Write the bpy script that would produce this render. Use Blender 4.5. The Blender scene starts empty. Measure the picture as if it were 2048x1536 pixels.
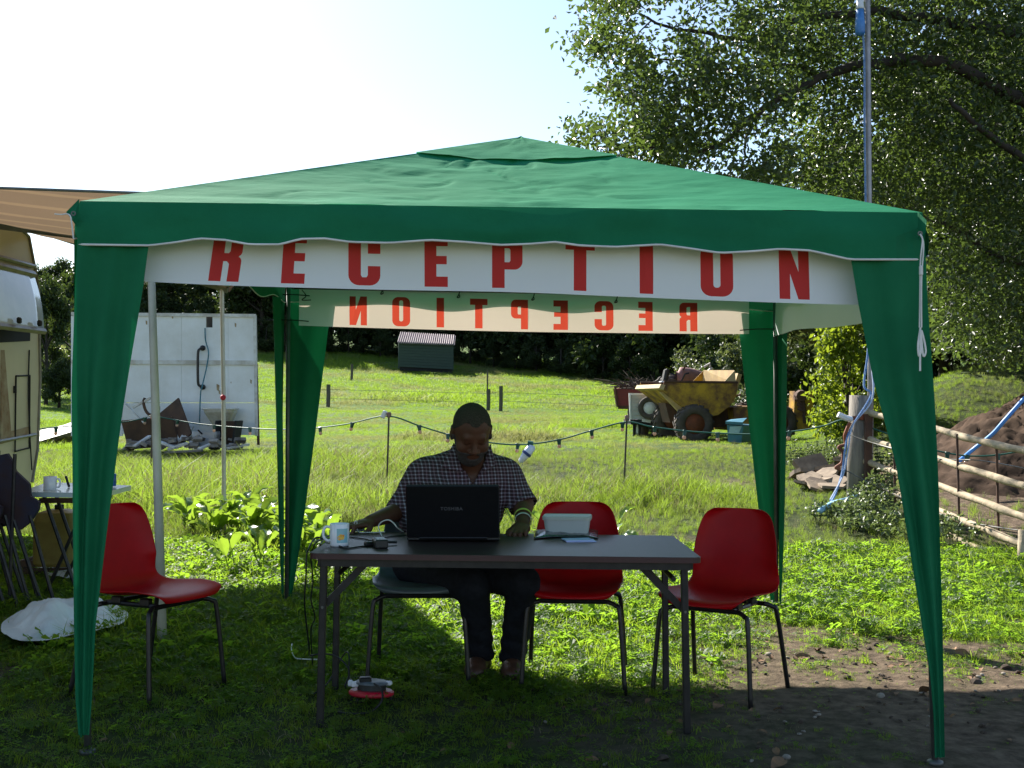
import bpy, math, random
import numpy as np
from mathutils import Vector, Matrix
from mathutils.geometry import delaunay_2d_cdt

random.seed(7)
RNG = np.random.default_rng(7)
SC = bpy.context.scene
R = math.radians

# ------------------------------------------------------------------ camera, sky, sun, exposure
F = 2315.0
CAMH = 1.21
PITCH = math.atan(58 / F)
cd = bpy.data.cameras.new("camera")
cam = bpy.data.objects.new("camera", cd)
SC.collection.objects.link(cam)
cam.location = (0, 0, CAMH)
cam.rotation_euler = (math.pi / 2 + PITCH, 0, 0)
cd.sensor_width = 36
cd.lens = F / 2048 * 36
cd.clip_start = 0.05
cd.clip_end = 3000
SC.camera = cam

SUN_DIR = Vector((-0.66, 1.0, 0.94)).normalized()
EL = math.asin(SUN_DIR.z)
AZ = math.atan2(SUN_DIR.x, SUN_DIR.y)
world = bpy.data.worlds.new("World")
SC.world = world
world.use_nodes = True
wn = world.node_tree
bg = wn.nodes["Background"]
sky = wn.nodes.new("ShaderNodeTexSky")
sky.sky_type = 'NISHITA'
sky.sun_disc = False
sky.sun_elevation = EL
sky.sun_rotation = AZ
sky.air_density = 1.0
sky.dust_density = 0.6
sky.ozone_density = 1.2
wn.links.new(sky.outputs[0], bg.inputs[0])
bg.inputs[1].default_value = 0.082
sl = bpy.data.lights.new("sun", 'SUN')
sl.energy = 5.0
sl.angle = R(0.55)
sl.color = (1.0, 0.95, 0.86)
sun = bpy.data.objects.new("sun", sl)
SC.collection.objects.link(sun)
sun.rotation_euler = SUN_DIR.to_track_quat('Z', 'Y').to_euler()
SC.view_settings.view_transform = 'Standard'
SC.view_settings.look = 'None'
SC.view_settings.gamma = 1
SC.view_settings.use_curve_mapping = False
SC.view_settings.exposure = 1.4
SC.cycles.max_bounces = 8
SC.cycles.transparent_max_bounces = 8
SC.cycles.transmission_bounces = 6
SC.cycles.use_denoising = True


def P(u, v, Y):
    """World point seen at photograph pixel (u, v) at distance Y along the ground."""
    x = (u - 1024) / F
    y = 1.0
    z = -(v - 768) / F
    c, s = math.cos(PITCH), math.sin(PITCH)
    yy = y * c - z * s
    zz = y * s + z * c
    k = Y / yy
    return Vector((x * k, Y, CAMH + zz * k))


def S(px, Y):
    return px * Y / F


# ------------------------------------------------------------------ materials
MATS = {}


def _new(name):
    m = bpy.data.materials.new(name)
    m.use_nodes = True
    nt = m.node_tree
    for n in list(nt.nodes):
        nt.nodes.remove(n)
    out = nt.nodes.new("ShaderNodeOutputMaterial")
    return m, nt, out


def M(name, c1, c2=None, scale=6, rough=.5, metal=0, bump=0, bscale=60, trans=0, tcol=None, spec=.5,
      contrast=.5, stretch=None, coat=0, emis=None):
    """Procedural material: two colours mixed by noise, bump, optional translucency."""
    if name in MATS:
        return MATS[name]
    m, nt, out = _new(name)
    N, L = nt.nodes, nt.links
    p = N.new("ShaderNodeBsdfPrincipled")
    p.inputs["Roughness"].default_value = rough
    p.inputs["Metallic"].default_value = metal
    p.inputs["Specular IOR Level"].default_value = spec
    p.inputs["Coat Weight"].default_value = coat
    tc = N.new("ShaderNodeTexCoord")
    vec = tc.outputs["Object"]
    if stretch:
        mp = N.new("ShaderNodeMapping")
        mp.inputs["Scale"].default_value = stretch
        L.new(vec, mp.inputs[0])
        vec = mp.outputs[0]
    if c2 is None:
        c2 = tuple(x * .8 for x in c1)
    nz = N.new("ShaderNodeTexNoise")
    nz.inputs["Scale"].default_value = scale
    nz.inputs["Detail"].default_value = 8
    nz.inputs["Roughness"].default_value = .65
    L.new(vec, nz.inputs[0])
    rp = N.new("ShaderNodeValToRGB")
    h = (1 - contrast) / 2
    rp.color_ramp.elements[0].position = .5 - max(h * .5, .02)
    rp.color_ramp.elements[1].position = .5 + max(h * .5, .02)
    rp.color_ramp.elements[0].color = (*c1, 1)
    rp.color_ramp.elements[1].color = (*c2, 1)
    L.new(nz.outputs[0], rp.inputs[0])
    L.new(rp.outputs[0], p.inputs["Base Color"])
    if bump:
        nb = N.new("ShaderNodeTexNoise")
        nb.inputs["Scale"].default_value = bscale
        nb.inputs["Detail"].default_value = 6
        L.new(vec, nb.inputs[0])
        b = N.new("ShaderNodeBump")
        b.inputs["Strength"].default_value = min(1, bump)
        b.inputs["Distance"].default_value = .01 * max(1, bump)
        L.new(nb.outputs[0], b.inputs["Height"])
        L.new(b.outputs[0], p.inputs["Normal"])
    last = p.outputs[0]
    if trans:
        t = N.new("ShaderNodeBsdfTranslucent")
        if tcol:
            t.inputs[0].default_value = (*tcol, 1)
        else:
            L.new(rp.outputs[0], t.inputs[0])
        mx = N.new("ShaderNodeMixShader")
        mx.inputs[0].default_value = trans
        L.new(last, mx.inputs[1])
        L.new(t.outputs[0], mx.inputs[2])
        last = mx.outputs[0]
    L.new(last, out.inputs[0])
    MATS[name] = m
    return m


def leafmat(name, c1, c2, tcol, trans=.45, rough=.4, spec=.5, patch=None):
    """Foliage: colour varies leaf by leaf and copy by copy, light passes through."""
    m, nt, out = _new(name)
    N, L = nt.nodes, nt.links
    g = N.new("ShaderNodeNewGeometry")
    oi = N.new("ShaderNodeObjectInfo")
    ad = N.new("ShaderNodeMath")
    ad.operation = 'ADD'
    L.new(g.outputs["Random Per Island"], ad.inputs[0])
    L.new(oi.outputs["Random"], ad.inputs[1])
    fr = N.new("ShaderNodeMath")
    fr.operation = 'FRACT'
    L.new(ad.outputs[0], fr.inputs[0])
    rp = N.new("ShaderNodeValToRGB")
    rp.color_ramp.elements[0].color = (*c1, 1)
    rp.color_ramp.elements[1].color = (*c2, 1)
    L.new(fr.outputs[0], rp.inputs[0])
    col = rp.outputs[0]
    tc_src = None
    if patch:
        nz = N.new("ShaderNodeTexNoise")
        nz.inputs["Scale"].default_value = patch[1]
        nz.inputs["Detail"].default_value = 3
        L.new(g.outputs["Position"], nz.inputs[0])
        r2 = N.new("ShaderNodeValToRGB")
        r2.color_ramp.elements[0].position = .48
        r2.color_ramp.elements[1].position = .62
        L.new(nz.outputs[0], r2.inputs[0])
        mc = N.new("ShaderNodeMixRGB")
        mc.inputs[2].default_value = (*patch[0], 1)
        L.new(r2.outputs[0], mc.inputs[0])
        L.new(col, mc.inputs[1])
        col = mc.outputs[0]
        t2 = N.new("ShaderNodeMixRGB")
        t2.inputs[1].default_value = (*tcol, 1)
        t2.inputs[2].default_value = (*[min(1, q * 1.5) for q in patch[0]], 1)
        L.new(r2.outputs[0], t2.inputs[0])
        tc_src = t2.outputs[0]
    p = N.new("ShaderNodeBsdfPrincipled")
    p.inputs["Roughness"].default_value = rough
    p.inputs["Specular IOR Level"].default_value = spec
    L.new(col, p.inputs["Base Color"])
    t = N.new("ShaderNodeBsdfTranslucent")
    mc = N.new("ShaderNodeMixRGB")
    mc.blend_type = 'MIX'
    mc.inputs[0].default_value = .6
    L.new(col, mc.inputs[1])
    mc.inputs[2].default_value = (*tcol, 1)
    if tc_src is not None:
        L.new(tc_src, mc.inputs[2])
    L.new(mc.outputs[0], t.inputs[0])
    mx = N.new("ShaderNodeMixShader")
    mx.inputs[0].default_value = trans
    L.new(p.outputs[0], mx.inputs[1])
    L.new(t.outputs[0], mx.inputs[2])
    L.new(mx.outputs[0], out.inputs[0])
    MATS[name] = m
    return m


# ------------------------------------------------------------------ object helpers
def prop(o, label=None, cat=None, group=None, kind=None):
    if label:
        o["label"] = label
    if cat:
        o["category"] = cat
    if group:
        o["group"] = group
    if kind:
        o["kind"] = kind
    return o


def thing(name, label, cat, loc=(0, 0, 0), rotz=0, group=None):
    o = bpy.data.objects.new(name, None)
    o.empty_display_size = .1
    SC.collection.objects.link(o)
    o.location = loc
    o.rotation_euler = (0, 0, rotz)
    return prop(o, label, cat, group)


def mesh_from(name, verts, faces, mat, smooth=False, mats=None, midx=None):
    me = bpy.data.meshes.new(name)
    me.from_pydata([tuple(v) for v in verts], [], [tuple(f) for f in faces])
    for m in (mats or [mat]):
        me.materials.append(m)
    if midx is not None:
        me.polygons.foreach_set("material_index", np.asarray(midx, dtype=np.int32))
    if smooth:
        me.polygons.foreach_set("use_smooth", np.ones(len(me.polygons), dtype=bool))
    me.update()
    return me


def link(name, me, parent=None, world=True):
    """world=True: vertices are world coordinates (the parent is then unrotated)."""
    o = bpy.data.objects.new(name, me)
    SC.collection.objects.link(o)
    if parent is not None:
        o.parent = parent
        if world:
            p = parent
            off = Vector((0, 0, 0))
            while p is not None:
                off += p.location
                p = p.parent
            o.location = -off
    return o


def part(name, mb, mat, parent, world=True, smooth=False, label=None):
    me = mesh_from(name, mb.v, mb.f, mat, smooth)
    o = link(name, me, parent, world)
    if label:
        o["label"] = label
    return o


def fast_mesh(name, verts, tris, mat, quads=False, smooth=False):
    """Large mesh from numpy arrays."""
    n = 4 if quads else 3
    me = bpy.data.meshes.new(name)
    me.vertices.add(len(verts))
    me.vertices.foreach_set("co", np.asarray(verts, dtype=np.float32).ravel())
    me.loops.add(len(tris) * n)
    me.loops.foreach_set("vertex_index", np.asarray(tris, dtype=np.int32).ravel())
    me.polygons.add(len(tris))
    me.polygons.foreach_set("loop_start", np.arange(0, len(tris) * n, n, dtype=np.int32))
    me.polygons.foreach_set("loop_total", np.full(len(tris), n, dtype=np.int32))
    if smooth:
        me.polygons.foreach_set("use_smooth", np.ones(len(tris), dtype=bool))
    me.materials.append(mat)
    me.update(calc_edges=True)
    me.validate()
    return me


def frame(d):
    d = Vector(d).normalized()
    a = Vector((0, 0, 1)) if abs(d.z) < .9 else Vector((1, 0, 0))
    x = d.cross(a).normalized()
    return x, d.cross(x).normalized(), d


def spline(pts, n=6):
    """Catmull-Rom through points."""
    p = [Vector(q) for q in pts]
    if len(p) < 3:
        return p
    o = []
    for i in range(len(p) - 1):
        a, b, c, d = p[max(i - 1, 0)], p[i], p[i + 1], p[min(i + 2, len(p) - 1)]
        for k in range(n):
            t = k / n
            o.append(.5 * ((2 * b) + (c - a) * t + (2 * a - 5 * b + 4 * c - d) * t * t + (3 * b - a - 3 * c + d) * t ** 3))
    o.append(p[-1])
    return o


class MB:
    def __init__(s):
        s.v = []
        s.f = []

    def add(s, vs, fs):
        n = len(s.v)
        s.v += [tuple(q) for q in vs]
        s.f += [tuple(i + n for i in f) for f in fs]
        return s

    def box(s, c, size, rot=None, bev=0):
        """Box centred at c; rot a 3x3 or z angle; chamfered on all edges when bev."""
        hx, hy, hz = size[0] / 2, size[1] / 2, size[2] / 2
        if rot is None:
            Mx = Matrix.Identity(3)
        elif isinstance(rot, (int, float)):
            Mx = Matrix.Rotation(rot, 3, 'Z')
        else:
            Mx = rot
        c = Vector(c)
        b = min(bev, hx * .9, hy * .9, hz * .9)
        if b <= 0:
            vs = [Mx @ Vector((x, y, z)) + c for x in (-hx, hx) for y in (-hy, hy) for z in (-hz, hz)]
            s.add(vs, [(0, 1, 3, 2), (4, 6, 7, 5), (0, 4, 5, 1), (2, 3, 7, 6), (0, 2, 6, 4), (1, 5, 7, 3)])
        else:
            vs = []
            idx = {}
            for sx in (-1, 1):
                for sy in (-1, 1):
                    for sz in (-1, 1):
                        for ax in range(3):
                            q = [sx * (hx - b), sy * (hy - b), sz * (hz - b)]
                            q[ax] = (sx * hx, sy * hy, sz * hz)[ax]
                            idx[(sx, sy, sz, ax)] = len(vs)
                            vs.append(Mx @ Vector(q) + c)
            fs = []
            for ax in range(3):
                o1, o2 = [a for a in range(3) if a != ax]
                for sg in (-1, 1):
                    lp = []
                    for (p, q) in ((-1, -1), (1, -1), (1, 1), (-1, 1)):
                        k = [0, 0, 0]
                        k[ax], k[o1], k[o2] = sg, p, q
                        lp.append(idx[(*k, ax)])
                    fs.append(tuple(lp))
            for ax in range(3):
                o1, o2 = [a for a in range(3) if a != ax]
                for p in (-1, 1):
                    for q in (-1, 1):
                        k0 = [0, 0, 0]
                        k0[o1], k0[o2] = p, q
                        ka, kb = list(k0), list(k0)
                        ka[ax], kb[ax] = -1, 1
                        fs.append((idx[(*ka, o1)], idx[(*kb, o1)], idx[(*kb, o2)], idx[(*ka, o2)]))
            for sx in (-1, 1):
                for sy in (-1, 1):
                    for sz in (-1, 1):
                        fs.append(tuple(idx[(sx, sy, sz, a)] for a in range(3)))
            s.add(vs, fs)
        return s

    def tube(s, pts, r, n=8, cap=True):
        pts = [Vector(p) for p in pts]
        rs = r if isinstance(r, (list, tuple)) else [r] * len(pts)
        if len(rs) != len(pts):
            rs = [rs[0] + (rs[-1] - rs[0]) * i / (len(pts) - 1) for i in range(len(pts))]
        vs, fs = [], []
        X = None
        for i, p in enumerate(pts):
            d = pts[min(i + 1, len(pts) - 1)] - pts[max(i - 1, 0)]
            if d.length < 1e-9:
                d = Vector((0, 0, 1))
            d.normalize()
            if X is None:
                X, Y, _ = frame(d)
            else:
                X = (X - d * X.dot(d))
                X = X.normalized() if X.length > 1e-6 else frame(d)[0]
                Y = d.cross(X)
            for k in range(n):
                a = 2 * math.pi * k / n
                vs.append(p + (X * math.cos(a) + Y * math.sin(a)) * rs[i])
        for i in range(len(pts) - 1):
            for k in range(n):
                k2 = (k + 1) % n
                fs.append((i * n + k, i * n + k2, (i + 1) * n + k2, (i + 1) * n + k))
        if cap:
            fs.append(tuple(range(n - 1, -1, -1)))
            fs.append(tuple((len(pts) - 1) * n + k for k in range(n)))
        return s.add(vs, fs)

    def lathe(s, prof, c=(0, 0, 0), n=20, rot=None, closed=False):
        """Profile [(r, z)] turned about the local z axis."""
        c = Vector(c)
        Mx = rot or Matrix.Identity(3)
        vs, fs = [], []
        for (r, z) in prof:
            for k in range(n):
                a = 2 * math.pi * k / n
                vs.append(Mx @ Vector((r * math.cos(a), r * math.sin(a), z)) + c)
        m = len(prof)
        for i in range(m if closed else m - 1):
            j = (i + 1) % m
            for k in range(n):
                k2 = (k + 1) % n
                fs.append((i * n + k, i * n + k2, j * n + k2, j * n + k))
        if not closed:
            if prof[0][0] > 1e-6:
                fs.append(tuple(range(n - 1, -1, -1)))
            if prof[-1][0] > 1e-6:
                fs.append(tuple((m - 1) * n + k for k in range(n)))
        return s.add(vs, fs)

    def prism(s, poly, vec):
        """Polygon (world points) extruded along vec."""
        a = [Vector(p) for p in poly]
        n = len(a)
        v = Vector(vec)
        fs = [tuple(range(n - 1, -1, -1)), tuple(range(n, 2 * n))]
        fs += [(i, (i + 1) % n, n + (i + 1) % n, n + i) for i in range(n)]
        return s.add(a + [p + v for p in a], fs)

    def grid(s, fn, nu, nv):
        vs = [fn(i / nu, j / nv) for j in range(nv + 1) for i in range(nu + 1)]
        w = nu + 1
        fs = [(j * w + i, j * w + i + 1, (j + 1) * w + i + 1, (j + 1) * w + i) for j in range(nv) for i in range(nu)]
        return s.add(vs, fs)


def rot_to(d, up=(0, 0, 1)):
    """Matrix whose local z axis is d."""
    x, y, z = frame(d)
    return Matrix((x, y, z)).transposed()


def solid(o, t, off=0):
    m = o.modifiers.new("thickness", 'SOLIDIFY')
    m.thickness = t
    m.offset = off
    return o


def copy_tree(o, parent=None):
    c = o.copy()
    SC.collection.objects.link(c)
    if parent is not None:
        c.parent = parent
    for ch in list(o.children):
        copy_tree(ch, c)
    return c


def sm(a, b, x):
    t = np.clip((x - a) / (b - a), 0, 1)
    return t * t * (3 - 2 * t)


def vnoise(x, y, sc=1.0, seed=0, octv=3):
    """Cheap smooth value noise, vectorised, about -1..1."""
    x = np.asarray(x, dtype=float) * sc + seed * 17.3
    y = np.asarray(y, dtype=float) * sc + seed * 9.1
    tot = 0
    amp = 1.0
    nrm = 0
    for _ in range(octv):
        xi, yi = np.floor(x), np.floor(y)
        fx, fy = x - xi, y - yi
        fx, fy = fx * fx * (3 - 2 * fx), fy * fy * (3 - 2 * fy)

        def h(a, b):
            q = np.sin(a * 127.1 + b * 311.7) * 43758.5453
            return (q - np.floor(q)) * 2 - 1
        tot = tot + amp * ((h(xi, yi) * (1 - fx) + h(xi + 1, yi) * fx) * (1 - fy) + (h(xi, yi + 1) * (1 - fx) + h(xi + 1, yi + 1) * fx) * fy)
        nrm += amp
        amp *= .5
        x, y = x * 2.03 + 5.1, y * 2.03 + 3.7
    return tot / nrm


# ------------------------------------------------------------------ terrain
_PY = np.array([-50, 7, 9, 12.5, 17.5, 22, 30, 42, 52, 62, 75, 100, 200, 420], float)
_PZ = np.array([0, 0, .07, .32, .66, .70, .85, 1.28, 2.15, 3.15, 4.65, 7.5, 13, 19], float)


def H(x, y):
    x = np.asarray(x, float)
    y = np.asarray(y, float)
    yy = y
    # smooth the profile a little by averaging
    z = (np.interp(yy - 1.2, _PY, _PZ) + np.interp(yy, _PY, _PZ) + np.interp(yy + 1.2, _PY, _PZ)) / 3
    near = 1 - sm(8, 14, y)
    z = z + near * (-.012 * x) * sm(0, 3, y)
    z = z - (sm(25, 45, y) * .022 + sm(48, 72, y) * .030) * x * (1 - sm(90, 140, y))                       # the meadow falls to the right
    a = x / np.maximum(y, 1)
    z = z + 1.25 * sm(.245, .40, a) * sm(12, 19, y) * (1 - sm(45, 70, y))
    d = np.hypot(x - 7.3, (y - 14.0) * 1.0)
    bump = .05 * vnoise(x, y, .45, 2) * sm(8, 12, y) + .012 * vnoise(x, y, 2.5, 4) + .010 * vnoise(x, y, 9, 6, 2) * (1 - sm(8, 12, y))
    return z + bump


def hz(x, y):
    return float(H(x, y))


def ground_mat():
    m, nt, out = _new("earth_and_turf")
    N, L = nt.nodes, nt.links
    g = N.new("ShaderNodeNewGeometry")

    def noise(sc, det=8, ro=.6):
        n = N.new("ShaderNodeTexNoise")
        n.inputs["Scale"].default_value = sc
        n.inputs["Detail"].default_value = det
        n.inputs["Roughness"].default_value = ro
        L.new(g.outputs["Position"], n.inputs[0])
        return n

    def ramp(src, a, b, ca, cb):
        r = N.new("ShaderNodeValToRGB")
        r.color_ramp.elements[0].position = a
        r.color_ramp.elements[1].position = b
        r.color_ramp.elements[0].color = (*ca, 1)
        r.color_ramp.elements[1].color = (*cb, 1)
        L.new(src, r.inputs[0])
        return r.outputs[0]

    def mix(f, a, b):
        x = N.new("ShaderNodeMixRGB")
        if isinstance(f, float):
            x.inputs[0].default_value = f
        else:
            L.new(f, x.inputs[0])
        L.new(a, x.inputs[1])
        L.new(b, x.inputs[2])
        return x.outputs[0]
    soil = ramp(noise(14).outputs[0], .35, .68, (.065, .044, .030), (.20, .145, .10))
    turf = ramp(noise(9).outputs[0], .3, .7, (.022, .032, .010), (.05, .07, .018))
    mead = ramp(noise(.35, 10, .7).outputs[0], .40, .62, (.075, .17, .020), (.13, .18, .05))
    fine = ramp(noise(5, 10, .75).outputs[0], .3, .7, (.55, .55, .55), (1.1, 1.1, 1.1))
    mm = N.new("ShaderNodeMixRGB")
    mm.blend_type = 'MULTIPLY'
    mm.inputs[0].default_value = 1
    L.new(mead, mm.inputs[1])
    L.new(fine, mm.inputs[2])
    at = N.new("ShaderNodeAttribute")
    at.attribute_name = "soil"
    af = N.new("ShaderNodeAttribute")
    af.attribute_name = "far"
    c = mix(at.outputs["Fac"], turf, soil)
    c = mix(af.outputs["Fac"], c, mm.outputs[0])
    p = N.new("ShaderNodeBsdfPrincipled")
    p.inputs["Roughness"].default_value = .95
    p.inputs["Specular IOR Level"].default_value = .15
    L.new(c, p.inputs["Base Color"])
    b = N.new("ShaderNodeBump")
    b.inputs["Strength"].default_value = .9
    b.inputs["Distance"].default_value = .03
    L.new(noise(22, 10, .7).outputs[0], b.inputs["Height"])
    L.new(b.outputs[0], p.inputs["Normal"])
    L.new(p.outputs[0], out.inputs[0])
    return m


def soil_at(x, y):
    """0 turf .. 1 bare earth."""
    x = np.asarray(x, float)
    y = np.asarray(y, float)
    n = vnoise(x, y, 1.3, 11, 4)
    n5 = vnoise(x, y, 3.1, 19, 4)
    a = sm(-.35, 1.5, x + .7 * n + .5 * n5) * (1 - sm(5.6, 8.0, y + .7 * n + 1.4 * n5)) * (.74 + .26 * sm(-.3, .25, vnoise(x, y, 5, 12, 4)))
    a = np.maximum(a * .95, sm(.2, .5, vnoise(x, y, .9, 31, 4)) * .6 * (1 - sm(9, 12, y)))
    # worn strip behind the string lights and the yard behind the gate
    b = np.exp(-((y - np.where(x > -.5, 13.5, 17.3)) / .55) ** 2) * sm(-.15, .35, vnoise(x, y, .6, 5, 3)) * .9
    c = sm(3.6, 4.6, x) * (1 - sm(14, 15.5, y)) * sm(-.35, .25, n + .15)
    d = np.exp(-((y - 24 - .2 * x) / 1.6) ** 2) * sm(-.4, 0, -x - 9)
    e = sm(-.05, .25, -x - 2.2 + .3 * n) * (1 - sm(6.5, 7.2, y)) * .55
    return np.clip(np.maximum.reduce([a, b, c, d, e]), 0, 1)


ys = [-6.0]
while ys[-1] < 420:
    y = ys[-1]
    ys.append(y + (.12 if y < 9 else .12 + (y - 9) * .022))
ys = np.array(ys)
ncol = 220
ss = np.linspace(-1, 1, ncol + 1)
ss = np.sign(ss) * np.abs(ss) ** 1.25
XX = ss[None, :] * (np.maximum(ys, 0) * .95 + 8)[:, None]
YY = np.repeat(ys[:, None], ncol + 1, 1)
ZZ = H(XX, YY)
V_ = np.stack([XX, YY, ZZ], -1).reshape(-1, 3)
ii = np.arange(len(ys) - 1)[:, None] * (ncol + 1) + np.arange(ncol)[None, :]
ii = ii.ravel()
Q_ = np.stack([ii, ii + 1, ii + ncol + 2, ii + ncol + 1], -1)
gm = fast_mesh("ground", V_, Q_, ground_mat(), quads=True, smooth=True)
at = gm.attributes.new("soil", 'FLOAT', 'POINT')
at.data.foreach_set("value", soil_at(V_[:, 0], V_[:, 1]).astype(np.float32))
at = gm.attributes.new("far", 'FLOAT', 'POINT')
at.data.foreach_set("value", sm(16, 26, V_[:, 1] + 3 * vnoise(V_[:, 0], V_[:, 1], .2, 3)).astype(np.float32))
g_o = link("ground", gm)
prop(g_o, kind="structure")

# ------------------------------------------------------------------ shared materials
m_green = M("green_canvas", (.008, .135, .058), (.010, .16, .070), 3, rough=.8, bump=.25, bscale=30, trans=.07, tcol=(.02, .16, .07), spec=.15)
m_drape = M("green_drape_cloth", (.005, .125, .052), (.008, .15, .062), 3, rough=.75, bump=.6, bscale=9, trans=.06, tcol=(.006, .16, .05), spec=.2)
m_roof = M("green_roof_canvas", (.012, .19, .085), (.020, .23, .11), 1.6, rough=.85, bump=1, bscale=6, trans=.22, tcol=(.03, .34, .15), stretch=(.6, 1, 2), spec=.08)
m_cord = M("white_cord", (.75, .74, .70), rough=.8)
m_steel = M("dark_steel", (.025, .024, .028), (.05, .045, .045), 20, rough=.42, metal=.6)
m_steelgrey = M("grey_painted_tube", (.10, .10, .095), (.14, .14, .13), 12, rough=.4, metal=.4)
m_vinyl = M("white_banner_vinyl", (.88, .89, .95), (.86, .87, .94), 4, rough=.55, trans=.22, tcol=(.92, .72, .60), bump=.1, bscale=5)
m_red = M("red_banner_print", (.68, .010, .014), (.60, .010, .014), 4, rough=.6, trans=.24, tcol=(.85, .10, .05))
m_black = M("black_plastic", (.008, .008, .009), (.012, .012, .012), 30, rough=.45)
m_white = M("white_plastic", (.72, .73, .74), (.66, .67, .68), 5, rough=.4)
m_chair = M("red_polypropylene", (.50, .003, .007), (.42, .003, .007), 9, rough=.42, bump=.06, bscale=500, spec=.22, trans=.10, tcol=(.55, .01, .01))
m_chairgrey = M("grey_polypropylene", (.09, .115, .13), (.08, .10, .115), 9, rough=.35, bump=.06, bscale=500)
m_chairleg = M("black_chair_tube", (.012, .012, .014), (.03, .025, .025), 25, rough=.35, metal=.3)

# ------------------------------------------------------------------ gazebo
gz = thing("gazebo", "green canvas pop-up gazebo with a peaked roof and leg drapes over the reception desk", "gazebo", (0, 5.55, 0))
E_ = {"FL": P(160, 402, 4.05), "FR": P(1845, 425, 4.05), "BL": Vector((-1.375, 7.05, 2.02)), "BR": Vector((1.615, 7.05, 1.965))}
B_ = {"FL": P(166, 1512, 4.07), "FR": P(1880, 1545, 4.07), "BL": P(570, 1205, 7.03), "BR": P(1556, 1245, 7.03)}
APEX = P(1042, 277, 5.55)
sides = [("FL", "FR"), ("FR", "BR"), ("BR", "BL"), ("BL", "FL")]


def roof_side(a, b, ap, nu=64, nv=40, lift=0.0, seed=1, t0=0.0):
    def fn(u, v):
        v = t0 + v * (1 - t0)
        e = a.lerp(b, u)
        p = e.lerp(ap, v)
        edge = math.sin(math.pi * u) ** .7 if 0 < u < 1 else 0
        sag = -.055 * edge * math.sin(math.pi * min(v, .98)) ** .9 * (1 - v * .4)
        w = .012 * float(vnoise(u * 9 * (1 - v) + v * 3, v * 16, 1, seed, 4)) * edge
        w -= .010 * edge * max(0, 1 - abs(float(vnoise(u * 5 + v * 4, v * 9 - u * 2, 1, seed + 9, 2))) * 7)
        diag = .005 * edge * math.sin(34 * v + 5 * u + 3 * float(vnoise(u * 4, v * 4, 1, seed + 3, 2))) * (v ** 1.5 * .8 + .15)
        return p + Vector((0, 0, sag + w + diag + lift))
    return fn


for k, (a, b) in enumerate(sides):
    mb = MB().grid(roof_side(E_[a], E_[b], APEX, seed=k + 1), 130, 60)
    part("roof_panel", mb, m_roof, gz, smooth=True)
capa = APEX + Vector((0, 0, .008))
cc = {k: E_[k].lerp(APEX, .70) + Vector((0, 0, .006)) for k in E_}
for k, (a, b) in enumerate(sides):
    def fn(u, v, a=a, b=b, k=k):
        p = cc[a].lerp(cc[b], u).lerp(capa, v)
        e = math.sin(math.pi * u) if 0 < u < 1 else 0
        return p + Vector((0, 0, -.026 * e * (1 - v) + .010 * e * float(vnoise(u * 7, v * 5, 1, 20 + k, 3))))
    part("vent_cap", MB().grid(fn, 36, 14), m_roof, gz, smooth=True)

FV = [(158, 489), (300, 491), (350, 485), (400, 477), (450, 480), (500, 489), (560, 489), (600, 478), (650, 477), (700, 484),
      (780, 486), (860, 480), (930, 484), (1000, 490), (1060, 488), (1110, 484), (1160, 491), (1230, 494), (1320, 489), (1380, 497),
      (1440, 506), (1500, 503), (1560, 498), (1620, 501), (1660, 510), (1700, 519), (1848, 519)]


def front_bottom(t):
    u = FV[0][0] + t * (FV[-1][0] - FV[0][0])
    v = float(np.interp(u, [q[0] for q in FV], [q[1] for q in FV]))
    return P(u, v, 4.03 + .012 * math.sin(u * .021))


def side_bottom(a, b, drop, wav, seed):
    def f(t):
        p = E_[a].lerp(E_[b], t)
        c = (E_["FL"] + E_["FR"] + E_["BL"] + E_["BR"]) / 4
        o = Vector((p.x - c.x, p.y - c.y, 0)).normalized() * (.02 if drop != .135 or wav != .028 else .004)
        d = drop + wav * (1 - abs(2 * t - 1) ** 6) * (math.sin(t * 27 + seed) * .5 - .4)
        return p + o + Vector((0, 0, -d))
    return f


vals = [front_bottom, side_bottom("FR", "BR", .155, .03, 1), side_bottom("BR", "BL", .135, .028, 2.2), side_bottom("BL", "FL", .135, .05, 3)]
for k, ((a, b), bf) in enumerate(zip(sides, vals)):
    def fn(u, v, a=a, b=b, bf=bf, k=k):
        top = E_[a].lerp(E_[b], u) + Vector((0, 0, -.055 * 0))
        p = top.lerp(bf(u), v)
        c = Vector((0, 5.55, 0))
        o = Vector((p.x - c.x, p.y - c.y, 0)).normalized()
        return p + o * (.010 * math.sin(v * 3.1) * float(vnoise(u * 9, v * 1.5, 1, 40 + k, 2)) * 2 + .006 * math.sin(v * math.pi))
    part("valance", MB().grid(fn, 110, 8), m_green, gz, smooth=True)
    part("piping", MB().tube([bf(i / 110) for i in range(111)], .0032 if k else .0042, 6), m_cord, gz, smooth=True)

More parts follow.
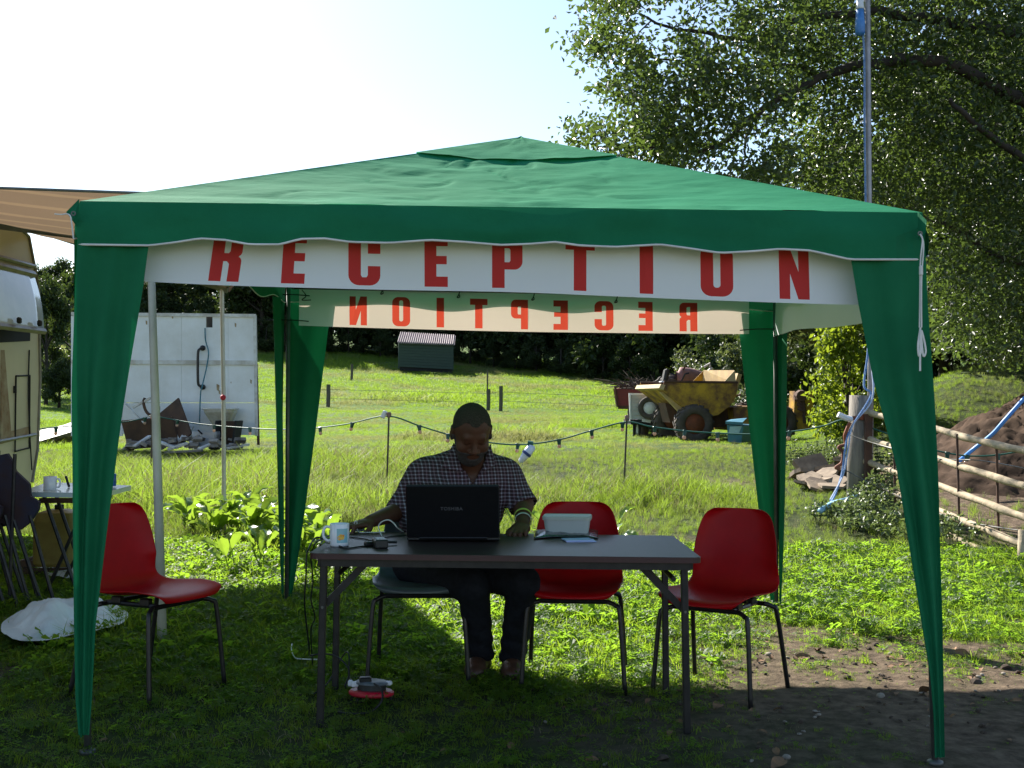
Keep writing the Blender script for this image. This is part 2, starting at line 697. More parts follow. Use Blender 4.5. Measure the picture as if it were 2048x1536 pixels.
# frame under the cloth
mb = MB()
for a, b in sides:
    ca, cb = [Vector((0.06, 5.55, 0)) for _ in (0, 1)]
    pa, pb = [E_[q].lerp(Vector((.06, 5.55, E_[q].z)), .035) + Vector((0, 0, -.05)) for q in (a, b)]
    mb.tube([pa, pb], .010, 8)
mb2 = MB()
for a in E_:
    mb2.tube([E_[a].lerp(Vector((.06, 5.55, E_[a].z)), .03) + Vector((0, 0, -.05)), APEX + Vector((0, 0, -.12))], .010, 8)
part("eave_rail", mb, m_steelgrey, gz, smooth=True)
part("roof_rail", mb2, m_steelgrey, gz, smooth=True)
for a in E_:
    ins = Vector((.012 if a[1] == "L" else -.012, .012 if a[0] == "F" else -.012, 0))
    top = E_[a] + ins + Vector((0, 0, -.02))
    bot = B_[a] + ins
    bot.z = hz(bot.x, bot.y) - .01
    mb = MB().tube([top, bot], .0125, 10).lathe([(.028, 0), (.028, .012), (.014, .018)], bot + Vector((0, 0, .012)), 12)
    part("leg", mb, m_steelgrey, gz, smooth=True)


def drape(inner, outer, Yi, Yo, name="leg_drape", nf=14, folds=3.0, seed=0, amp=.016):
    """Cloth between two pixel polylines (u, v) at depths Yi / Yo."""
    iv = [q[1] for q in inner]
    ov = [q[1] for q in outer]

    def fn(s, t):
        vi = iv[0] + t * (iv[-1] - iv[0])
        vo = ov[0] + t * (ov[-1] - ov[0])
        ui = float(np.interp(vi, iv, [q[0] for q in inner]))
        uo = float(np.interp(vo, ov, [q[0] for q in outer]))
        a = P(ui, vi, Yi if not callable(Yi) else Yi(t))
        b = P(uo, vo, Yo if not callable(Yo) else Yo(t))
        p = a.lerp(b, s)
        d = b - a
        nrm = Vector((-d.y, d.x, 0))
        nrm = nrm.normalized() if nrm.length > 1e-6 else Vector((0, 1, 0))
        w = amp * math.sin(s * folds * 2 * math.pi + seed + 1.5 * float(vnoise(t * 3, s * 2, 1, seed + 50, 2)))
        w *= min(1, d.length / .12) * (.35 + .65 * min(1, t * 3))
        return p + nrm * w
    mb = MB().grid(fn, 26, 70)
    return part(name, mb, m_drape, gz, smooth=True)


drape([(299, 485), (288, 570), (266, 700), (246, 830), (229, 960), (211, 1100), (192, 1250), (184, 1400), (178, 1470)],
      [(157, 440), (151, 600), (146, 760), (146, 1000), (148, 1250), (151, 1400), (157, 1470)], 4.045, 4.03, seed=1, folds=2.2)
drape([(1700, 512), (1716, 610), (1745, 760), (1790, 930), (1815, 1080), (1840, 1230), (1860, 1350), (1867, 1430), (1870, 1515)],
      [(1848, 450), (1855, 620), (1867, 800), (1878, 1000), (1885, 1250), (1888, 1400), (1890, 1515)], 4.045, 4.03, seed=4, folds=2.0)


# side-plane halves of the front drapes (they run back from the leg)
def side_drape(top, toward, w0, bot, seed, wtaper=.12, frac=1.0):
    d = (toward - top)
    d.z = 0
    d.normalize()
    nrm = Vector((-d.y, d.x, 0))

    def fn(s, t):
        w = w0 * (1 - t) ** .9 + .035 * t
        base = top.lerp(bot, t * frac)
        p = base + d * w * s
        return p + nrm * .012 * math.sin(s * 9 + seed + 2 * t) * min(1, w / .1)
    part("leg_drape", MB().grid(fn, 16, 60), m_drape, gz, smooth=True)


def gbot(k):
    b = B_[k].copy()
    b.z = hz(b.x, b.y) + .06
    return b


side_drape(E_["FL"] + Vector((-.01, 0, -.12)), E_["BL"], .26, gbot("FL") + Vector((-.01, 0, 0)), 1)
side_drape(E_["FR"] + Vector((.01, 0, -.12)), E_["BR"], .26, gbot("FR") + Vector((.01, 0, 0)), 2)
side_drape(E_["BL"] + Vector((-.015, 0, -.12)), E_["FL"], .26, gbot("BL") + Vector((-.01, 0, 0)), 3)
side_drape(E_["BR"] + Vector((.015, 0, -.12)), E_["FR"], .26, gbot("BR") + Vector((.01, 0, 0)), 4)
side_drape(E_["BL"] + Vector((0, .02, -.12)), E_["BR"], .27, gbot("BL") + Vector((0, .02, 0)), 5)
side_drape(E_["BR"] + Vector((0, .02, -.12)), E_["BL"], .24, gbot("BR") + Vector((0, .02, 0)), 6)

# eyelet tabs with guy cords at the front corners
tabL = MB().prism([P(158, 398, 4.03), P(132, 424, 3.99), P(146, 440, 4.0), P(157, 458, 4.03)], (0, .003, 0))
part("corner_tab", tabL, m_green, gz)
part("eyelet", MB().lathe([(.0045, -.002), (.0085, -.002), (.0085, .002), (.0045, .002)], P(147, 427, 3.985), 14, rot_to((0, 1, 0)), closed=True), m_steelgrey, gz)
part("guy_cord", MB().tube(spline([P(109, 428, 3.98), P(122, 429, 3.985), P(134, 428, 3.99), P(141, 433, 3.98), P(144, 452, 3.98), P(147, 478, 3.98)]), .0024, 6), m_cord, gz)
tabR = MB().prism([P(1836, 424, 4.03), P(1853, 440, 3.99), P(1852, 466, 3.99), P(1838, 480, 4.03)], (0, .003, 0))
part("corner_tab", tabR, m_green, gz)
part("eyelet", MB().lathe([(.0045, -.002), (.0085, -.002), (.0085, .002), (.0045, .002)], P(1840, 467, 3.985), 14, rot_to((0, 1, 0)), closed=True), m_steelgrey, gz)
mb = MB()
mb.tube(spline([P(1840, 468, 3.98), P(1845, 480, 3.975), P(1841, 520, 3.97), P(1840, 580, 3.97), P(1839, 655, 3.97)]), .0026, 6)
mb.tube(spline([P(1840, 468, 3.98), P(1847, 490, 3.975), P(1843, 560, 3.965), P(1843, 655, 3.965)]), .0026, 6)
mb.tube(spline([P(1841, 655, 3.97), P(1836, 690, 3.96), P(1838, 712, 3.96), P(1842, 700, 3.96), P(1842, 660, 3.96), P(1850, 690, 3.96), P(1851, 706, 3.96), P(1846, 710, 3.96), P(1841, 665, 3.96), P(1840, 742, 3.96)]), .0034, 6)
mb.box(P(1842, 541, 3.965), (.012, .012, .034), bev=.003)
part("guy_cord", mb, m_cord, gz)

# ------------------------------------------------------------------ banners


def arc(cx, cy, r, a0, a1, n=6):
    return [(cx + r * math.cos(R(a0 + (a1 - a0) * i / n)), cy + r * math.sin(R(a0 + (a1 - a0) * i / n))) for i in range(n + 1)]


def rrect(x0, y0, x1, y1, r):
    return arc(x1 - r, y0 + r, r, -90, 0) + arc(x1 - r, y1 - r, r, 0, 90) + arc(x0 + r, y1 - r, r, 90, 180) + arc(x0 + r, y0 + r, r, 180, 270)


LET = {
    'E': (.45, [[(0, 0), (.45, 0), (.45, .20), (.23, .20), (.23, .44), (.43, .44), (.43, .60), (.23, .60), (.23, .79), (.45, .79), (.45, 1), (0, 1)]]),
    'I': (.25, [[(0, 0), (.25, 0), (.25, 1), (0, 1)]]),
    'T': (.56, [[(.16, 0), (.40, 0), (.40, .79), (.56, .79), (.56, 1), (0, 1), (0, .79), (.16, .79)]]),
    'N': (.56, [[(0, 0), (.2, 0), (.2, .50), (.35, 0), (.56, 0), (.56, 1), (.36, 1), (.36, .54), (.21, 1), (0, 1)]]),
    'O': (.60, [rrect(0, 0, .6, 1, .2), rrect(.235, .17, .365, .89, .06)]),
    'P': (.58, [[(0, 0), (.24, 0), (.24, .36), (.40, .36)] + arc(.42, .52, .16, -80, 0) + arc(.42, .84, .16, 0, 90) + [(0, 1)],
                [(.24, .50), (.33, .50), (.35, .53), (.35, .74), (.33, .77), (.24, .77)]]),
    'R': (.60, [[(0, 0), (.24, 0), (.24, .40), (.31, .40), (.36, .35), (.36, 0), (.60, 0), (.60, .34)] + arc(.50, .40, .10, 0, 70, 4) + arc(.50, .60, .10, -60, 0, 4) +
                arc(.44, .84, .16, 0, 90) + [(0, 1)],
                [(.24, .56), (.33, .56), (.36, .60), (.36, .81), (.33, .85), (.24, .85)]]),
    'C': (.60, [arc(.20, .20, .20, 180, 270) + arc(.40, .20, .20, -90, 0) + [(.60, .38), (.365, .38), (.365, .20), (.34, .16), (.26, .16), (.235, .20),
                (.235, .80), (.26, .84), (.34, .84), (.365, .80), (.365, .62), (.60, .62)] + arc(.40, .80, .20, 0, 90) + arc(.20, .80, .20, 90, 180)]),
}


def inside(loops, x, y):
    c = False
    for lp in loops:
        n = len(lp)
        for i in range(n):
            (x1, y1), (x2, y2) = lp[i], lp[(i + 1) % n]
            if (y1 > y) != (y2 > y) and x < (x2 - x1) * (y - y1) / (y2 - y1) + x1:
                c = not c
    return c


def banner_mesh(name, x0, x1, h, letters, lh, lb, warp, mirror=False, shear=None):
    """letters [(char, xa, xb)]; h banner height; lb letter base height; warp(x, hh) -> Vector."""
    pts, edges, loops_all = [], [], []
    nx, ny = 90, 6
    for j in range(ny + 1):
        for i in range(nx + 1):
            pts.append(Vector((x0 + (x1 - x0) * i / nx, h * j / ny)))
    for ch, xa, xb in letters:
        w, lps = LET[ch]
        ll = []
        for lp in lps:
            q = []
            for (a, b) in lp:
                t = a / w
                if mirror:
                    t = 1 - t
                X = xa + (xb - xa) * t
                if shear:
                    X += shear(xa) * b * lh
                q.append((X, lb + b * lh))
            # drop doubles
            q = [p for i, p in enumerate(q) if math.dist(p, q[i - 1]) > 1e-5]
            s0 = len(pts)
            pts += [Vector(p) for p in q]
            edges += [(s0 + i, s0 + (i + 1) % len(q)) for i in range(len(q))]
            ll.append(q)
        loops_all.append(ll)
    vo, eo, fo, *_ = delaunay_2d_cdt(pts, edges, [], 0, 1e-6)
    idx = []
    for f in fo:
        cx = sum(vo[i].x for i in f) / 3
        cy = sum(vo[i].y for i in f) / 3
        hit = 0
        for ll in loops_all:
            xs = [p[0] for p in ll[0]]
            if min(xs) <= cx <= max(xs) and inside(ll, cx, cy):
                hit = 1
                break
        idx.append(hit)
    vs = [warp(v.x, v.y) for v in vo]
    return mesh_from(name, vs, fo, None, mats=[m_vinyl, m_red], midx=idx)


YB = 4.13


def fx(u):
    return (u - 1024) * YB / F


x0, x1 = fx(286), fx(1722)
zb0, zb1 = P(289, 563, YB).z, P(1717, 609, YB).z


def warpF(x, hh):
    t = (x - x0) / (x1 - x0)
    z = zb0 + (zb1 - zb0) * t - .004 * math.sin(t * 9) + hh
    return Vector((x, YB + .006 * math.sin(t * 21) + .010 * math.sin(t * 5 + hh * 9) + .02 * hh, z))


LF = [('R', 413, 474), ('E', 560, 607), ('C', 695, 759), ('E', 848, 895), ('P', 984, 1045), ('T', 1131, 1190), ('I', 1280, 1307), ('O', 1401, 1466), ('N', 1559, 1620)]
bl = thing("reception_banner", "white vinyl banner with red letters reading RECEPTION across the front of the gazebo", "banner", (0, YB, 1.6))
o = link("banner_sheet", banner_mesh("banner_sheet", x0, x1, .255, [(c, fx(a), fx(b)) for c, a, b in LF], .184, .014, warpF,
                                     shear=lambda xa: max(0, .18 * (1 - (xa - x0) / .75))), bl)
for t in (.12, .3, .47, .63, .8):
    mb = MB()
    p = warpF(x0 + (x1 - x0) * t, .24)
    mb.tube(spline([p, p + Vector((.004, .01, .01)), p + Vector((0, .03, .03))]), .0022, 5)
    part("tie", mb, m_black, bl)

YK = 7.025


def kx(u):
    return (u - 1024) * YK / F


kx0, kx1 = kx(597), kx(1499)
kz0, kz1 = P(595, 651, YK).z, P(1499, 668, YK).z


def warpK(x, hh):
    t = (x - kx0) / (kx1 - kx0)
    z = kz0 + (kz1 - kz0) * t - .012 * math.sin(t * math.pi) * (1 - hh / .25) + hh
    return Vector((x, YK + .008 * math.sin(t * 16) + .006 * math.sin(t * 7 + hh * 12), z))


LK = [('N', 698, 733), ('O', 784, 820), ('I', 873, 888), ('T', 940, 975), ('P', 1022, 1056), ('E', 1107, 1136), ('C', 1189, 1227), ('E', 1277, 1306), ('R', 1360, 1396)]
bk = thing("reception_banner", "sunlit RECEPTION banner at the back of the gazebo, its letters seen mirrored", "banner", (0, YK, 1.7))
link("banner_sheet", banner_mesh("banner_sheet", kx0, kx1, .235, [(c, kx(a), kx(b)) for c, a, b in LK], .172, .014, warpK, mirror=True), bk)
for (u, v) in ((764, 585), (917, 592), (1066, 597), (1232, 602)):
    p = P(u, v, YK - .03)
    mb = MB()
    mb.tube(spline([p + Vector((.012, 0, .05)), p + Vector((.004, -.01, .012)), p + Vector((-.008, 0, -.008)), p + Vector((.006, 0, -.006)), p + Vector((.004, .02, .01))]), .0035, 6)
    part("tie", mb, m_black, bk)
for (u, v, du) in ((600, 590, -1), (598, 641, -1), (1499, 659, 1)):
    p = P(u, v, YK - .02)
    mb = MB()
    mb.tube(spline([p + Vector((-du * .06, -.01, -.006)), p, p + Vector((du * .08, .01, .004)), p + Vector((du * .20, 0, .002))]), .0035, 6)
    part("tie", mb, m_black, bk)
mb = MB()
mb.tube(spline([P(604, 580, YK - .05), P(612, 592, YK - .05), P(604, 600, YK - .05), P(622, 600, YK - .05)]), .003, 5)
part("tie", mb, m_black, bk)

# plain sheet continuing along the right side
sb = thing("side_banner", "plain cream vinyl sheet hung along the right side of the gazebo", "banner", (1.55, 5.6, 1.7))


def warpS(s, t):
    a = Vector((1.585, 6.98, 0))
    b = Vector((1.50, 4.35, 0))
    p = a.lerp(b, s)
    zb = 1.675 - .085 * s + .012 * math.sin(s * 7)
    p.z = zb + t * (.235 - .02 * s)
    p.x += .012 * math.sin(s * 18) + .01 * t
    return p


link("banner_sheet", mesh_from("banner_sheet", *(lambda m: (m.v, m.f))(MB().grid(warpS, 60, 5)), m_vinyl, True), sb)
mb = MB().tube(spline([P(1564, 662, 6.9), P(1572, 657, 6.88), P(1566, 665, 6.87), P(1578, 652, 6.86)]), .003, 5)
part("tie", mb, m_black, sb)

# ------------------------------------------------------------------ chairs


def chair_shell(seed=0):
    prof = [(-.244, .408, .150), (-.238, .421, .178), (-.205, .432, .200), (-.12, .432, .212), (-.02, .424, .217), (.08, .418, .217), (.145, .428, .214),
            (.185, .462, .210), (.208, .52, .205), (.222, .58, .200), (.235, .64, .196), (.246, .70, .183), (.256, .745, .168), (.262, .775, .145), (.265, .790, .112)]
    ys_ = [Vector((a, b, c)) for a, b, c in prof]
    sp = spline(ys_, 4)
    n = len(sp) - 1

    def fn(u, v):
        k = min(int(v * n + .5), n)
        y, z, hw = sp[k]
        s = u * 2 - 1
        back = max(0, min(1, (z - .44) / .12)) if v > .4 else 0
        x = hw * s
        e = abs(s) ** 3
        y -= .055 * e * back
        z += .030 * e * (1 - back) * min(1, v * 4)
        if v < .12:
            y += .020 * abs(s) ** 3 * (1 - v / .12)
        return (x, y, z)
    return MB().grid(fn, 20, n)


def make_chair(label, shellmat, group, loc, rot):
    t = thing("plastic_chair", label, "chair", loc, rot, group)
    o = part("seat_shell", chair_shell(), shellmat, t, world=False, smooth=True)
    solid(o, .005, 0)
    ss_ = o.modifiers.new("round", 'SUBSURF')
    ss_.levels = ss_.render_levels = 1
    for sx in (-1, 1):
        fr = [(sx * .150, -.155, .385), (sx * .185, -.175, .372), (sx * .203, -.187, .33), (sx * .225, -.215, -.005)]
        rr = [(sx * .150, .13, .385), (sx * .185, .15, .372), (sx * .203, .165, .33), (sx * .225, .235, -.005)]
        part("leg", MB().tube(spline(fr, 5), .0105, 8), m_chairleg, t, world=False, smooth=True)
        part("leg", MB().tube(spline(rr, 5), .0105, 8), m_chairleg, t, world=False, smooth=True)
    mb = MB()
    mb.tube([(-.15, -.155, .385), (.15, -.155, .385)], .0105, 8)
    mb.tube([(-.15, .13, .385), (.15, .13, .385)], .0105, 8)
    for sx in (-1, 1):
        mb.tube([(sx * .12, -.155, .388), (sx * .12, .13, .388)], .0105, 8)
        for y in (-.09, .07):
            mb.box((sx * .12, y, .402), (.03, .05, .03), bev=.004)
    part("seat_frame", mb, m_chairleg, t, world=False, smooth=False)
    return t


def gl(x, y):
    return (x, y, hz(x, y))


make_chair("red plastic chair at far left half hidden by the front left gazebo drape", m_chair, "plastic stacking chairs", gl(-1.55, 4.99), R(63))
make_chair("red plastic chair off the right end of the table turned towards the camera", m_chair, "plastic stacking chairs", gl(.915, 5.12), R(-33))
make_chair("red plastic chair behind the table beside the seated man facing the camera", m_chair, "plastic stacking chairs", gl(.285, 5.24), R(-6))
make_chair("grey plastic chair the man is sitting on behind the table", m_chairgrey, "plastic stacking chairs", gl(-.415, 5.34), R(0))

# ------------------------------------------------------------------ table
m_lam = M("brown_laminate", (.028, .018, .018), (.045, .028, .027), 40, rough=.38, bump=.05, bscale=300, spec=.3)
m_edge = M("maroon_edge_band", (.045, .010, .014), (.035, .009, .012), 20, rough=.4)
m_tleg = M("grey_brown_steel", (.014, .012, .012), (.026, .022, .020), 20, rough=.5, metal=.3)
TZ = .672
TX0, TX1, TY0, TY1 = -.769, .718, 4.385, 5.18
tb = thing("folding_table", "long dark brown folding table standing under the gazebo", "table", (-.025, 4.78, 0))


def tz(x):
    return TZ - .0125 * (x + .02) * .9


def slab(z0, z1, inset, r=.04):
    lp = []
    for (x, y) in rrect(TX0 + inset, TY0 + inset, TX1 - inset, TY1 - inset, r):
        lp.append((x, y))
    n = len(lp)
    vs = [(x, y, tz(x) + z0) for x, y in lp] + [(x, y, tz(x) + z1) for x, y in lp]
    fs = [tuple(range(n - 1, -1, -1)), tuple(range(n, 2 * n))] + [(i, (i + 1) % n, n + (i + 1) % n, n + i) for i in range(n)]
    return MB().add(vs, fs)


part("tabletop", slab(-.020, 0, .003), m_lam, tb)
part("edge_band", slab(-.022, -.0015, 0), m_edge, tb)
mb = MB()
for y in (TY0 + .03, TY1 - .03):
    mb.box((-.025, y, TZ - .037), (1.40, .022, .028), Matrix.Rotation(.0113, 3, 'Y'))
for x in (TX0 + .04, TX1 - .04):
    mb.box((x, 4.78, tz(x) - .037), (.022, .72, .028))
part("apron", mb, m_tleg, tb)
for u0, u1, vb, Yt, sgn in ((648, 640, 1458, 4.43, 1), (676, 670, 1392, 5.0, 1), (1368, 1374, 1462, 4.43, -1), (1329, 1332, 1396, 5.0, -1)):
    a = P(u0, 1130, Yt)
    a.z = tz(a.x) - .03
    b = P(u1, vb, Yt)
    b.z = hz(b.x, b.y)
    d = (b - a)
    part("leg", MB().box((a + b) / 2, (.027, .027, d.length), rot_to(d), bev=.004), m_tleg, tb)
    if Yt < 4.6:
        k = a.lerp(b, .28)
        q = Vector((k.x + sgn * .165, Yt + .02, tz(a.x) - .04))
        d2 = q - k
        part("brace", MB().box((k + q) / 2 + Vector((0, .03, 0)), (.010, .026, d2.length), rot_to(d2)), m_tleg, tb)
        part("brace", MB().box((k + q) / 2 + Vector((0, .55, 0)), (.010, .026, d2.length), rot_to(d2)), m_tleg, tb)
        part("rivet", MB().lathe([(.006, 0), (.005, .003)], k + Vector((0, -.014, 0)), 10, rot_to((0, -1, 0))), m_steelgrey, tb)
for xs in (-1, 1):
    x = (TX0 + .10) if xs < 0 else (TX1 - .10)
    part("stretcher", MB().tube([(x, 4.44, tz(x) - .09), (x, 5.0, tz(x) - .09)], .010, 8), m_tleg, tb)

# ------------------------------------------------------------------ things on the table


def on(u, v, lift=0):
    """Point on the table top seen at (u, v)."""
    Y = 4.8
    for _ in range(8):
        x = (u - 1024) * Y / F
        Y = (CAMH - tz(x)) / (P(u, v, Y).z - CAMH) * -Y
    x = P(u, v, Y)
    return Vector((x.x, Y, tz(x.x) + lift))


# laptop
m_lap = M("black_gloss_lid", (.006, .006, .007), (.008, .008, .009), 60, rough=.28, bump=.05, bscale=900)
hl, hr_ = on(813, 1083), on(1000, 1085)
hinge = (hl + hr_) / 2
hinge.z = tz(hinge.x)
lp = thing("laptop", "open black laptop with its lid back towards the camera", "laptop", hinge)
W_ = .385
lean = math.atan2(.075, .222)
ud = Vector((0, -math.sin(lean), math.cos(lean)))
RX = Matrix.Rotation(lean, 3, 'X')
part("lid", MB().box(hinge + Vector((0, 0, .018)) + ud * .118, (W_, .012, .236), RX, bev=.005), m_lap, lp)
part("base", MB().box(hinge + Vector((0, .128, .016)), (W_, .252, .020), bev=.004), m_black, lp)
part("screen", MB().box(hinge + Vector((0, .0075, .020)) + ud * .120, (.345, .002, .195), RX), M("dark_screen", (.01, .012, .016), rough=.2), lp)
mb = MB()
for r_ in range(5):
    for c_ in range(14):
        mb.box(hinge + Vector((-.163 + c_ * .025, .05 + r_ * .021, .0285)), (.020, .017, .004), bev=.001)
part("keyboard", mb, m_black, lp)
part("hinge", MB().tube([hinge + Vector((-.14, 0, .018)), hinge + Vector((.14, 0, .018))], .008, 8), m_black, lp)
fc = bpy.data.curves.new("laptop_lettering", 'FONT')
fc.body = "TOSHIBA"
fc.size = .020
fc.extrude = .0003
fc.space_character = 1.15
fc.align_x = 'CENTER'
fc.align_y = 'CENTER'
fc.offset = .0003
fc.materials.append(M("silver_print", (.16, .16, .17), rough=.35, metal=.4))
ft_ = bpy.data.objects.new("lettering_curve", fc)
SC.collection.objects.link(ft_)
bpy.context.view_layer.update()
lme = bpy.data.meshes.new_from_object(ft_.evaluated_get(bpy.context.evaluated_depsgraph_get()))
bpy.data.objects.remove(ft_)
fo_ = bpy.data.objects.new("lettering", lme)
SC.collection.objects.link(fo_)
fo_.parent = lp
fo_.location = Vector((-.005, -.0068, .018)) + ud * .130
fo_.rotation_euler = (math.pi / 2 + lean, 0, 0)

# mug
m_mug = M("white_glazed_ceramic", (.78, .80, .84), (.76, .78, .82), 8, rough=.12, coat=.5)
mc_ = on(679, 1092)
mg = thing("mug", "white mug with a pale blue picture panel at the left end of the table", "mug", mc_)
prof = [(.034, 0), (.037, .003), (.0385, .01), (.0385, .088), (.0370, .0905), (.0355, .088), (.0355, .010), (.0, .008)]
part("body", MB().lathe(prof, mc_, 36), m_mug, mg, smooth=True)
part("handle", MB().tube(spline([mc_ + Vector((-.036, 0, .074)), mc_ + Vector((-.053, -.003, .077)), mc_ + Vector((-.064, -.005, .060)), mc_ + Vector((-.062, -.005, .036)), mc_ + Vector((-.048, -.003, .022)), mc_ + Vector((-.036, 0, .024))]), .0055, 8), m_mug, mg, smooth=True)


def patch(a0, a1, z0, z1, r):
    def fn(s, t):
        a = R(a0 + (a1 - a0) * s)
        return mc_ + Vector((r * math.sin(a), -r * math.cos(a), z0 + (z1 - z0) * t))
    return MB().grid(fn, 10, 4)


part("picture", patch(-8, 62, .016, .072, .0388), M("pale_blue_print", (.22, .46, .55), (.30, .52, .56), 30, rough=.2), mg, smooth=True)
mb = MB()
for (a, z, rr_) in ((10, .036, .010), (16, .044, .007), (24, .037, .009), (30, .043, .006)):
    c = R(a)

    def fn(s, t, c=c, z=z, rr_=rr_):
        an = s * 2 * math.pi
        q = c + rr_ * t * math.cos(an) / .0388
        return mc_ + Vector((.0390 * math.sin(q), -.0390 * math.cos(q), z + rr_ * t * math.sin(an)))
    mb.grid(fn, 14, 1)
part("picture_print", mb, M("orange_yellow_print", (.75, .25, .05), (.80, .50, .06), 80, rough=.2, contrast=.8), mg)

# adapter, cables
ac = on(752, 1096)
ad_ = thing("power_adapter", "black laptop power brick lying left of the laptop", "power adapter", ac)
part("brick_body", MB().box(ac + Vector((.012, .035, .017)), (.052, .11, .033), R(14), bev=.004), m_black, ad_)
part("sticker", MB().box(ac + Vector((.012, .035, .0345)), (.036, .09, .0006), R(14)), M("grey_label", (.30, .31, .33), (.22, .23, .25), 60, rough=.4), ad_)
part("plug", MB().box(ac + Vector((-.035, .055, .010)), (.035, .028, .018), R(30), bev=.004).tube(spline([ac + Vector((-.02, .07, .01)), ac + Vector((.02, .10, .012)), ac + Vector((.07, .12, .01))]), .006, 6), m_black, ad_)


def cable(label, pts, r, mat_, n=8, cat="cable"):
    o = link("cable", mesh_from("cable", *(lambda m: (m.v, m.f))(MB().tube(spline(pts, n), r, 6)), mat_, True))
    return prop(o, label, cat)


L5 = .004
cable("black cable running from the power brick past the mug and off the table",
      [on(745, 1092, L5), on(715, 1096, L5), on(690, 1098, L5) + Vector((0, .0, 0)), on(655, 1085, .006), on(632, 1085, .02), P(617, 1098, 4.62), P(613, 1115, 4.60), P(612, 1150, 4.6), P(609, 1200, 4.62), P(612, 1240, 4.7), P(618, 1290, 4.8), P(620, 1310, 4.95), P(640, 1308, 5.0), P(672, 1312, 4.95), P(698, 1340, 4.9), P(690, 1372, 4.85)], .0035, m_black, 10)
cable("thin black lead looping across the table behind the mug",
      [on(640, 1092, L5), on(655, 1078, .012), on(680, 1074, L5), on(730, 1080, L5), on(745, 1083, L5), on(775, 1076, L5), on(812, 1072, L5)], .003, m_black)
cable("black lead dropping off the left table end into the grass",
      [on(690, 1082, L5), on(650, 1082, .008), on(632, 1090, .01), P(622, 1112, 4.7), P(626, 1160, 4.72), P(622, 1200, 4.75), P(630, 1235, 4.8), P(622, 1260, 4.9), P(625, 1330, 5.2)], .003, m_black)
cable("white cable arching up between the mouse and the laptop",
      [on(764, 1074, .004), P(757, 1055, 5.02), P(763, 1044, 5.02), P(777, 1040, 5.01), P(788, 1047, 5.0), P(795, 1056, 5.0), on(806, 1066, .006)], .0028, m_cord)
cable("white cable coiling in the grass below the left table end",
      [P(584, 1288, 5.75), P(583, 1300, 5.6), P(590, 1315, 5.5), P(604, 1318, 5.45), P(640, 1319, 5.4)], .003, m_cord)

# papers, foil bag and tub
pc = on(1160, 1082)
mb = MB().box(pc + Vector((0, .0, .002)), (.125, .10, .003), R(4)).box(pc + Vector((-.01, .01, .0055)), (.12, .10, .003), R(9))
pn = link("papers", mesh_from("papers", mb.v, mb.f, M("blue_white_paper", (.42, .48, .85), (.50, .55, .88), 5, rough=.6)))
prop(pn, "small stack of bluish papers under the white tub", "papers")


def bagfn(s, t):
    a = on(1068 + 128 * s, 1080 - 16 * t - 4 * math.sin(s * 3))
    e = math.sin(math.pi * s) ** .5 * math.sin(math.pi * t) ** .5 if 0 < s < 1 and 0 < t < 1 else 0
    a.z += .007 + .016 * e * (1.1 - .6 * s) + .006 * float(vnoise(s * 9, t * 5, 1, 77, 3)) * (e + .2)
    return a


bagm = MB().grid(bagfn, 40, 14)
bg_ = link("foil_packet", mesh_from("foil_packet", bagm.v, bagm.f, M("dark_foil", (.05, .055, .065), (.16, .17, .19), 25, rough=.22, metal=.7), True))
solid(bg_, .002, 0)
prop(bg_, "crumpled dark foil packet lying beside the tub on the table", "packet")
tc_ = on(1136, 1072)
tub = thing("plastic_tub", "white rectangular plastic food tub on the right half of the table", "tub", tc_)
m_tub = M("milky_plastic", (.62, .66, .66), (.58, .62, .62), 5, rough=.35, trans=.25, tcol=(.6, .65, .62))
zz = tc_.z + .010


def tubloop(w, d, r, z):
    return [Matrix.Rotation(R(-6), 3, 'Z') @ Vector((x, y, 0)) + Vector((tc_.x, tc_.y + .055, z)) for x, y in rrect(-w / 2, -d / 2, w / 2, d / 2, r)]


def loft(loops, cap0=True, cap1=True):
    n = len(loops[0])
    vs = [p for l in loops for p in l]
    fs = []
    for k in range(len(loops) - 1):
        for i in range(n):
            fs.append((k * n + i, k * n + (i + 1) % n, (k + 1) * n + (i + 1) % n, (k + 1) * n + i))
    if cap0:
        fs.append(tuple(range(n - 1, -1, -1)))
    if cap1:
        fs.append(tuple((len(loops) - 1) * n + i for i in range(n)))
    return MB().add(vs, fs)


part("tub_body", loft([tubloop(.185, .125, .02, zz), tubloop(.195, .135, .022, zz + .03), tubloop(.205, .145, .024, zz + .066)]), m_tub, tub)
part("lid", loft([tubloop(.214, .154, .026, zz + .060), tubloop(.216, .156, .026, zz + .074), tubloop(.208, .148, .024, zz + .077), tubloop(.196, .136, .02, zz + .0745)]), M("pale_lid", (.60, .63, .58), (.55, .58, .54), 5, rough=.35, trans=.25), tub)

# mouse
mo = on(716, 1062)


def mouse_fn(s, t):
    a = s * 2 * math.pi
    b = t * math.pi / 2
    return Vector((mo.x + .030 * math.cos(a) * math.cos(b), mo.y + .052 * math.sin(a) * math.cos(b), tz(mo.x) + .002 + .032 * math.sin(b)))


ms = thing("computer_mouse", "small pale computer mouse under the hand of the man", "mouse", mo)
part("shell", MB().grid(mouse_fn, 24, 8), M("mouse_shell", (.25, .38, .36), (.2, .3, .3), 30, rough=.3), ms, smooth=True)
part("mouse_cord", MB().tube(spline([mo + Vector((-.01, -.05, .012)), mo + Vector((-.005, -.08, .045)), mo + Vector((.004, -.07, .05)), mo + Vector((.012, -.09, .008)), mo + Vector((.05, -.10, .004)), mo + Vector((.13, -.08, .004))]), .0022, 6), m_cord, ms)

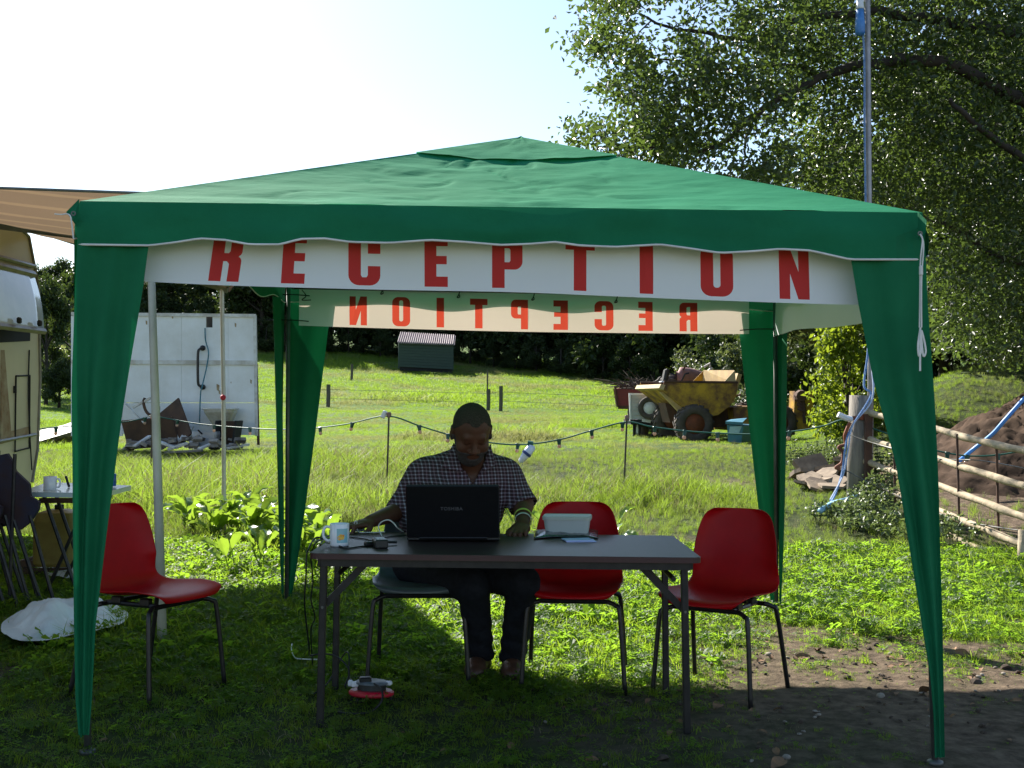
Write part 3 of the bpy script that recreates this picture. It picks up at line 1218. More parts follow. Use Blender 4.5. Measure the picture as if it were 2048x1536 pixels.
# cable reel
rc = P(742, 1404, 4.86)
rc.z = hz(rc.x, rc.y)
rl = thing("cable_reel", "red open cable reel with black plugs lying in the grass under the table", "cable reel", rc)
m_rr = M("red_reel_plastic", (.50, .008, .03), (.42, .008, .025), 10, rough=.35)
rt = Matrix.Rotation(R(-5), 3, 'X') @ Matrix.Rotation(R(2), 3, 'Y')
part("lower_flange", MB().lathe([(.0, .028), (.088, .028), (.094, .034), (.094, .044), (.086, .050), (.0, .050)], rc, 32, rt), m_rr, rl)
part("drum", MB().lathe([(.0, .051), (.060, .051), (.060, .074), (.0, .074)], rc, 28, rt), m_black, rl)
part("socket_plate", MB().lathe([(.0, .075), (.070, .075), (.072, .083), (.060, .088), (.0, .090)], rc, 28, rt), M("grey_socket_plate", (.16, .18, .20), (.1, .12, .13), 40, rough=.4), rl)
part("plug", MB().box(rc + Vector((-.02, -.03, .100)), (.05, .035, .022), R(10), bev=.005), m_black, rl)
part("plug", MB().box(rc + Vector((-.065, -.02, .078)), (.028, .022, .022), R(20), bev=.004).box(rc + Vector((-.086, .0, .078)), (.02, .022, .024), R(0), bev=.004), m_white, rl, label="white plug in the reel")
part("plug", MB().box(rc + Vector((.072, .0, .078)), (.030, .024, .016), R(-20), bev=.004), m_white, rl, label="white plug in the reel")
for (qx, qy) in ((-.075, 0), (.075, .02), (0, .075)):
    part("reel_leg", MB().tube([rc + Vector((qx, qy, .030)), rc + Vector((qx * 1.06, qy * 1.06, -.01))], .008, 6), m_black, rl)
cable("black flex hanging in a loop from the red cable reel",
      [rc + Vector((.02, -.06, .09)), rc + Vector((.055, -.10, .075)), rc + Vector((.06, -.14, .04)), rc + Vector((.03, -.18, .012)), rc + Vector((-.02, -.22, .008)), rc + Vector((-.10, -.20, .008)), rc + Vector((-.18, -.16, .01))], .0042, m_black)
cable("black flex curling between the table leg and the cable reel",
      [rc + Vector((-.08, .0, .085)), rc + Vector((-.10, .05, .10)), rc + Vector((-.11, .12, .17)), rc + Vector((-.14, .16, .16)), rc + Vector((-.20, .12, .05)), rc + Vector((-.25, .05, .02))], .0035, m_black)

# ------------------------------------------------------------------ the seated man (distance-field surface)
def v3(*a):
    return np.array(a, float)


def smin(a, b, k):
    h = np.clip(.5 + .5 * (b - a) / k, 0, 1)
    return b + (a - b) * h - k * h * (1 - h)


def smax(a, b, k):
    return -smin(-a, -b, k)


def cap_(p, a, b, ra, rb):
    a, b = np.asarray(a, float), np.asarray(b, float)
    ab = b - a
    h = np.clip(((p - a) @ ab) / (ab @ ab), 0, 1)
    return np.linalg.norm(p - a - h[:, None] * ab, axis=1) - (ra + (rb - ra) * h)


def ell(p, c, r, M3=None):
    q = p - np.asarray(c, float)
    if M3 is not None:
        q = q @ M3
    r = np.asarray(r, float)
    k0 = np.linalg.norm(q / r, axis=1)
    k1 = np.linalg.norm(q / (r * r), axis=1)
    return k0 * (k0 - 1) / np.maximum(k1, 1e-9)


def surface(f, lo, hi, h):
    """Naive surface nets on a narrow band."""
    lo, hi = np.asarray(lo, float), np.asarray(hi, float)
    K = 4
    nc = np.ceil((hi - lo) / (h * K)).astype(int)
    ax = [lo[i] + (np.arange(nc[i]) + .5) * h * K for i in range(3)]
    G = np.stack(np.meshgrid(*ax, indexing='ij'), -1).reshape(-1, 3)
    D = f(G).reshape(nc)
    fine = np.repeat(np.repeat(np.repeat(D, K, 0), K, 1), K, 2).astype(np.float32)
    band = np.abs(D) < h * K * 2.0
    cb = np.argwhere(band)
    off = np.stack(np.meshgrid(*[np.arange(K)] * 3, indexing='ij'), -1).reshape(-1, 3)
    idx = (cb[:, None, :] * K + off[None]).reshape(-1, 3)
    for s in range(0, len(idx), 400000):
        q = idx[s:s + 400000]
        fine[q[:, 0], q[:, 1], q[:, 2]] = f(lo + (q + .5) * h)
    n = fine.shape
    neg = fine < 0
    c8 = [(i, j, k) for i in (0, 1) for j in (0, 1) for k in (0, 1)]

    def sl(a, o):
        return a[o[0]:n[0] - 1 + o[0], o[1]:n[1] - 1 + o[1], o[2]:n[2] - 1 + o[2]]
    cnt = sum(sl(neg, o).astype(np.int8) for o in c8)
    act = np.argwhere((cnt > 0) & (cnt < 8))
    vid = -np.ones((n[0] - 1, n[1] - 1, n[2] - 1), np.int32)
    vid[act[:, 0], act[:, 1], act[:, 2]] = np.arange(len(act))
    acc = np.zeros((len(act), 3))
    w = np.zeros(len(act))
    for a in c8:
        for axx in range(3):
            if a[axx]:
                continue
            b = list(a)
            b[axx] = 1
            da = fine[act[:, 0] + a[0], act[:, 1] + a[1], act[:, 2] + a[2]]
            db = fine[act[:, 0] + b[0], act[:, 1] + b[1], act[:, 2] + b[2]]
            m = (da < 0) != (db < 0)
            t = np.where(m, da / np.where(m, da - db, 1), 0)
            q = np.tile(np.array(a, float), (len(act), 1))
            q[:, axx] += t
            acc += q * m[:, None]
            w += m
    verts = lo + (act + acc / w[:, None] + .5) * h
    quads = []
    for axx in range(3):
        o1, o2 = [(1, 2), (2, 0), (0, 1)][axx]
        A = neg
        s0 = [slice(None)] * 3
        s1 = [slice(None)] * 3
        s0[axx] = slice(0, -1)
        s1[axx] = slice(1, None)
        ch = A[tuple(s0)] != A[tuple(s1)]
        e = np.argwhere(ch)
        ok = (e[:, o1] > 0) & (e[:, o2] > 0) & (e[:, o1] < n[o1] - 1) & (e[:, o2] < n[o2] - 1)
        e = e[ok]
        inside_ = A[e[:, 0], e[:, 1], e[:, 2]]

        def g(d1, d2):
            q = e.copy()
            q[:, o1] -= d1
            q[:, o2] -= d2
            return vid[q[:, 0], q[:, 1], q[:, 2]]
        Q = np.stack([g(1, 1), g(0, 1), g(0, 0), g(1, 0)], -1)
        Q[~inside_] = Q[~inside_][:, ::-1]
        quads.append(Q)
    Q = np.concatenate(quads)
    Q = Q[(Q >= 0).all(1)]
    return verts, Q


HC = np.array(P(943, 866, 5.30))
ya, pa = R(12), R(36)
hf = v3(math.sin(ya) * math.cos(pa), -math.cos(ya) * math.cos(pa), -math.sin(pa))
hr = v3(math.cos(ya), math.sin(ya), 0)
hu = np.cross(hr, -hf) * -1
hu = np.cross(hf, hr) * -1
if hu[2] < 0:
    hu = -hu
HM = np.stack([hr, hf, hu], 1)


def hl_(p):
    return (p - HC) @ HM / 1.065


def head_sdf(p):
    q = hl_(p)
    q[:, 2] = np.where(q[:, 2] < .05, (q[:, 2] - .05) / 1.09 + .05, q[:, 2])
    d = ell(q, (0, -.012, .036), (.0800, .098, .090))
    d = smin(d, ell(q, (0, .018, -.035), (.0665, .072, .085)), .03)
    d = smin(d, ell(q, (0, .040, -.085), (.042, .040, .034)), .03)
    d = smin(d, cap_(q, (-.034, .076, .032), (.034, .076, .032), .013, .013), .015)
    for s in (-1, 1):
        d = smin(d, ell(q, (s * .043, .055, -.026), (.026, .030, .026)), .018)
        d = smax(d, -ell(q, (s * .031, .093, .013), (.017, .016, .012)), .010)
        d = smin(d, ell(q, (s * .031, .073, .012), (.0145, .0135, .012)), .003)
        d = smin(d, cap_(q, (s * .018, .086, .020), (s * .044, .077, .021), .0045, .004), .006)
    d = smin(d, cap_(q, (0, .088, .018), (0, .106, -.018), .008, .0125), .012)
    for s in (-1, 1):
        d = smin(d, ell(q, (s * .015, .096, -.024), (.009, .010, .008)), .008)
        d = smin(d, cap_(q, (s * .020, .083, -.035), (s * .034, .070, -.062), .006, .005), .014)
    d = smin(d, cap_(q, (-.020, .080, -.054), (.020, .080, -.054), .008, .008), .008)
    d = smin(d, cap_(q, (-.018, .079, -.070), (.018, .079, -.070), .008, .008), .006)
    d = smax(d, -cap_(q, (-.022, .093, -.062), (.022, .093, -.062), .003, .003), .004)
    for s in (-1, 1):
        e = ell(q, (s * .083, -.006, .004), (.0085, .020, .033))
        e = smax(e, -ell(q, (s * .091, .002, .006), (.006, .011, .020)), .004)
        d = smin(d, e, .006)
    return d


NB = np.array(P(938, 930, 5.44))
SH = {-1: np.array(P(842, 950, 5.50)), 1: np.array(P(1014, 950, 5.50))}
ELB = {-1: np.array(P(800, 1022, 5.44)), 1: np.array(P(1046, 1010, 5.42))}
WR = {-1: np.array(P(742, 1046, 5.22)), 1: np.array(P(1046, 1046, 5.19))}
WR[-1][2] = tz(WR[-1][0]) + .045
WR[1][2] = tz(WR[1][0]) + .040
PEL = v3(-.36, 5.44, .52)
HIP = {-1: PEL + v3(-.09, -.02, -.02), 1: PEL + v3(.10, -.02, -.02)}
KN = {-1: np.array(P(946, 1172, 5.08)), 1: np.array(P(1046, 1165, 5.06))}
AN = {-1: np.array(P(962, 1315, 5.40)), 1: np.array(P(1024, 1318, 5.40))}
AN[-1][2] = hz(AN[-1][0], AN[-1][1]) + .11
AN[1][2] = hz(AN[1][0], AN[1][1]) + .11


def torso_sdf(p, g=0.0):
    d = ell(p, NB + v3(-.01, .035, -.15), (.185 + g, .125 + g, .20 + g))
    d = smin(d, cap_(p, SH[-1] + v3(.05, 0, .0), SH[1] + v3(-.05, 0, .0), .078 + g, .078 + g), .05)
    d = smin(d, ell(p, PEL + v3(.03, -.02, .16), (.19 + g, .155 + g, .20 + g)), .07)
    d = smin(d, ell(p, PEL + v3(0, .0, .0), (.19 + g, .14 + g, .11 + g)), .06)
    for s in (-1, 1):
        d = smin(d, cap_(p, NB + v3(s * .035, .035, .035), SH[s] + v3(-s * .05, 0, .022), .048 + g, .050 + g), .04)
    return d


def arm_sdf(p, s, g=0.0):
    d = cap_(p, SH[s], ELB[s], .066 + g, .050 + g)
    return d


def hand_sdf(p, s):
    w = WR[s]
    if s > 0:      # resting palm down, fingers curled towards the camera
        fwd = v3(-.20, -.93, -.32)
        nrm = v3(0, -.32, .94)
    else:          # cupped over the mouse
        fwd = v3(-.72, -.66, -.22)
        nrm = v3(-.15, -.18, .97)
    fwd = fwd / np.linalg.norm(fwd)
    side = np.cross(fwd, nrm)
    side /= np.linalg.norm(side)      # points to the viewer's left for palm down, facing the camera
    nrm = np.cross(side, fwd)
    M3 = np.stack([side, fwd, nrm], 1)
    q = (p - w) @ M3
    d = ell(q, (0, .050, .002), (.043, .056, .019))
    tn = s                            # thumb side along local side axis
    fl = [(.031, .090, .084), (.011, .098, .094), (-.010, .095, .088), (-.030, .085, .070)]
    drop = .030 if s > 0 else .034
    for i, (x, y0, ln) in enumerate(fl):
        x = x * tn
        k0 = (x * .92, y0 - .018, .006)
        k1 = (x * 1.12, y0 + ln * .30, .010)
        k2 = (x * 1.16, y0 + ln * .55, -.010 - drop * .25)
        k3 = (x * 1.10, y0 + ln * .64, -.012 - drop)
        r_ = .0098 if i < 3 else .0086
        f = cap_(q, k0, k1, r_ + .001, r_)
        f = smin(f, cap_(q, k1, k2, r_, r_ - .0008), .004)
        f = smin(f, cap_(q, k2, k3, r_ - .0008, r_ - .002), .004)
        d = smin(d, f, .006)
    t0 = (.030 * tn, .020, -.004)
    t1 = (.054 * tn, .050, -.016)
    t2 = (.058 * tn, .078, -.026)
    t3 = (.050 * tn, .100, -.034)
    f = smin(cap_(q, t0, t1, .015, .0115), cap_(q, t1, t2, .0115, .0105), .006)
    f = smin(f, cap_(q, t2, t3, .0105, .0085), .004)
    d = smin(d, f, .010)
    return d


def skin_sdf(p):
    d = torso_sdf(p, -.012)
    d = smin(d, cap_(p, HC + hu * -.055 + hf * -.022, NB + v3(0, .02, -.03), .062, .070), .02)
    for s in (-1, 1):
        a = smin(arm_sdf(p, s, -.010), cap_(p, ELB[s], WR[s], .047, .029), .03)
        d = smin(d, a, .03)
        d = smin(d, hand_sdf(p, s), .014)
        l = smin(cap_(p, HIP[s], KN[s], .078, .055), cap_(p, KN[s], AN[s], .055, .040), .02)
        d = smin(d, l, .03)
    return smin(d, head_sdf(p), .012)


V, Q = surface(skin_sdf, (-.80, 4.92, .02), (.26, 5.68, 1.30), .0036)
m_skin = M("dark_brown_skin", (.085, .034, .018), (.11, .044, .024), 14, rough=.5, bump=.08, bscale=300, spec=.3)
man = link("person", fast_mesh("person", V, Q, m_skin, quads=True, smooth=True))
prop(man, "man in dark checked short sleeved shirt sitting at the table, looking down at the laptop", "person")


def child(name, f, lo, hi, h, mat_):
    v, q = surface(f, lo, hi, h)
    return link(name, fast_mesh(name, v, q, mat_, quads=True, smooth=True), man)


def shirt_sdf(p):
    fold = .004 * np.sin(p[:, 2] * 70 + p[:, 0] * 25 + 3 * vnoise(p[:, 0], p[:, 2], 9, 3, 2)) * sm(.95, .80, p[:, 2])
    d = torso_sdf(p, .006)
    for s in (-1, 1):
        e = ELB[s]
        a = cap_(p, SH[s], e, .074, .064)
        # cut the sleeve just above the elbow bend
        dr = (e - SH[s]) / np.linalg.norm(e - SH[s])
        pl = (p - (SH[s] + (e - SH[s]) * 1.02)) @ dr
        a = smax(a, pl, .008)
        d = smin(d, a, .035)
    d = d + fold * .8
    # neck opening and open collar vee
    d = smax(d, -cap_(p, NB + v3(.005, -.005, .04), NB + v3(.003, -.03, .25), .074, .085), .01)
    uu = 1024 + F * p[:, 0] / p[:, 1]
    vv = 826 - (p[:, 2] - CAMH) * F / p[:, 1]
    vee = np.maximum((np.abs(uu - 946) - np.clip((970 - vv) * .52, -40, 34)) * .0020, p[:, 1] - (NB[1] - .01))
    vee = np.maximum(vee, (880 - vv) * .0023)
    d = smax(d, -vee, .006)
    return smax(d, -(p[:, 2] - .50), .01)


def shirt_mat():
    m, nt, out = _new("checked_shirt_cloth")
    N, L = nt.nodes, nt.links
    tc = N.new("ShaderNodeTexCoord")
    nz = N.new("ShaderNodeTexNoise")
    nz.inputs["Scale"].default_value = 9
    L.new(tc.outputs["Object"], nz.inputs[0])
    mx = N.new("ShaderNodeVectorMath")
    mx.operation = 'MULTIPLY_ADD'
    mx.inputs[1].default_value = (.012, .012, .012)
    L.new(nz.outputs[1], mx.inputs[0])
    L.new(tc.outputs["Object"], mx.inputs[2])
    sx = N.new("ShaderNodeSeparateXYZ")
    L.new(mx.outputs[0], sx.inputs[0])
    # cloth coordinates: across (x, leaning with depth) and down (z)

    def band(src, per, w, ph=0):
        a = N.new("ShaderNodeMath")
        a.operation = 'MULTIPLY_ADD'
        a.inputs[1].default_value = 1 / per
        a.inputs[2].default_value = ph
        L.new(src, a.inputs[0])
        f = N.new("ShaderNodeMath")
        f.operation = 'FRACT'
        L.new(a.outputs[0], f.inputs[0])
        c = N.new("ShaderNodeMath")
        c.operation = 'LESS_THAN'
        c.inputs[1].default_value = w
        L.new(f.outputs[0], c.inputs[0])
        return c.outputs[0]
    ax = N.new("ShaderNodeMath")
    ax.operation = 'MULTIPLY_ADD'
    ax.inputs[1].default_value = .35
    L.new(sx.outputs[1], ax.inputs[0])
    L.new(sx.outputs[0], ax.inputs[2])
    a = band(ax.outputs[0], .0165, .34)
    b = band(sx.outputs[2], .0165, .34)
    c = band(ax.outputs[0], .033, .17, .5)
    ad = N.new("ShaderNodeMath")
    ad.operation = 'ADD'
    L.new(a, ad.inputs[0])
    L.new(b, ad.inputs[1])
    ml = N.new("ShaderNodeMath")
    ml.operation = 'MULTIPLY'
    ml.inputs[1].default_value = .5
    L.new(ad.outputs[0], ml.inputs[0])
    rp = N.new("ShaderNodeValToRGB")
    e = rp.color_ramp.elements
    e[0].position, e[0].color = 0, (.040, .020, .024, 1)
    e[1].position, e[1].color = 1, (.34, .32, .38, 1)
    k = e.new(.5)
    k.color = (.14, .105, .13, 1)
    L.new(ml.outputs[0], rp.inputs[0])
    m2 = N.new("ShaderNodeMixRGB")
    m2.inputs[2].default_value = (.11, .02, .035, 1)
    q = N.new("ShaderNodeMath")
    q.operation = 'MULTIPLY'
    q.inputs[1].default_value = .45
    L.new(c, q.inputs[0])
    L.new(q.outputs[0], m2.inputs[0])
    L.new(rp.outputs[0], m2.inputs[1])
    p = N.new("ShaderNodeBsdfPrincipled")
    p.inputs["Roughness"].default_value = .85
    p.inputs["Specular IOR Level"].default_value = .2
    L.new(m2.outputs[0], p.inputs["Base Color"])
    L.new(p.outputs[0], out.inputs[0])
    return m


m_shirt = shirt_mat()
child("shirt", shirt_sdf, (-.62, 5.16, .46), (.20, 5.68, 1.12), .006, m_shirt)


# collar: two pointed leaves folded down, laid on the cloth
def on_shirt(u, v, lift=.006, dflt=5.40):
    Y = np.linspace(5.20, 5.60, 240)
    pts = np.array([P(u, v, y) for y in Y])
    d = shirt_sdf(pts)
    i = np.argmax(d < 0)
    y = Y[i] if d[i] < 0 else dflt
    return np.array([u, v, min(y, dflt) - lift])


for quad in ([(908, 886, 5.42), (881, 934, 5.36), (926, 944, 5.34), (912, 896, 5.40)], [(981, 888, 5.42), (990, 930, 5.36), (962, 946, 5.34), (975, 900, 5.40)]):
    c4 = [on_shirt(u, v, .010, dfl) for u, v, dfl in quad]

    def fn(s, t):
        a_ = c4[0] * (1 - t) + c4[1] * t
        b_ = c4[3] * (1 - t) + c4[2] * t
        q = a_ * (1 - s) + b_ * s
        return P(q[0], q[1], q[2] - .008 * math.sin(math.pi * s))
    o = part("collar", MB().grid(fn, 8, 10), m_shirt, man, smooth=True)
    solid(o, .004, 0)
mb = MB()
pts = [P(*on_shirt(948 + k * .6, 968 + k * 8, .004)) for k in range(9)]
mb.tube(pts, .004, 5)
part("placket", mb, m_shirt, man, smooth=True)

for s in (-1, 1):
    dr = (ELB[s] - SH[s]) / np.linalg.norm(ELB[s] - SH[s])
    c = SH[s] + (ELB[s] - SH[s]) * .99
    part("cuff", MB().lathe([(.066, -.012), (.070, -.012), (.070, .010), (.066, .010)], c, 30, rot_to(dr), closed=True), m_shirt, man, smooth=True)


def trousers_sdf(p):
    d = ell(p, PEL + v3(0, 0, -.02), (.20, .155, .11))
    for s in (-1, 1):
        bx = v3(0, .0, .0)
        l = smin(cap_(p, HIP[s], KN[s], .095, .073), cap_(p, KN[s], AN[s] + v3(0, .0, -.045), .071, .060), .02)
        l = l + .004 * np.sin(p[:, 2] * 75 + p[:, 0] * 30) * sm(.42, .15, p[:, 2])
        l = smax(l, -(p[:, 2] - (AN[s][2] - .045)), .006)
        d = smin(d, l, .025)
    return d


child("trousers", trousers_sdf, (-.62, 4.92, .03), (.20, 5.68, .68), .007, M("black_denim", (.010, .011, .016), (.016, .018, .026), 30, rough=.85, bump=.3, bscale=400, spec=.2))

for s in (-1, 1):
    a = AN[s].copy()
    g = hz(a[0], a[1])
    toe = v3(a[0] + s * .01 - .01, a[1] - .185, g + .035)

    def shoe(p, a=a, toe=toe, g=g):
        d = ell(p, (toe + v3(0, .05, .004)), (.050, .075, .042))
        d = smin(d, cap_(p, toe + v3(0, .08, .02), v3(a[0], a[1] + .02, g + .05), .042, .044), .03)
        d = smin(d, cap_(p, v3(a[0], a[1], g + .05), v3(a[0], a[1] + .01, g + .115), .044, .048), .02)
        return smax(d, -(p[:, 2] - (g + .012)), .004)
    child("shoe", shoe, (a[0] - .13, a[1] - .26, g), (a[0] + .13, a[1] + .12, g + .2), .005, M("brown_boot_leather", (.06, .028, .016), (.09, .04, .022), 20, rough=.5, bump=.2, bscale=60))
    sole = []
    for k in range(20):
        an = 2 * math.pi * k / 20
        yy = math.sin(an) * .135
        ww = .043 + .008 * math.sin(an * 1 - 1.5)
        sole.append((a[0] * (1 - (.5 - yy / .27)) + toe[0] * (.5 - yy / .27) + math.cos(an) * ww, a[1] - .075 + yy, g + .001))
    part("sole", MB().prism(sole, (0, 0, .022)), m_black, man)


def hair_sdf(p):
    q = hl_(p)
    n = vnoise(q[:, 0] + q[:, 2] * .5, q[:, 1] - q[:, 2], 160, 5, 3)
    d = head_sdf(p) - .0022 - .0012 * n
    # hairline: high and receding on the forehead, down to the ears at the sides
    line = .082 - 1.0 * np.clip(.060 - q[:, 1], 0, .5)
    line = np.where(q[:, 1] < .004, -.03, line)
    line = line + .020 * np.exp(-((np.abs(q[:, 0]) - .040) / .016) ** 2) * (q[:, 1] > .02) + .005 * n
    d = smax(d, line - q[:, 2], .003)
    ear = ell(q, (0, -.004, .004), (.15, .022, .034))
    return np.maximum(d, -ear)


child("hair", hair_sdf, HC - .16, HC + .16, .003, M("cropped_black_hair", (.026, .021, .016), (.085, .072, .058), 300, rough=.9, bump=.6, bscale=700, spec=.15))


def beard_sdf(p):
    q = hl_(p)
    d = head_sdf(p) - .0022
    reg = -.030 - .55 * np.clip(.07 - q[:, 1], 0, 1) - q[:, 2]         # below a line that rises to the mouth
    reg = np.minimum(-reg, 9)
    line = -.040 + .9 * np.clip(.062 - q[:, 1], 0, .05)
    d = smax(d, q[:, 2] - line, .004)
    d = smax(d, -(q[:, 1] - .000), .004)
    mouth = ell(q, (0, .085, -.062), (.026, .03, .013))
    return smax(d, -mouth, .003)


child("beard", beard_sdf, HC - .16, HC + .16, .003, M("grey_stubble", (.045, .034, .030), (.085, .078, .074), 260, rough=.9, bump=.4, bscale=700, spec=.15))
for s in (-1, 1):
    c = Vector(HC + HM @ v3(s * .031, .0735, .009))
    part("eye", MB().lathe([(.0, -.0125), (.006, -.011), (.0105, -.006), (.0122, 0), (.0105, .006), (.006, .011), (.0, .0125)], c, 14), M("eye_white", (.30, .26, .22), rough=.15), man, smooth=True)
# wristbands on the arm to the right
for t, mm_, w in ((.62, M("yellow_wristband", (.62, .80, .10), (.70, .82, .18), 20, rough=.5, trans=.35), .016), (.80, M("white_wristband", (.75, .80, .72), rough=.5, trans=.3), .014)):
    c = ELB[1] + (WR[1] - ELB[1]) * t
    rr = .047 + (.029 - .047) * t + .004
    part("wristband", MB().lathe([(rr, -w / 2), (rr + .0015, -w / 2), (rr + .0015, w / 2), (rr, w / 2)], c, 26, rot_to(WR[1] - ELB[1]), closed=True), mm_, man, smooth=True)
tg = np.array(P(1014, 1032, 5.16))
part("wristband", MB().grid(lambda u, v: Vector(tg) + Vector((-.012 + .03 * v + .014 * u, -.01 * u, .035 - .035 * v * 1.6 - .006 * u)), 4, 4), MATS["yellow_wristband"], man, label="loose end of the yellow wristband")

# ------------------------------------------------------------------ caravan at the left
m_car = M("cream_caravan_panel", (.62, .57, .38), (.54, .50, .34), 1.2, rough=.45, bump=.15, bscale=3)
m_rust = M("rusty_streaks", (.20, .10, .03), (.42, .38, .24), 6, rough=.8, contrast=.2)
m_rail = M("weathered_aluminium", (.28, .27, .23), (.20, .19, .16), 10, rough=.45, metal=.5)
m_acr = M("pale_window_acrylic", (.45, .55, .62), (.55, .64, .70), 3, rough=.12, coat=.3)
m_dark = M("dark_gap", (.012, .012, .012), rough=.8)
CXF, CYF = -4.10, 10.0


def wx(Y):
    return CXF + (CYF - Y) * .0423


def WP(u, v, off=0.0):
    """Point on the caravan's long wall seen at (u, v)."""
    k = (u - 1024) / F
    Y = (CXF + CYF * .0423) / (k + .0423)
    p = P(u, v, Y)
    return p + Vector((off, 0, 0))


cv = thing("caravan", "old cream touring caravan with rust streaks at the left edge beside the awning", "caravan", (-5.2, 7.4, 0))
prof = []
for (y, z) in ((4.4, .62), (4.25, 1.1), (4.35, 2.1), (4.8, 2.68), (5.3, 2.78), (9.3, 2.80), (9.75, 2.70), (9.98, 2.3), (10.04, 1.5), (10.0, .9), (9.88, .62)):
    prof.append(Vector((wx(y), y, z)))
part("body", MB().prism(prof, (-2.1, 0, 0)), m_car, cv)
sk = MB().prism([Vector((wx(y) - .06, y, z)) for (y, z) in ((4.6, .60), (9.7, .60), (9.7, .38), (4.6, .38))], (-1.9, 0, 0))
part("chassis", sk, m_dark, cv)
for xx in (-4.28, -6.0):
    part("wheel", MB().lathe([(0, -.09), (.14, -.09), (.15, -.06), (.27, -.09), (.31, -.06), (.31, .06), (.27, .09), (0, .09)], Vector((xx, 7.0, hz(xx, 7.0) + .31)), 24, rot_to((1, 0, 0))), M("old_rubber", (.02, .02, .02), (.05, .045, .04), 8, rough=.85), cv, smooth=True)
mb = MB()
mb.tube([Vector((wx(y) + .006, y, z)) for (y, z) in ((4.8, 2.68), (5.3, 2.78), (9.3, 2.80), (9.75, 2.70), (9.98, 2.3), (10.04, 1.5), (10.0, .9), (9.88, .62))], .014, 6)
mb.tube([WP(-60, 893, .01), WP(69, 869, .01)], .014, 6)
part("trim_rail", mb, m_rail, cv)
part("rust_streak", MB().prism([WP(0, 868, .003), WP(60, 852, .003), WP(62, 872, .003), WP(0, 888, .003)], (.002, 0, 0)), m_rust, cv)
part("rust_streak", MB().prism([WP(0, 700, .003), WP(8, 700, .003), WP(22, 870, .003), WP(0, 872, .003)], (.002, 0, 0)), m_rust, cv)
# locker door outline and hinge
mb = MB()
q = [WP(30, 752, .008), WP(58, 751, .008), WP(57, 896, .008), WP(28, 903, .008)]
for i in range(4):
    mb.tube([q[i], q[(i + 1) % 4]], .007, 5)
part("locker_frame", mb, m_dark, cv)
part("locker_hinge", MB().tube([WP(27, 772, .012), WP(27, 786, .012)], .014, 6), m_dark, cv)
mb = MB().tube(spline([WP(56, 700, .012), WP(54, 780, .012), WP(56, 850, .012), WP(61, 940, .012)]), .006, 5)
part("door_edge_cable", mb, m_dark, cv)
# window: dark opening, pushed-out pane and frame
wnd = part("window", MB().prism([WP(-90, 520, .004), WP(62, 556, .004), WP(58, 682, .004), WP(-90, 690, .004)], (.006, 0, 0)), m_dark, cv)
a, b = WP(-90, 512, .03), WP(60, 549, .03)
c_, d_ = P(88, 663, 9.62), P(-100, 640, 8.2)


def pane_fn(s, t):
    p = a.lerp(b, s).lerp(d_.lerp(c_, s), t)
    return p + Vector((.02 * math.sin(math.pi * t), 0, 0))


o = link("pane", mesh_from("pane", *(lambda m: (m.v, m.f))(MB().grid(pane_fn, 10, 12)), m_acr, True), wnd)
solid(o, .006)
o = link("pane_frame", mesh_from("pane_frame", *(lambda m: (m.v, m.f))(MB().tube([d_, c_], .028, 6).tube([a, b], .03, 6).tube([a + Vector((.0, 0, .07)), b + Vector((0, 0, .07))], .02, 6)), m_rail), wnd)
for k, t in enumerate((.40, .66, .9)):
    p = d_.lerp(c_, t) + Vector((.03, 0, .06))
    link("catch", mesh_from("catch", *(lambda m: (m.v, m.f))(MB().box(p, (.03, .05, .05), bev=.01)), m_dark), wnd)

# awning: striped brown canvas, rails and two pale poles
aw = thing("awning", "brown striped canvas awning stretched from the caravan over two pale poles", "awning", (-2.8, 8, 0))
NL, NR, FL_, FR_ = P(-330, 345, 5.9), P(415, 391, 5.9), P(30, 452, 10.0), P(457, 572, 10.0)
NL.x, FL_.x = wx(5.9) + .02, wx(10) + .02
NL.z = 2.44


def aw_fn(s, t):
    p = NL.lerp(NR, s).lerp(FL_.lerp(FR_, s), t)
    p.x += .22 * s ** 3 * math.sin(math.pi * t)  # unseen outer edge bulged out to shade the ground by the table
    p.z -= .10 * math.sin(math.pi * s) * (1 - .3 * t) * math.sin(math.pi * min(1, t * .9 + .05)) - .015 * float(vnoise(s * 5, t * 9, 1, 61, 3))
    return p


m, nt, out = _new("brown_striped_canvas")
N, L = nt.nodes, nt.links
tcn = N.new("ShaderNodeTexCoord")
wv = N.new("ShaderNodeTexWave")
wv.inputs["Scale"].default_value = .8
wv.inputs["Distortion"].default_value = .4
mp = N.new("ShaderNodeMapping")
mp.inputs["Rotation"].default_value = (0, 0, R(70))
L.new(tcn.outputs["Object"], mp.inputs[0])
L.new(mp.outputs[0], wv.inputs[0])
rp = N.new("ShaderNodeValToRGB")
rp.color_ramp.elements[0].position = .86
rp.color_ramp.elements[0].color = (.30, .205, .13, 1)
rp.color_ramp.elements[1].position = .93
rp.color_ramp.elements[1].color = (.40, .27, .16, 1)
L.new(wv.outputs[1], rp.inputs[0])
pp = N.new("ShaderNodeBsdfPrincipled")
pp.inputs["Roughness"].default_value = .85
tt = N.new("ShaderNodeBsdfTranslucent")
mxs = N.new("ShaderNodeMixShader")
mxs.inputs[0].default_value = .30
L.new(rp.outputs[0], pp.inputs[0])
L.new(rp.outputs[0], tt.inputs[0])
L.new(pp.outputs[0], mxs.inputs[1])
L.new(tt.outputs[0], mxs.inputs[2])
L.new(mxs.outputs[0], out.inputs[0])
o = part("canvas", MB().grid(aw_fn, 40, 40), m, aw, smooth=True)
part("rafter", MB().tube([aw_fn(0, .42) + Vector((0, 0, -.06)), aw_fn(1, .42) + Vector((0, 0, -.05))], .05, 4), m_rail, aw)
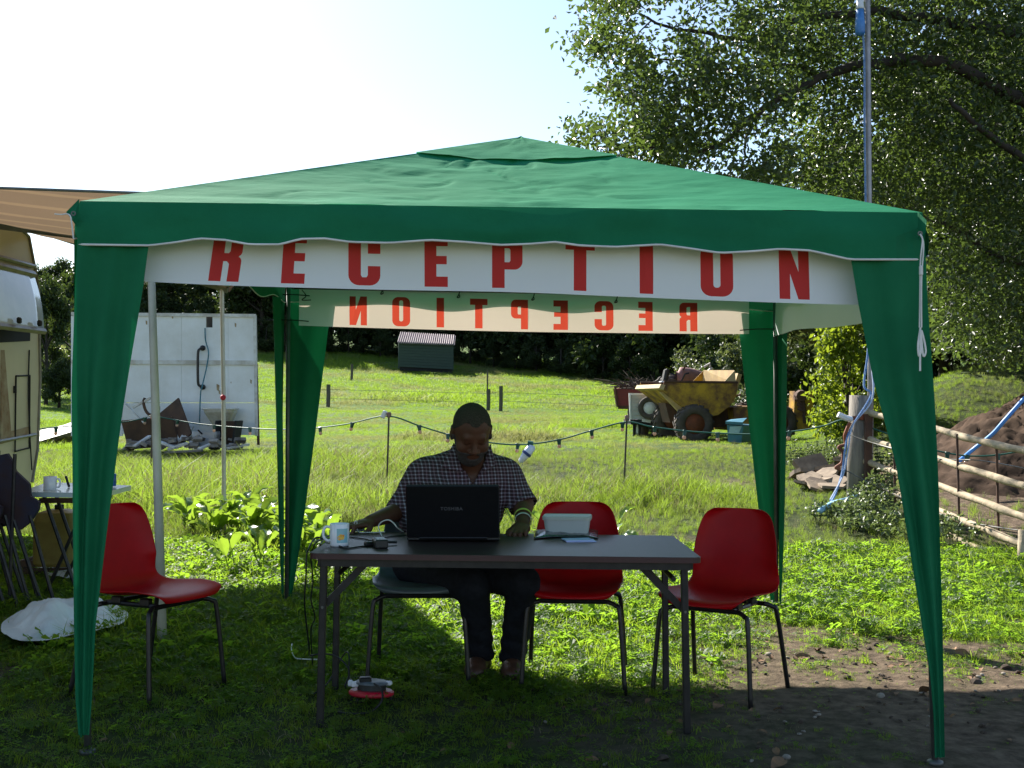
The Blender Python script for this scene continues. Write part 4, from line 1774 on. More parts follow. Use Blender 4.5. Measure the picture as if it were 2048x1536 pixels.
part("rafter", MB().tube([aw_fn(0, 1) + Vector((0, 0, -.03)), aw_fn(1, 1) + Vector((0, 0, -.03))], .04, 4), m_rail, aw)
part("rafter", MB().tube([aw_fn(0, 0) + Vector((0, 0, -.005)), aw_fn(.5, 0) + Vector((0, 0, -.005)), aw_fn(1, 0) + Vector((0, 0, -.005))], .008, 6), m_rail, aw)
part("edge_rail", MB().tube([aw_fn(1, 0), aw_fn(1, .5), aw_fn(1, 1)], .02, 6), m_rail, aw)
m_pole = M("cream_painted_pole", (.62, .60, .50), (.52, .50, .42), 7, rough=.45)
b1 = P(325, 1302, 5.9)
b1.z = hz(b1.x, b1.y) - .02
part("pole", MB().tube([aw_fn(.86, .0), P(303, 565, 5.9), P(315, 940, 5.9), b1], [.018, .019, .022, .024], 10), m_pole, aw, smooth=True)
b2 = P(448, 1092, 10.0)
b2.z = hz(b2.x, b2.y) - .02
part("pole", MB().tube(spline([FR_ + Vector((-.05, 0, 0)), P(447, 576, 10), P(444, 590, 10), P(447, 800, 10), b2]), .018, 10), m_pole, aw, smooth=True)
part("pole_clamp", MB().lathe([(.0, -.012), (.02, -.012), (.026, 0), (.02, .012), (0, .012)], P(446, 795, 9.97), 10, rot_to((0, -1, 0))), M("red_knob", (.6, .01, .03), rough=.4), aw)
part("canvas_corner", MB().prism([P(436, 570, 10.02), P(470, 568, 10.02), P(458, 584, 10.02)], (0, .01, 0)), m, aw)

# camping table with a mug and small things
m_ft = M("pale_formica", (.50, .60, .62), (.44, .54, .56), 3, rough=.25)
ct = thing("camping_table", "small white topped folding table with crossed dark legs beside the caravan", "table", (-2.65, 7.6, 0))
q = [P(40, 984, 7.1), P(205, 986, 7.0), P(262, 971, 7.65), P(95, 964, 7.75)]
zt = sum(p.z for p in q) / 4
q = [Vector((p.x, p.y, p.z)) for p in q]
part("tabletop", MB().prism(q, (0, 0, -.03)), m_ft, ct)
part("table_rail", MB().tube([P(80, 1001, 7.15), P(190, 1001, 7.1)], .018, 6), M("brown_wood_rail", (.10, .05, .03), rough=.6), ct)
for (u0, v0, u1, v1, yy) in ((88, 992, 160, 1122, 7.2), (175, 1000, 88, 1120, 7.25), (110, 985, 178, 1110, 7.6), (225, 985, 120, 1110, 7.6)):
    b = P(u1, v1, yy)
    b.z = hz(b.x, b.y)
    part("leg", MB().tube([P(u0, v0, yy), b], .012, 6), m_steel, ct)
tmz = P(100, 982, 7.25)
mg2 = thing("mug", "plain pale mug standing on the small camping table by the caravan", "mug", tmz)
part("body", MB().lathe([(.036, 0), (.039, .004), (.040, .09), (.037, .092), (.036, .01), (0, .008)], tmz, 24), m_mug, mg2, smooth=True)
part("handle", MB().tube(spline([tmz + Vector((.038, 0, .075)), tmz + Vector((.06, 0, .07)), tmz + Vector((.06, 0, .03)), tmz + Vector((.038, 0, .022))]), .006, 6), m_mug, mg2)
sp_ = P(138, 971, 7.35)
prop(link("knife", mesh_from("knife", *(lambda m: (m.v, m.f))(MB().box(sp_ + Vector((-.01, 0, .025)), (.014, .014, .075), Matrix.Rotation(R(-18), 3, 'Y'), bev=.003)), m_steel)), "dark handled knife standing on the camping table next to the gazebo drape", "knife")
bc = P(222, 972, 7.45)
part("can_body", MB().lathe([(.030, 0), (.033, .004), (.033, .075), (.028, .08), (0, .08)], bc, 18), M("blue_cup", (.02, .10, .35), rough=.3), thing("cup", "blue cup at the right end of the camping table behind the drape", "cup", bc), smooth=True)

# drum behind the table, dark folding chairs, sacks
dr = P(118, 1068, 7.9)
dr.z = hz(dr.x, dr.y) + .10
jc = thing("water_container", "dirty yellow plastic water container under the camping table", "container", dr)
loops = []
for (z, w) in ((0, .26), (.02, .29), (.30, .29), (.36, .25), (.38, .12)):
    loops.append([Vector((dr.x + x, dr.y + y * .8, dr.z + z)) for x, y in rrect(-w / 2, -w / 2, w / 2, w / 2, w * .2)])
part("tank", loft(loops), M("dirty_yellow_plastic", (.34, .28, .07), (.22, .15, .04), 4, rough=.5, trans=.3), jc, smooth=False)
part("cap", MB().lathe([(.03, 0), (.03, .03), (0, .03)], dr + Vector((0, 0, .38)), 12), m_dark, jc)
bx = P(118, 1100, 8.0)
bx.z = hz(bx.x, bx.y) + .05
wb = thing("wooden_crate", "low dark wooden crate under the yellow water container", "crate", bx)
m_dw = M("dark_stained_wood", (.05, .025, .015), (.08, .045, .028), 12, rough=.7)
for k in range(3):
    part("slat", MB().box(bx + Vector((0, -.17, -.03 + k * .05)), (.42, .015, .042), bev=.003), m_dw, wb)
    part("slat", MB().box(bx + Vector((0, .17, -.03 + k * .05)), (.42, .015, .042), bev=.003), m_dw, wb)
for q_ in (-.205, .205):
    part("crate_side", MB().box(bx + Vector((q_, 0, .02)), (.015, .32, .14)), m_dw, wb)

m_fcl = M("dark_chair_fabric", (.018, .020, .045), (.035, .014, .014), 5, rough=.8)


def folded_chair(label, dx, dy, lean_):
    t = thing("folding_chair", label, "folding chair", (-2.9 + dx, 6.9 + dy, 0), 0, "dark folded chairs leaning by the caravan")
    Y = 6.9 + dy
    o = S(dx * F / Y, Y)
    pts = [P(-30, 940, Y), P(0, 910, Y), P(14, 907, Y), P(24, 922, Y), P(30, 942, Y), P(58, 968, Y), P(60, 992, Y), P(78, 1004, Y), P(76, 1020, Y), P(60, 1045, Y), P(40, 1060, Y), P(0, 1045, Y), P(-30, 1030, Y)]
    off = Vector((dx, 0, lean_))
    part("sling", MB().prism([p + off for p in pts], (0, .03, 0)), m_fcl, t)
    for (u0, v0, u1, v1) in ((10, 1030, 62, 1150), (60, 1030, 112, 1142), (30, 908, 20, 1060), (28, 1040, 88, 1150)):
        b = P(u1, v1, Y) + off
        b.z = hz(b.x, b.y) + .01
        part("frame_tube", MB().tube([P(u0, v0, Y) + off, b], .011, 6), m_steel, t)
    return t


folded_chair("dark folded camping chair at the far left whose back shows against the caravan", 0, 0, 0)
folded_chair("second dark folded camping chair just behind the first one by the caravan", -.10, .14, .02)
folded_chair("third dark folded camping chair nearest to the left picture edge", -.22, -.10, -.03)

m_sack = M("white_woven_sack", (.72, .76, .78), (.58, .62, .65), 3, rough=.6, bump=.6, bscale=9)


def sack(name, label, outline, Yf, hgt, seed):
    """Low crumpled sheet whose outline is given in pixels on the ground."""
    g = []
    for (u, v) in outline:
        Y = 6.0
        for _ in range(12):
            p = P(u, v, Y)
            Y += (p.z - hz(p.x, p.y)) / max((CAMH - p.z) / Y, .05)
            Y = min(max(Y, 3), 14)
        p = P(u, v, Y)
        g.append(Vector((p.x, p.y, hz(p.x, p.y))))
    c = sum(g, Vector()) / len(g)
    g2 = spline(g + [g[0]], 7)[:-1]
    n = len(g2)
    vs, fs = [c + Vector((0, 0, hgt))], []
    RN = 26
    for r_ in range(1, RN + 1):
        for k, p in enumerate(g2):
            t = r_ / RN
            q = c.lerp(p, t)
            h = hgt * (1 - t ** 3) * (.75 + .7 * float(vnoise(q.x, q.y, 5, seed, 3))) + .01 + .018 * float(vnoise(q.x * 1.0, q.y * 2.2, 11, seed + 2, 3))
            q.z = hz(q.x, q.y) + max(.07, h)
            vs.append(q)
    for k in range(n):
        fs.append((0, 1 + k, 1 + (k + 1) % n))
    for r_ in range(RN - 1):
        for k in range(n):
            a_, b_ = 1 + r_ * n + k, 1 + r_ * n + (k + 1) % n
            fs.append((a_, a_ + n, b_ + n, b_))
    o = link(name, mesh_from(name, vs, fs, m_sack, True))
    return prop(o, label, "sack")


sack("sack", "large crumpled white sack lying in the grass left of the red chair", [(2, 1290), (8, 1268), (60, 1238), (140, 1222), (185, 1225), (225, 1228), (256, 1252), (240, 1275), (190, 1290), (120, 1304), (40, 1310)], 6, .15, 3)
sack("sack", "smaller pale sack lying near the feet of the folded chairs", [(66, 1152), (100, 1140), (150, 1110), (190, 1120), (200, 1160), (150, 1178), (95, 1170)], 7, .10, 8)
sack("paper_scrap", "little crumpled white paper scrap under the folded chairs", [(98, 1134), (108, 1130), (118, 1138), (108, 1142)], 7, .04, 5)["category"] = "paper"

# ------------------------------------------------------------------ wrecked white wall with basin and rubble
wY = 17.5
wk = thing("wrecked_wall", "broken white panel wall of a wrecked washroom standing in the field", "wall", (-4.8, wY, .7))
m_wp = M("stained_white_panel", (.74, .78, .80), (.60, .62, .60), 1.8, rough=.5, bump=.12, bscale=2, contrast=.35)
m_trim = M("white_wood_trim", (.62, .64, .62), (.42, .40, .35), 5, rough=.6)
rowsp = [(632, 724), (726, 805), (806, 876)]
cols = [(142, 245), (245.4, 362.6), (363, 456), (456.4, 511)]
for r0, r1 in rowsp:
    for (c0, c1) in cols:
        if (c0, r0) == (363, 632):
            # the square hole
            p = [P(c0, r0, wY), P(412, r0, wY), P(412, r1, wY), P(c0, r1, wY)]
            part("panel", MB().prism(p, (0, .03, 0)), m_wp, wk)
            part("panel", MB().prism([P(425, r0, wY), P(c1, r0, wY), P(c1, r1, wY), P(425, r1, wY)], (0, .03, 0)), m_wp, wk)
            part("panel", MB().prism([P(412, 655, wY), P(425, 655, wY), P(425, r1, wY), P(412, r1, wY)], (0, .03, 0)), m_wp, wk)
            part("hole_backing", MB().prism([P(410, r0, wY + .06), P(427, r0, wY + .06), P(427, 657, wY + .06), P(410, 657, wY + .06)], (0, .02, 0)), m_dark, wk)
            continue
        bot = r1 if r1 != 876 else 868 + int(c0 % 7) * 2
        part("panel", MB().prism([P(c0, r0, wY), P(c1, r0, wY), P(c1, bot, wY), P(c0, bot, wY)], (0, .03, 0)), m_wp, wk)
mb = MB()
for va, vb, th in ((624, 631, .05), (719, 727, .03)):
    part("batten", MB().prism([P(142, va, wY - .03), P(511, va + (4 if va < 650 else 2), wY - .03), P(511, vb + 3, wY - .03), P(142, vb, wY - .03)], (0, th, 0)), m_trim, wk)
part("batten", MB().prism([P(506, 630, wY - .02), P(512, 630, wY - .02), P(516, 872, wY - .02), P(510, 872, wY - .02)], (0, .05, 0)), m_trim, wk)
part("corner_edging", MB().prism([P(511, 728, wY), P(514, 728, wY), P(518, 890, wY), P(514, 890, wY)], (0, .06, 0)), M("rusty_brown_metal", (.06, .025, .015), (.11, .05, .03), 6, rough=.8), wk)
part("grab_rail", MB().tube(spline([P(406, 696, wY - .03), P(400, 698, wY - .10), P(396, 708, wY - .12), P(396, 762, wY - .12), P(400, 772, wY - .10), P(406, 774, wY - .03)]), .020, 8), m_black, wk, smooth=True)
mb = MB()
for v in (696, 774):
    mb.lathe([(0, -.02), (.042, -.02), (.042, .0), (0, .02)], P(405, v, wY - .03), 14, rot_to((0, -1, 0)))
part("rail_flange", mb, m_black, wk)
part("flex", MB().tube(spline([P(410, 656, wY - .04), P(411, 680, wY - .05), P(417, 705, wY - .07), P(413, 735, wY - .07), P(405, 770, wY - .15), P(401, 790, wY - .12), P(399, 850, wY - .12)]), .010, 6), M("blue_green_flex", (.05, .22, .30), (.04, .12, .15), 15, rough=.6), wk)
for (u, v, r_) in ((345, 633, .03), (471, 650, .03), (436, 775, .05), (439, 784, .03), (462, 765, .012), (502, 763, .03), (293, 645, .03)):
    part("torn_patch", MB().prism([P(u - r_ * 60, v - r_ * 150, wY - .003), P(u + r_ * 60, v - r_ * 90, wY - .003), P(u + r_ * 40, v + r_ * 160, wY - .003), P(u - r_ * 50, v + r_ * 100, wY - .003)], (0, .002, 0)), m_rust, wk)
# basin
bs = P(441, 818, wY - .25)
basin = []
for (z, w, d, o_) in ((0.0, .46, .40, 0), (-.05, .45, .38, .01), (-.20, .30, .24, .08), (-.30, .20, .16, .12)):
    basin.append([bs + Vector((x, y + o_, z)) for x, y in rrect(-w / 2, -d / 2, w / 2, d / 2, w * .25)])
ba = thing("basin", "dirty white wash basin still fixed to the broken wall", "basin", bs)
part("bowl", loft(basin[::-1], True, False), M("dirty_ceramic", (.60, .60, .54), (.42, .40, .33), 6, rough=.25), ba, smooth=False)
part("bowl_inside", loft([[p + Vector((0, 0, -.03)) for p in [bs + Vector((x, y, 0)) for x, y in rrect(-.20, -.16, .20, .15, .08)]], [bs + Vector((x, y, -.12)) for x, y in rrect(-.12, -.10, .12, .10, .06)]][::-1], True, True), m_steel, ba)
part("rim", MB().tube([bs + Vector((x, y, .0)) for x, y in rrect(-.235, -.205, .235, .205, .09)] + [bs + Vector((.235, -.115, 0))], .016, 6), M("dirty_ceramic", (.6, .6, .54)), ba)

m_plank = M("old_grey_plank", (.22, .21, .19), (.14, .12, .10), 5, rough=.85, stretch=(1, 8, 8))
m_brd = M("brown_board", (.10, .055, .03), (.05, .03, .02), 3, rough=.85)


def plank(label, a_, b_, w, t_, mat_, name="plank", cat="plank", roll=0):
    a_, b_ = Vector(a_), Vector(b_)
    d = b_ - a_
    rm = rot_to(d) @ Matrix.Rotation(roll, 3, 'Z')
    o = link(name, mesh_from(name, *(lambda m: (m.v, m.f))(MB().box((a_ + b_) / 2, (w, t_, d.length), rm, bev=.004)), mat_))
    return prop(o, label, cat)


rY = 16.9
plank("dark brown board slanting against the broken wall behind the pale pole", P(338, 812, rY + .3), P(364, 884, rY), .42, .03, m_brd, "board", "board", 1.2)
plank("large brown sheet of board lying at the foot of the broken wall", P(250, 870, rY + .2), P(352, 862, rY), .45, .03, m_brd, "board", "board", 1.9)
plank("long grey plank lying across the rubble at the left", P(258, 884, rY - .2), P(358, 893, rY - .4), .16, .04, m_plank)
plank("white painted rail lying over the rubble pointing right", P(335, 899, rY - .6), P(376, 886, rY - .5), .07, .04, m_trim)
plank("white plank leaning in the rubble near the middle of the wall", P(365, 880, rY - .1), P(382, 852, rY + .3), .10, .03, m_trim)
plank("second short white plank crossing in the rubble", P(352, 850, rY + .2), P(362, 885, rY), .07, .03, m_trim)
plank("thin pale batten sloping across the wall at the left", P(246, 802, wY - .15), P(290, 848, rY), .025, .02, m_trim)
plank("grey plank at the bottom of the heap in the grass", P(330, 905, rY - .7), P(405, 901, rY - .7), .10, .03, m_plank)
plank("short white bracket rod sticking out left of the pale pole", P(266, 815, rY), P(301, 796, rY), .035, .035, m_trim, "rod", "rod")
hp = prop(link("hose", mesh_from("hose", *(lambda m: (m.v, m.f))(MB().tube(spline([P(290, 796, rY), P(287, 805, rY), P(292, 822, rY), P(302, 830, rY), P(316, 824, rY), P(316, 812, rY), P(308, 835, rY)]), .022, 8)), m_brd, True)), "bent brown hose standing up out of the rubble", "hose")
sl_ = []
cs = thing("broken_cistern", "grey broken cistern shell lying in the rubble under the basin", "cistern", P(412, 880, rY))
o = part("cistern_shell", loft([[P(412, 893, rY) + Vector((x, y, z * 1.0)) for x, y in rrect(-w / 2, -.12, w / 2, .12, .05)] for (z, w) in ((0, .30), (.18, .38), (.22, .36))]), M("grey_ceramic", (.40, .42, .44), (.3, .3, .3), 5, rough=.4), cs)
part("cistern_lever", MB().tube([P(404, 868, rY - .15), P(396, 860, rY - .2)], .012, 6), m_steel, cs)
db = P(452, 890, rY + .1)
bn = thing("fallen_cabinet", "dark open cabinet tipped over at the foot of the wall under the basin", "cabinet", db)
part("cabinet_side", MB().box(db + Vector((-.12, 0, .15)), (.03, .40, .42), Matrix.Rotation(R(8), 3, 'Y')), m_dark, bn)
part("cabinet_side", MB().box(db + Vector((.16, 0, .15)), (.03, .40, .42), Matrix.Rotation(R(8), 3, 'Y')), m_dark, bn)
part("cabinet_back", MB().box(db + Vector((.02, .18, .15)), (.28, .03, .40)), m_brd, bn)
pq = [P(435, 917, 14.6), P(478, 929, 14.3), P(545, 912, 14.8), P(512, 905, 15.6)]
for p in pq:
    p.z = hz(p.x, p.y) + .10
pn2 = link("plastic_sheet", mesh_from("fallen_pane", *(lambda m: (m.v, m.f))(MB().prism(pq, (0, 0, .02))), M("pale_blue_sheet", (.40, .47, .52), (.30, .36, .40), 2, rough=.3)))
prop(pn2, "pale blue-grey sheet lying flat in the grass right of the rubble", "sheet")
rub = MB()
for k in range(90):
    u = RNG.uniform(250, 500)
    v = RNG.uniform(880, 903) - 8 * math.sin((u - 250) / 250 * 3.14)
    p = P(u, v, rY + RNG.uniform(-.5, .4))
    p.z = min(p.z, hz(p.x, p.y) + .35)
    s_ = RNG.uniform(.02, .10)
    rub.box(p, (s_ * 1.6, s_, s_ * .5), Matrix.Rotation(RNG.uniform(0, 3), 3, 'Z') @ Matrix.Rotation(RNG.uniform(-.8, .8), 3, 'X'))
prop(link("rubble", mesh_from("rubble", rub.v, rub.f, M("dark_rubble", (.05, .035, .028), (.30, .28, .25), 3, rough=.9))), kind="stuff")
tq = [P(70, 885, 19), P(148, 862, 19), P(150, 842, 20), P(128, 850, 20), P(74, 862, 20)]
prop(link("tarpaulin", mesh_from("tarpaulin", *(lambda m: (m.v, m.f))(MB().prism(tq, (0, .3, -.04))), m_trim)), "bright white tarpaulin lying in the grass behind the camping table", "tarpaulin")

# ------------------------------------------------------------------ festoon lights and stakes
m_cab = M("green_festoon_cable", (.01, .10, .07), rough=.5)
m_bulb = M("clear_bulb", (.75, .55, .42), rough=.15, trans=.5)
fest_px = [(40, 868, 13.0), (78, 858, 13.2), (145, 852, 14), (240, 845, 15.5), (280, 838, 15.8), (305, 832, 15.8), (340, 838, 15.8), (400, 848, 15.6), (480, 855, 15.2), (565, 859, 14.6), (640, 855, 13.9),
           (700, 847, 13.3), (775, 832, 12.6), (840, 852, 12.6), (905, 871, 12.6), (985, 886, 12.5), (1050, 889, 12.5), (1120, 879, 12.5), (1180, 862, 12.5), (1252, 844, 12.5), (1300, 853, 12.4), (1370, 862, 12.3),
           (1450, 867, 12.2), (1520, 868, 12.0), (1600, 861, 11.8), (1650, 851, 11.7), (1692, 840, 11.6), (1760, 862, 11.5), (1830, 888, 11.4), (1880, 903, 11.3), (1940, 912, 11.2), (2010, 908, 11.1), (2090, 890, 11)]
fp = [P(*q) for q in fest_px]
fs_ = thing("festoon_lights", "green string of festoon bulbs slung between stakes behind the gazebo", "string lights", (0, 12.5, 0))
part("cable", MB().tube(spline(fp, 5), .008, 6), m_cab, fs_, smooth=True)
sock = [(290, 836), (355, 843), (428, 852), (500, 857), (640, 856), (705, 846), (838, 852), (896, 869), (1036, 888), (1118, 880), (1183, 863), (1245, 846), (1310, 855), (1370, 863), (1435, 868), (1580, 863), (1895, 907), (1935, 912), (1996, 909), (112, 856)]
us = [q[0] for q in fest_px]
sk_me = bu_me = None
for (u, v) in sock:
    Y = float(np.interp(u, us, [q[2] for q in fest_px]))
    vv = float(np.interp(u, us, [q[1] for q in fest_px]))
    p = P(u, vv, Y)
    if sk_me is None:
        sk_me = mesh_from("bulb_socket", *(lambda m: (m.v, m.f))(MB().box((0, 0, -.004), (.05, .03, .025), bev=.006).lathe([(.018, -.055), (.021, -.02), (.021, 0)], (0, 0, 0), 10)), M("green_socket", (.008, .07, .05), rough=.4))
        bu_me = mesh_from("bulb", *(lambda m: (m.v, m.f))(MB().lathe([(0, -.095), (.013, -.090), (.021, -.075), (.019, -.060), (.011, -.05)], (0, 0, 0), 12)), m_bulb, True)
    so = link("bulb_socket", sk_me, fs_, world=False)
    so.location = p - Vector((0, 12.5, 0))
    so.rotation_euler = (RNG.uniform(-.2, .2), RNG.uniform(-.25, .25), RNG.uniform(-.5, .5))
    bo = link("bulb", bu_me, so, world=False)
m_stake = M("thin_rusty_stake", (.05, .045, .03), (.09, .07, .05), 9, rough=.8)
for lab, u0, v0, u1, v1, Y in (("thin metal stake holding up the festoon cable left of the man", 778, 826, 773, 992, 12.6), ("thin rusty stake holding up the festoon cable right of the man", 1254, 832, 1247, 992, 12.5), ("thin stake just behind the left pale pole", 306, 830, 300, 1000, 13.5)):
    a_, b_ = P(u0, v0, Y), P(u1, v1, Y)
    b_.z = hz(b_.x, b_.y) - .02
    st = thing("stake", lab, "stake", b_)
    part("rod", MB().tube([a_, b_], .011, 6), m_stake, st)
    part("tie_wrap", MB().box(a_ + Vector((0, -.01, -.02)), (.05, .04, .06), bev=.01), M("tape_wrap", (.35, .15, .12), (.1, .12, .1), 30, rough=.7), st)
p = P(768, 829, 12.6)
part("cloth_peg", MB().box(p, (.05, .03, .09), Matrix.Rotation(R(25), 3, 'Y'), bev=.01), m_white, thing("peg", "white peg clipped on the festoon cable left of the man", "peg", p))
p = P(1055, 905, 12.45)
lm = thing("hanging_container", "small blue and white plastic container dangling tilted from the festoon cable", "lantern", p)  # plain plastic container hung on the cable, not a lamp
rt2 = Matrix.Rotation(R(38), 3, 'Y')
part("container_body", MB().lathe([(0, -.14), (.03, -.12), (.05, 0), (.045, .08), (.02, .10), (0, .10)], p, 14, rt2), M("blue_white_plastic", (.55, .62, .80), (.70, .74, .85), 6, rough=.3), lm, smooth=True)
part("container_band", MB().lathe([(.049, -.03), (.053, -.03), (.055, .0), (.051, .0)], p, 14, rt2, closed=True), M("navy_band", (.03, .06, .22), rough=.4), lm)
part("container_cap", MB().tube([p + Vector((.0, 0, .10)), p + Vector((.06, 0, .09))], .03, 8), m_cab, lm)

# ------------------------------------------------------------------ fence posts in the meadow and the field shelter
m_post = M("grey_fence_wood", (.13, .11, .085), (.07, .06, .045), 4, rough=.9, stretch=(6, 6, 1))


def fpost(label, u, vt, vb, Y, w=.12):
    b_ = P(u, vb, Y)
    t_ = P(u + 1, vt, Y)
    b_.z = min(b_.z, hz(b_.x, b_.y)) - .05
    o = link("fence_post", mesh_from("fence_post", *(lambda m: (m.v, m.f))(MB().tube([b_, b_.lerp(t_, .5) + Vector((.01, 0, 0)), t_], w / 2, 7)), m_post))
    prop(o, label, "post", "fence posts in the meadow")
    return t_


fpost("fence post partly behind the edge of the back left drape", 634, 765, 818, 42)
fpost("short fence post in the meadow just right of the back left drape", 656, 769, 818, 42, .15)
fpost("single small post in the upper meadow left of the shelter", 703, 728, 757, 56, .13)
fpost("thin short stick post up the meadow above the right pair", 974, 740, 772, 50, .07)
fpost("left post of the pair in the meadow right of the head of the man", 976, 778, 824, 42, .14)
fpost("right post of the pair in the meadow right of the head of the man", 1001, 772, 826, 42, .14)
fpost("far post in the meadow in the gap beside the caravan", 127, 700, 735, 50, .08)
fpost("thin post in the shade at the wood edge above the shelter", 1127, 698, 713, 70, .10)
wr = MB()
for dv in (8, 26):
    wr.tube([P(560, 770 + dv, 42), P(656, 771 + dv, 42), P(976, 779 + dv, 42), P(1001, 776 + dv, 42), P(1320, 790 + dv, 42)], .006, 4)
prop(link("fence_wire", mesh_from("fence_wire", wr.v, wr.f, m_steelgrey)), "two thin wires strung between the meadow fence posts", "fence wire")

sY = 62
sh = thing("field_shelter", "small dark green wooden field shelter with a corrugated roof in the meadow", "shed", P(852, 736, sY))
m_shed = M("dark_green_boards", (.030, .055, .040), (.045, .07, .05), 3, rough=.8, stretch=(1, 1, 10))
wa, wb_ = P(797, 733, sY), P(907, 739, sY + .6)
ta, tb2 = P(797, 684, sY), P(907, 688, sY + .6)
dd = Vector((-.28, 2.6, 0))
for k in range(9):
    t0, t1 = k / 9, (k + .93) / 9
    part("board", MB().prism([wa.lerp(ta, t0), wb_.lerp(tb2, t0), wb_.lerp(tb2, t1), wa.lerp(ta, t1)], (0, .04, 0)), m_shed, sh)
part("side_wall", MB().prism([wa + Vector((0, .05, -.1)), wa + dd, ta + dd + Vector((0, 0, .5)), ta + Vector((0, .05, 0))], (.04, 0, 0)), m_shed, sh)
part("side_wall", MB().prism([wb_ + Vector((-.05, .05, -.1)), wb_ + dd + Vector((-.05, 0, 0)), tb2 + dd + Vector((-.05, 0, .5)), tb2 + Vector((-.05, .05, 0))], (.04, 0, 0)), m_shed, sh)
part("back_wall_panel", MB().prism([wa + Vector((.05, .12, -.2)), wb_ + Vector((-.05, .12, -.2)), tb2 + Vector((-.05, .12, 0)), ta + Vector((.05, .12, 0))], (0, .05, 0)), m_dark, sh)
ra, rb, rc2, rd = P(795, 685, sY - .2), P(909, 689, sY + .4), P(911, 671, sY + 2.6), P(801, 665, sY + 2.0)


def corr(s, t):
    p = ra.lerp(rb, s).lerp(rd.lerp(rc2, s), t)
    p.z += .05 * math.sin(s * 2 * math.pi * 27)
    return p


o = part("roof_sheet", MB().grid(corr, 216, 2), M("weathered_roof_sheet", (.34, .28, .29), (.24, .20, .21), 3, rough=.8), sh)
solid(o, .02)

# ------------------------------------------------------------------ machinery at the right
m_yel = M("rusty_yellow_paint", (.50, .29, .015), (.11, .045, .02), 3.0, rough=.7, bump=.4, bscale=12, contrast=.55)
m_yin = M("pale_hopper_yellow", (.50, .36, .16), (.36, .25, .12), 3, rough=.7)  # paler yellow for the lip, spill plate and a few small parts
m_rub = M("cracked_tyre_rubber", (.045, .036, .030), (.09, .07, .058), 6, rough=.8)
m_rst = M("brown_rusted_steel", (.10, .045, .025), (.05, .025, .018), 5, rough=.85)
dY = 21.4
dm = thing("dumper_truck", "rusty yellow site dumper with a big tipping hopper parked in the field", "dumper", P(1440, 880, dY))
wv_ = Vector((-.24, 1.75, .02))


def D(u, v, k=0.0):
    return P(u, v, dY) + wv_ * k


side = [(1328, 763), (1474, 765), (1472, 790), (1458, 812), (1436, 829), (1412, 834), (1388, 826), (1364, 810), (1340, 790), (1326, 779)]
part("hopper_side", MB().prism([D(u, v, 0) for u, v in side], Vector((0, .03, 0))), m_yel, dm)
part("hopper_side", MB().prism([D(u, v, 1) for u, v in side], Vector((0, .03, 0))), m_yel, dm)
bot = [(1474, 765), (1472, 790), (1458, 812), (1436, 829), (1412, 834), (1388, 826), (1364, 810), (1340, 790), (1326, 779)]
n = len(bot)
vs = [D(u, v, 0) for u, v in bot] + [D(u, v, 1) for u, v in bot]
o = part("hopper_floor", MB().add(vs, [(i, i + 1, n + i + 1, n + i) for i in range(n - 1)]), m_yel, dm)
solid(o, .02)
o = part("hopper_lip", MB().add([D(1330, 770, -.02), D(1326, 780, -.02), D(1318, 776, 0), D(1322, 768, 0), D(1330, 770, 1.02), D(1326, 780, 1.02), D(1316, 776, 1.0), D(1320, 768, 1.0)],
         [(0, 1, 5, 4), (1, 2, 6, 5), (2, 3, 7, 6), (3, 0, 4, 7), (0, 3, 2, 1), (4, 5, 6, 7)]), m_yin, dm)
mb = MB()
mb.tube([D(1328, 763, 0), D(1474, 765, 0), D(1474, 765, 1), D(1328, 763, 1)], .025, 6)
part("rim_bar", mb, m_rst, dm)
# raised spill plate at the back of the hopper
qa, qb, qc, qd = D(1472, 766, .02), D(1474, 740, .08), D(1450, 738, .92), D(1462, 764, .98)
o = part("spill_plate", MB().add([qa, qb, qc + Vector((.1, 0, .02)), qd], [(0, 1, 2, 3)]), m_yin, dm)
solid(o, .02)
part("spill_gusset", MB().prism([D(1472, 764, 0), D(1472, 741, .05), D(1448, 764, 0)], (0, .02, 0)), m_yin, dm)
part("spill_gusset", MB().prism([D(1472, 762, .98), D(1462, 736, .95), D(1438, 762, .98)], (0, .02, 0)), m_yel, dm)
part("front_frame", MB().prism([D(1346, 806, .3), D(1366, 812, .3), D(1376, 846, .3), D(1356, 846, .3)], wv_ * .3), m_rst, dm)
part("pivot_arm", MB().prism([D(1326, 785, .1), D(1334, 783, .1), D(1370, 816, .1), D(1362, 822, .1)], wv_ * .06), m_yin, dm)
part("chassis", MB().prism([D(1380, 832, .25), D(1500, 812, .25), D(1520, 850, .25), D(1400, 860, .25)], wv_ * .5), m_rst, dm)
part("engine_cover", MB().prism([D(1470, 815, .05), D(1530, 812, .05), D(1600, 820, .05), D(1604, 860, .05), D(1475, 862, .05)], wv_ * .85), m_yel, dm)
part("rear_body", MB().prism([D(1590, 782, .0), D(1626, 783, .0), D(1627, 815, .0), D(1622, 858, .0), D(1586, 862, .0)], wv_ * .15), m_yel, dm)
part("rear_body", MB().prism([D(1586, 800, .85), D(1626, 784, .85), D(1622, 858, .85), D(1586, 862, .85)], wv_ * .15), m_yel, dm)
mb = MB()
for k in range(7):
    mb.tube(spline([D(1588 + k * 2, 790 + k * 9 % 30, -.03), D(1598 + k, 800 + k * 7 % 25, -.06), D(1607, 810 + k * 6, -.03)]), .03, 6)
mb.lathe([(0, -.1), (.10, -.1), (.12, 0), (.10, .1), (0, .1)], D(1599, 792, -.03), 10, rot_to((0, -1, 0)))
part("engine_pipes", mb, m_rst, dm)
part("seat_post", MB().prism([D(1476, 806, .3), D(1486, 806, .3), D(1503, 748, .3), D(1495, 745, .3)], wv_ * .1), m_yin, dm)
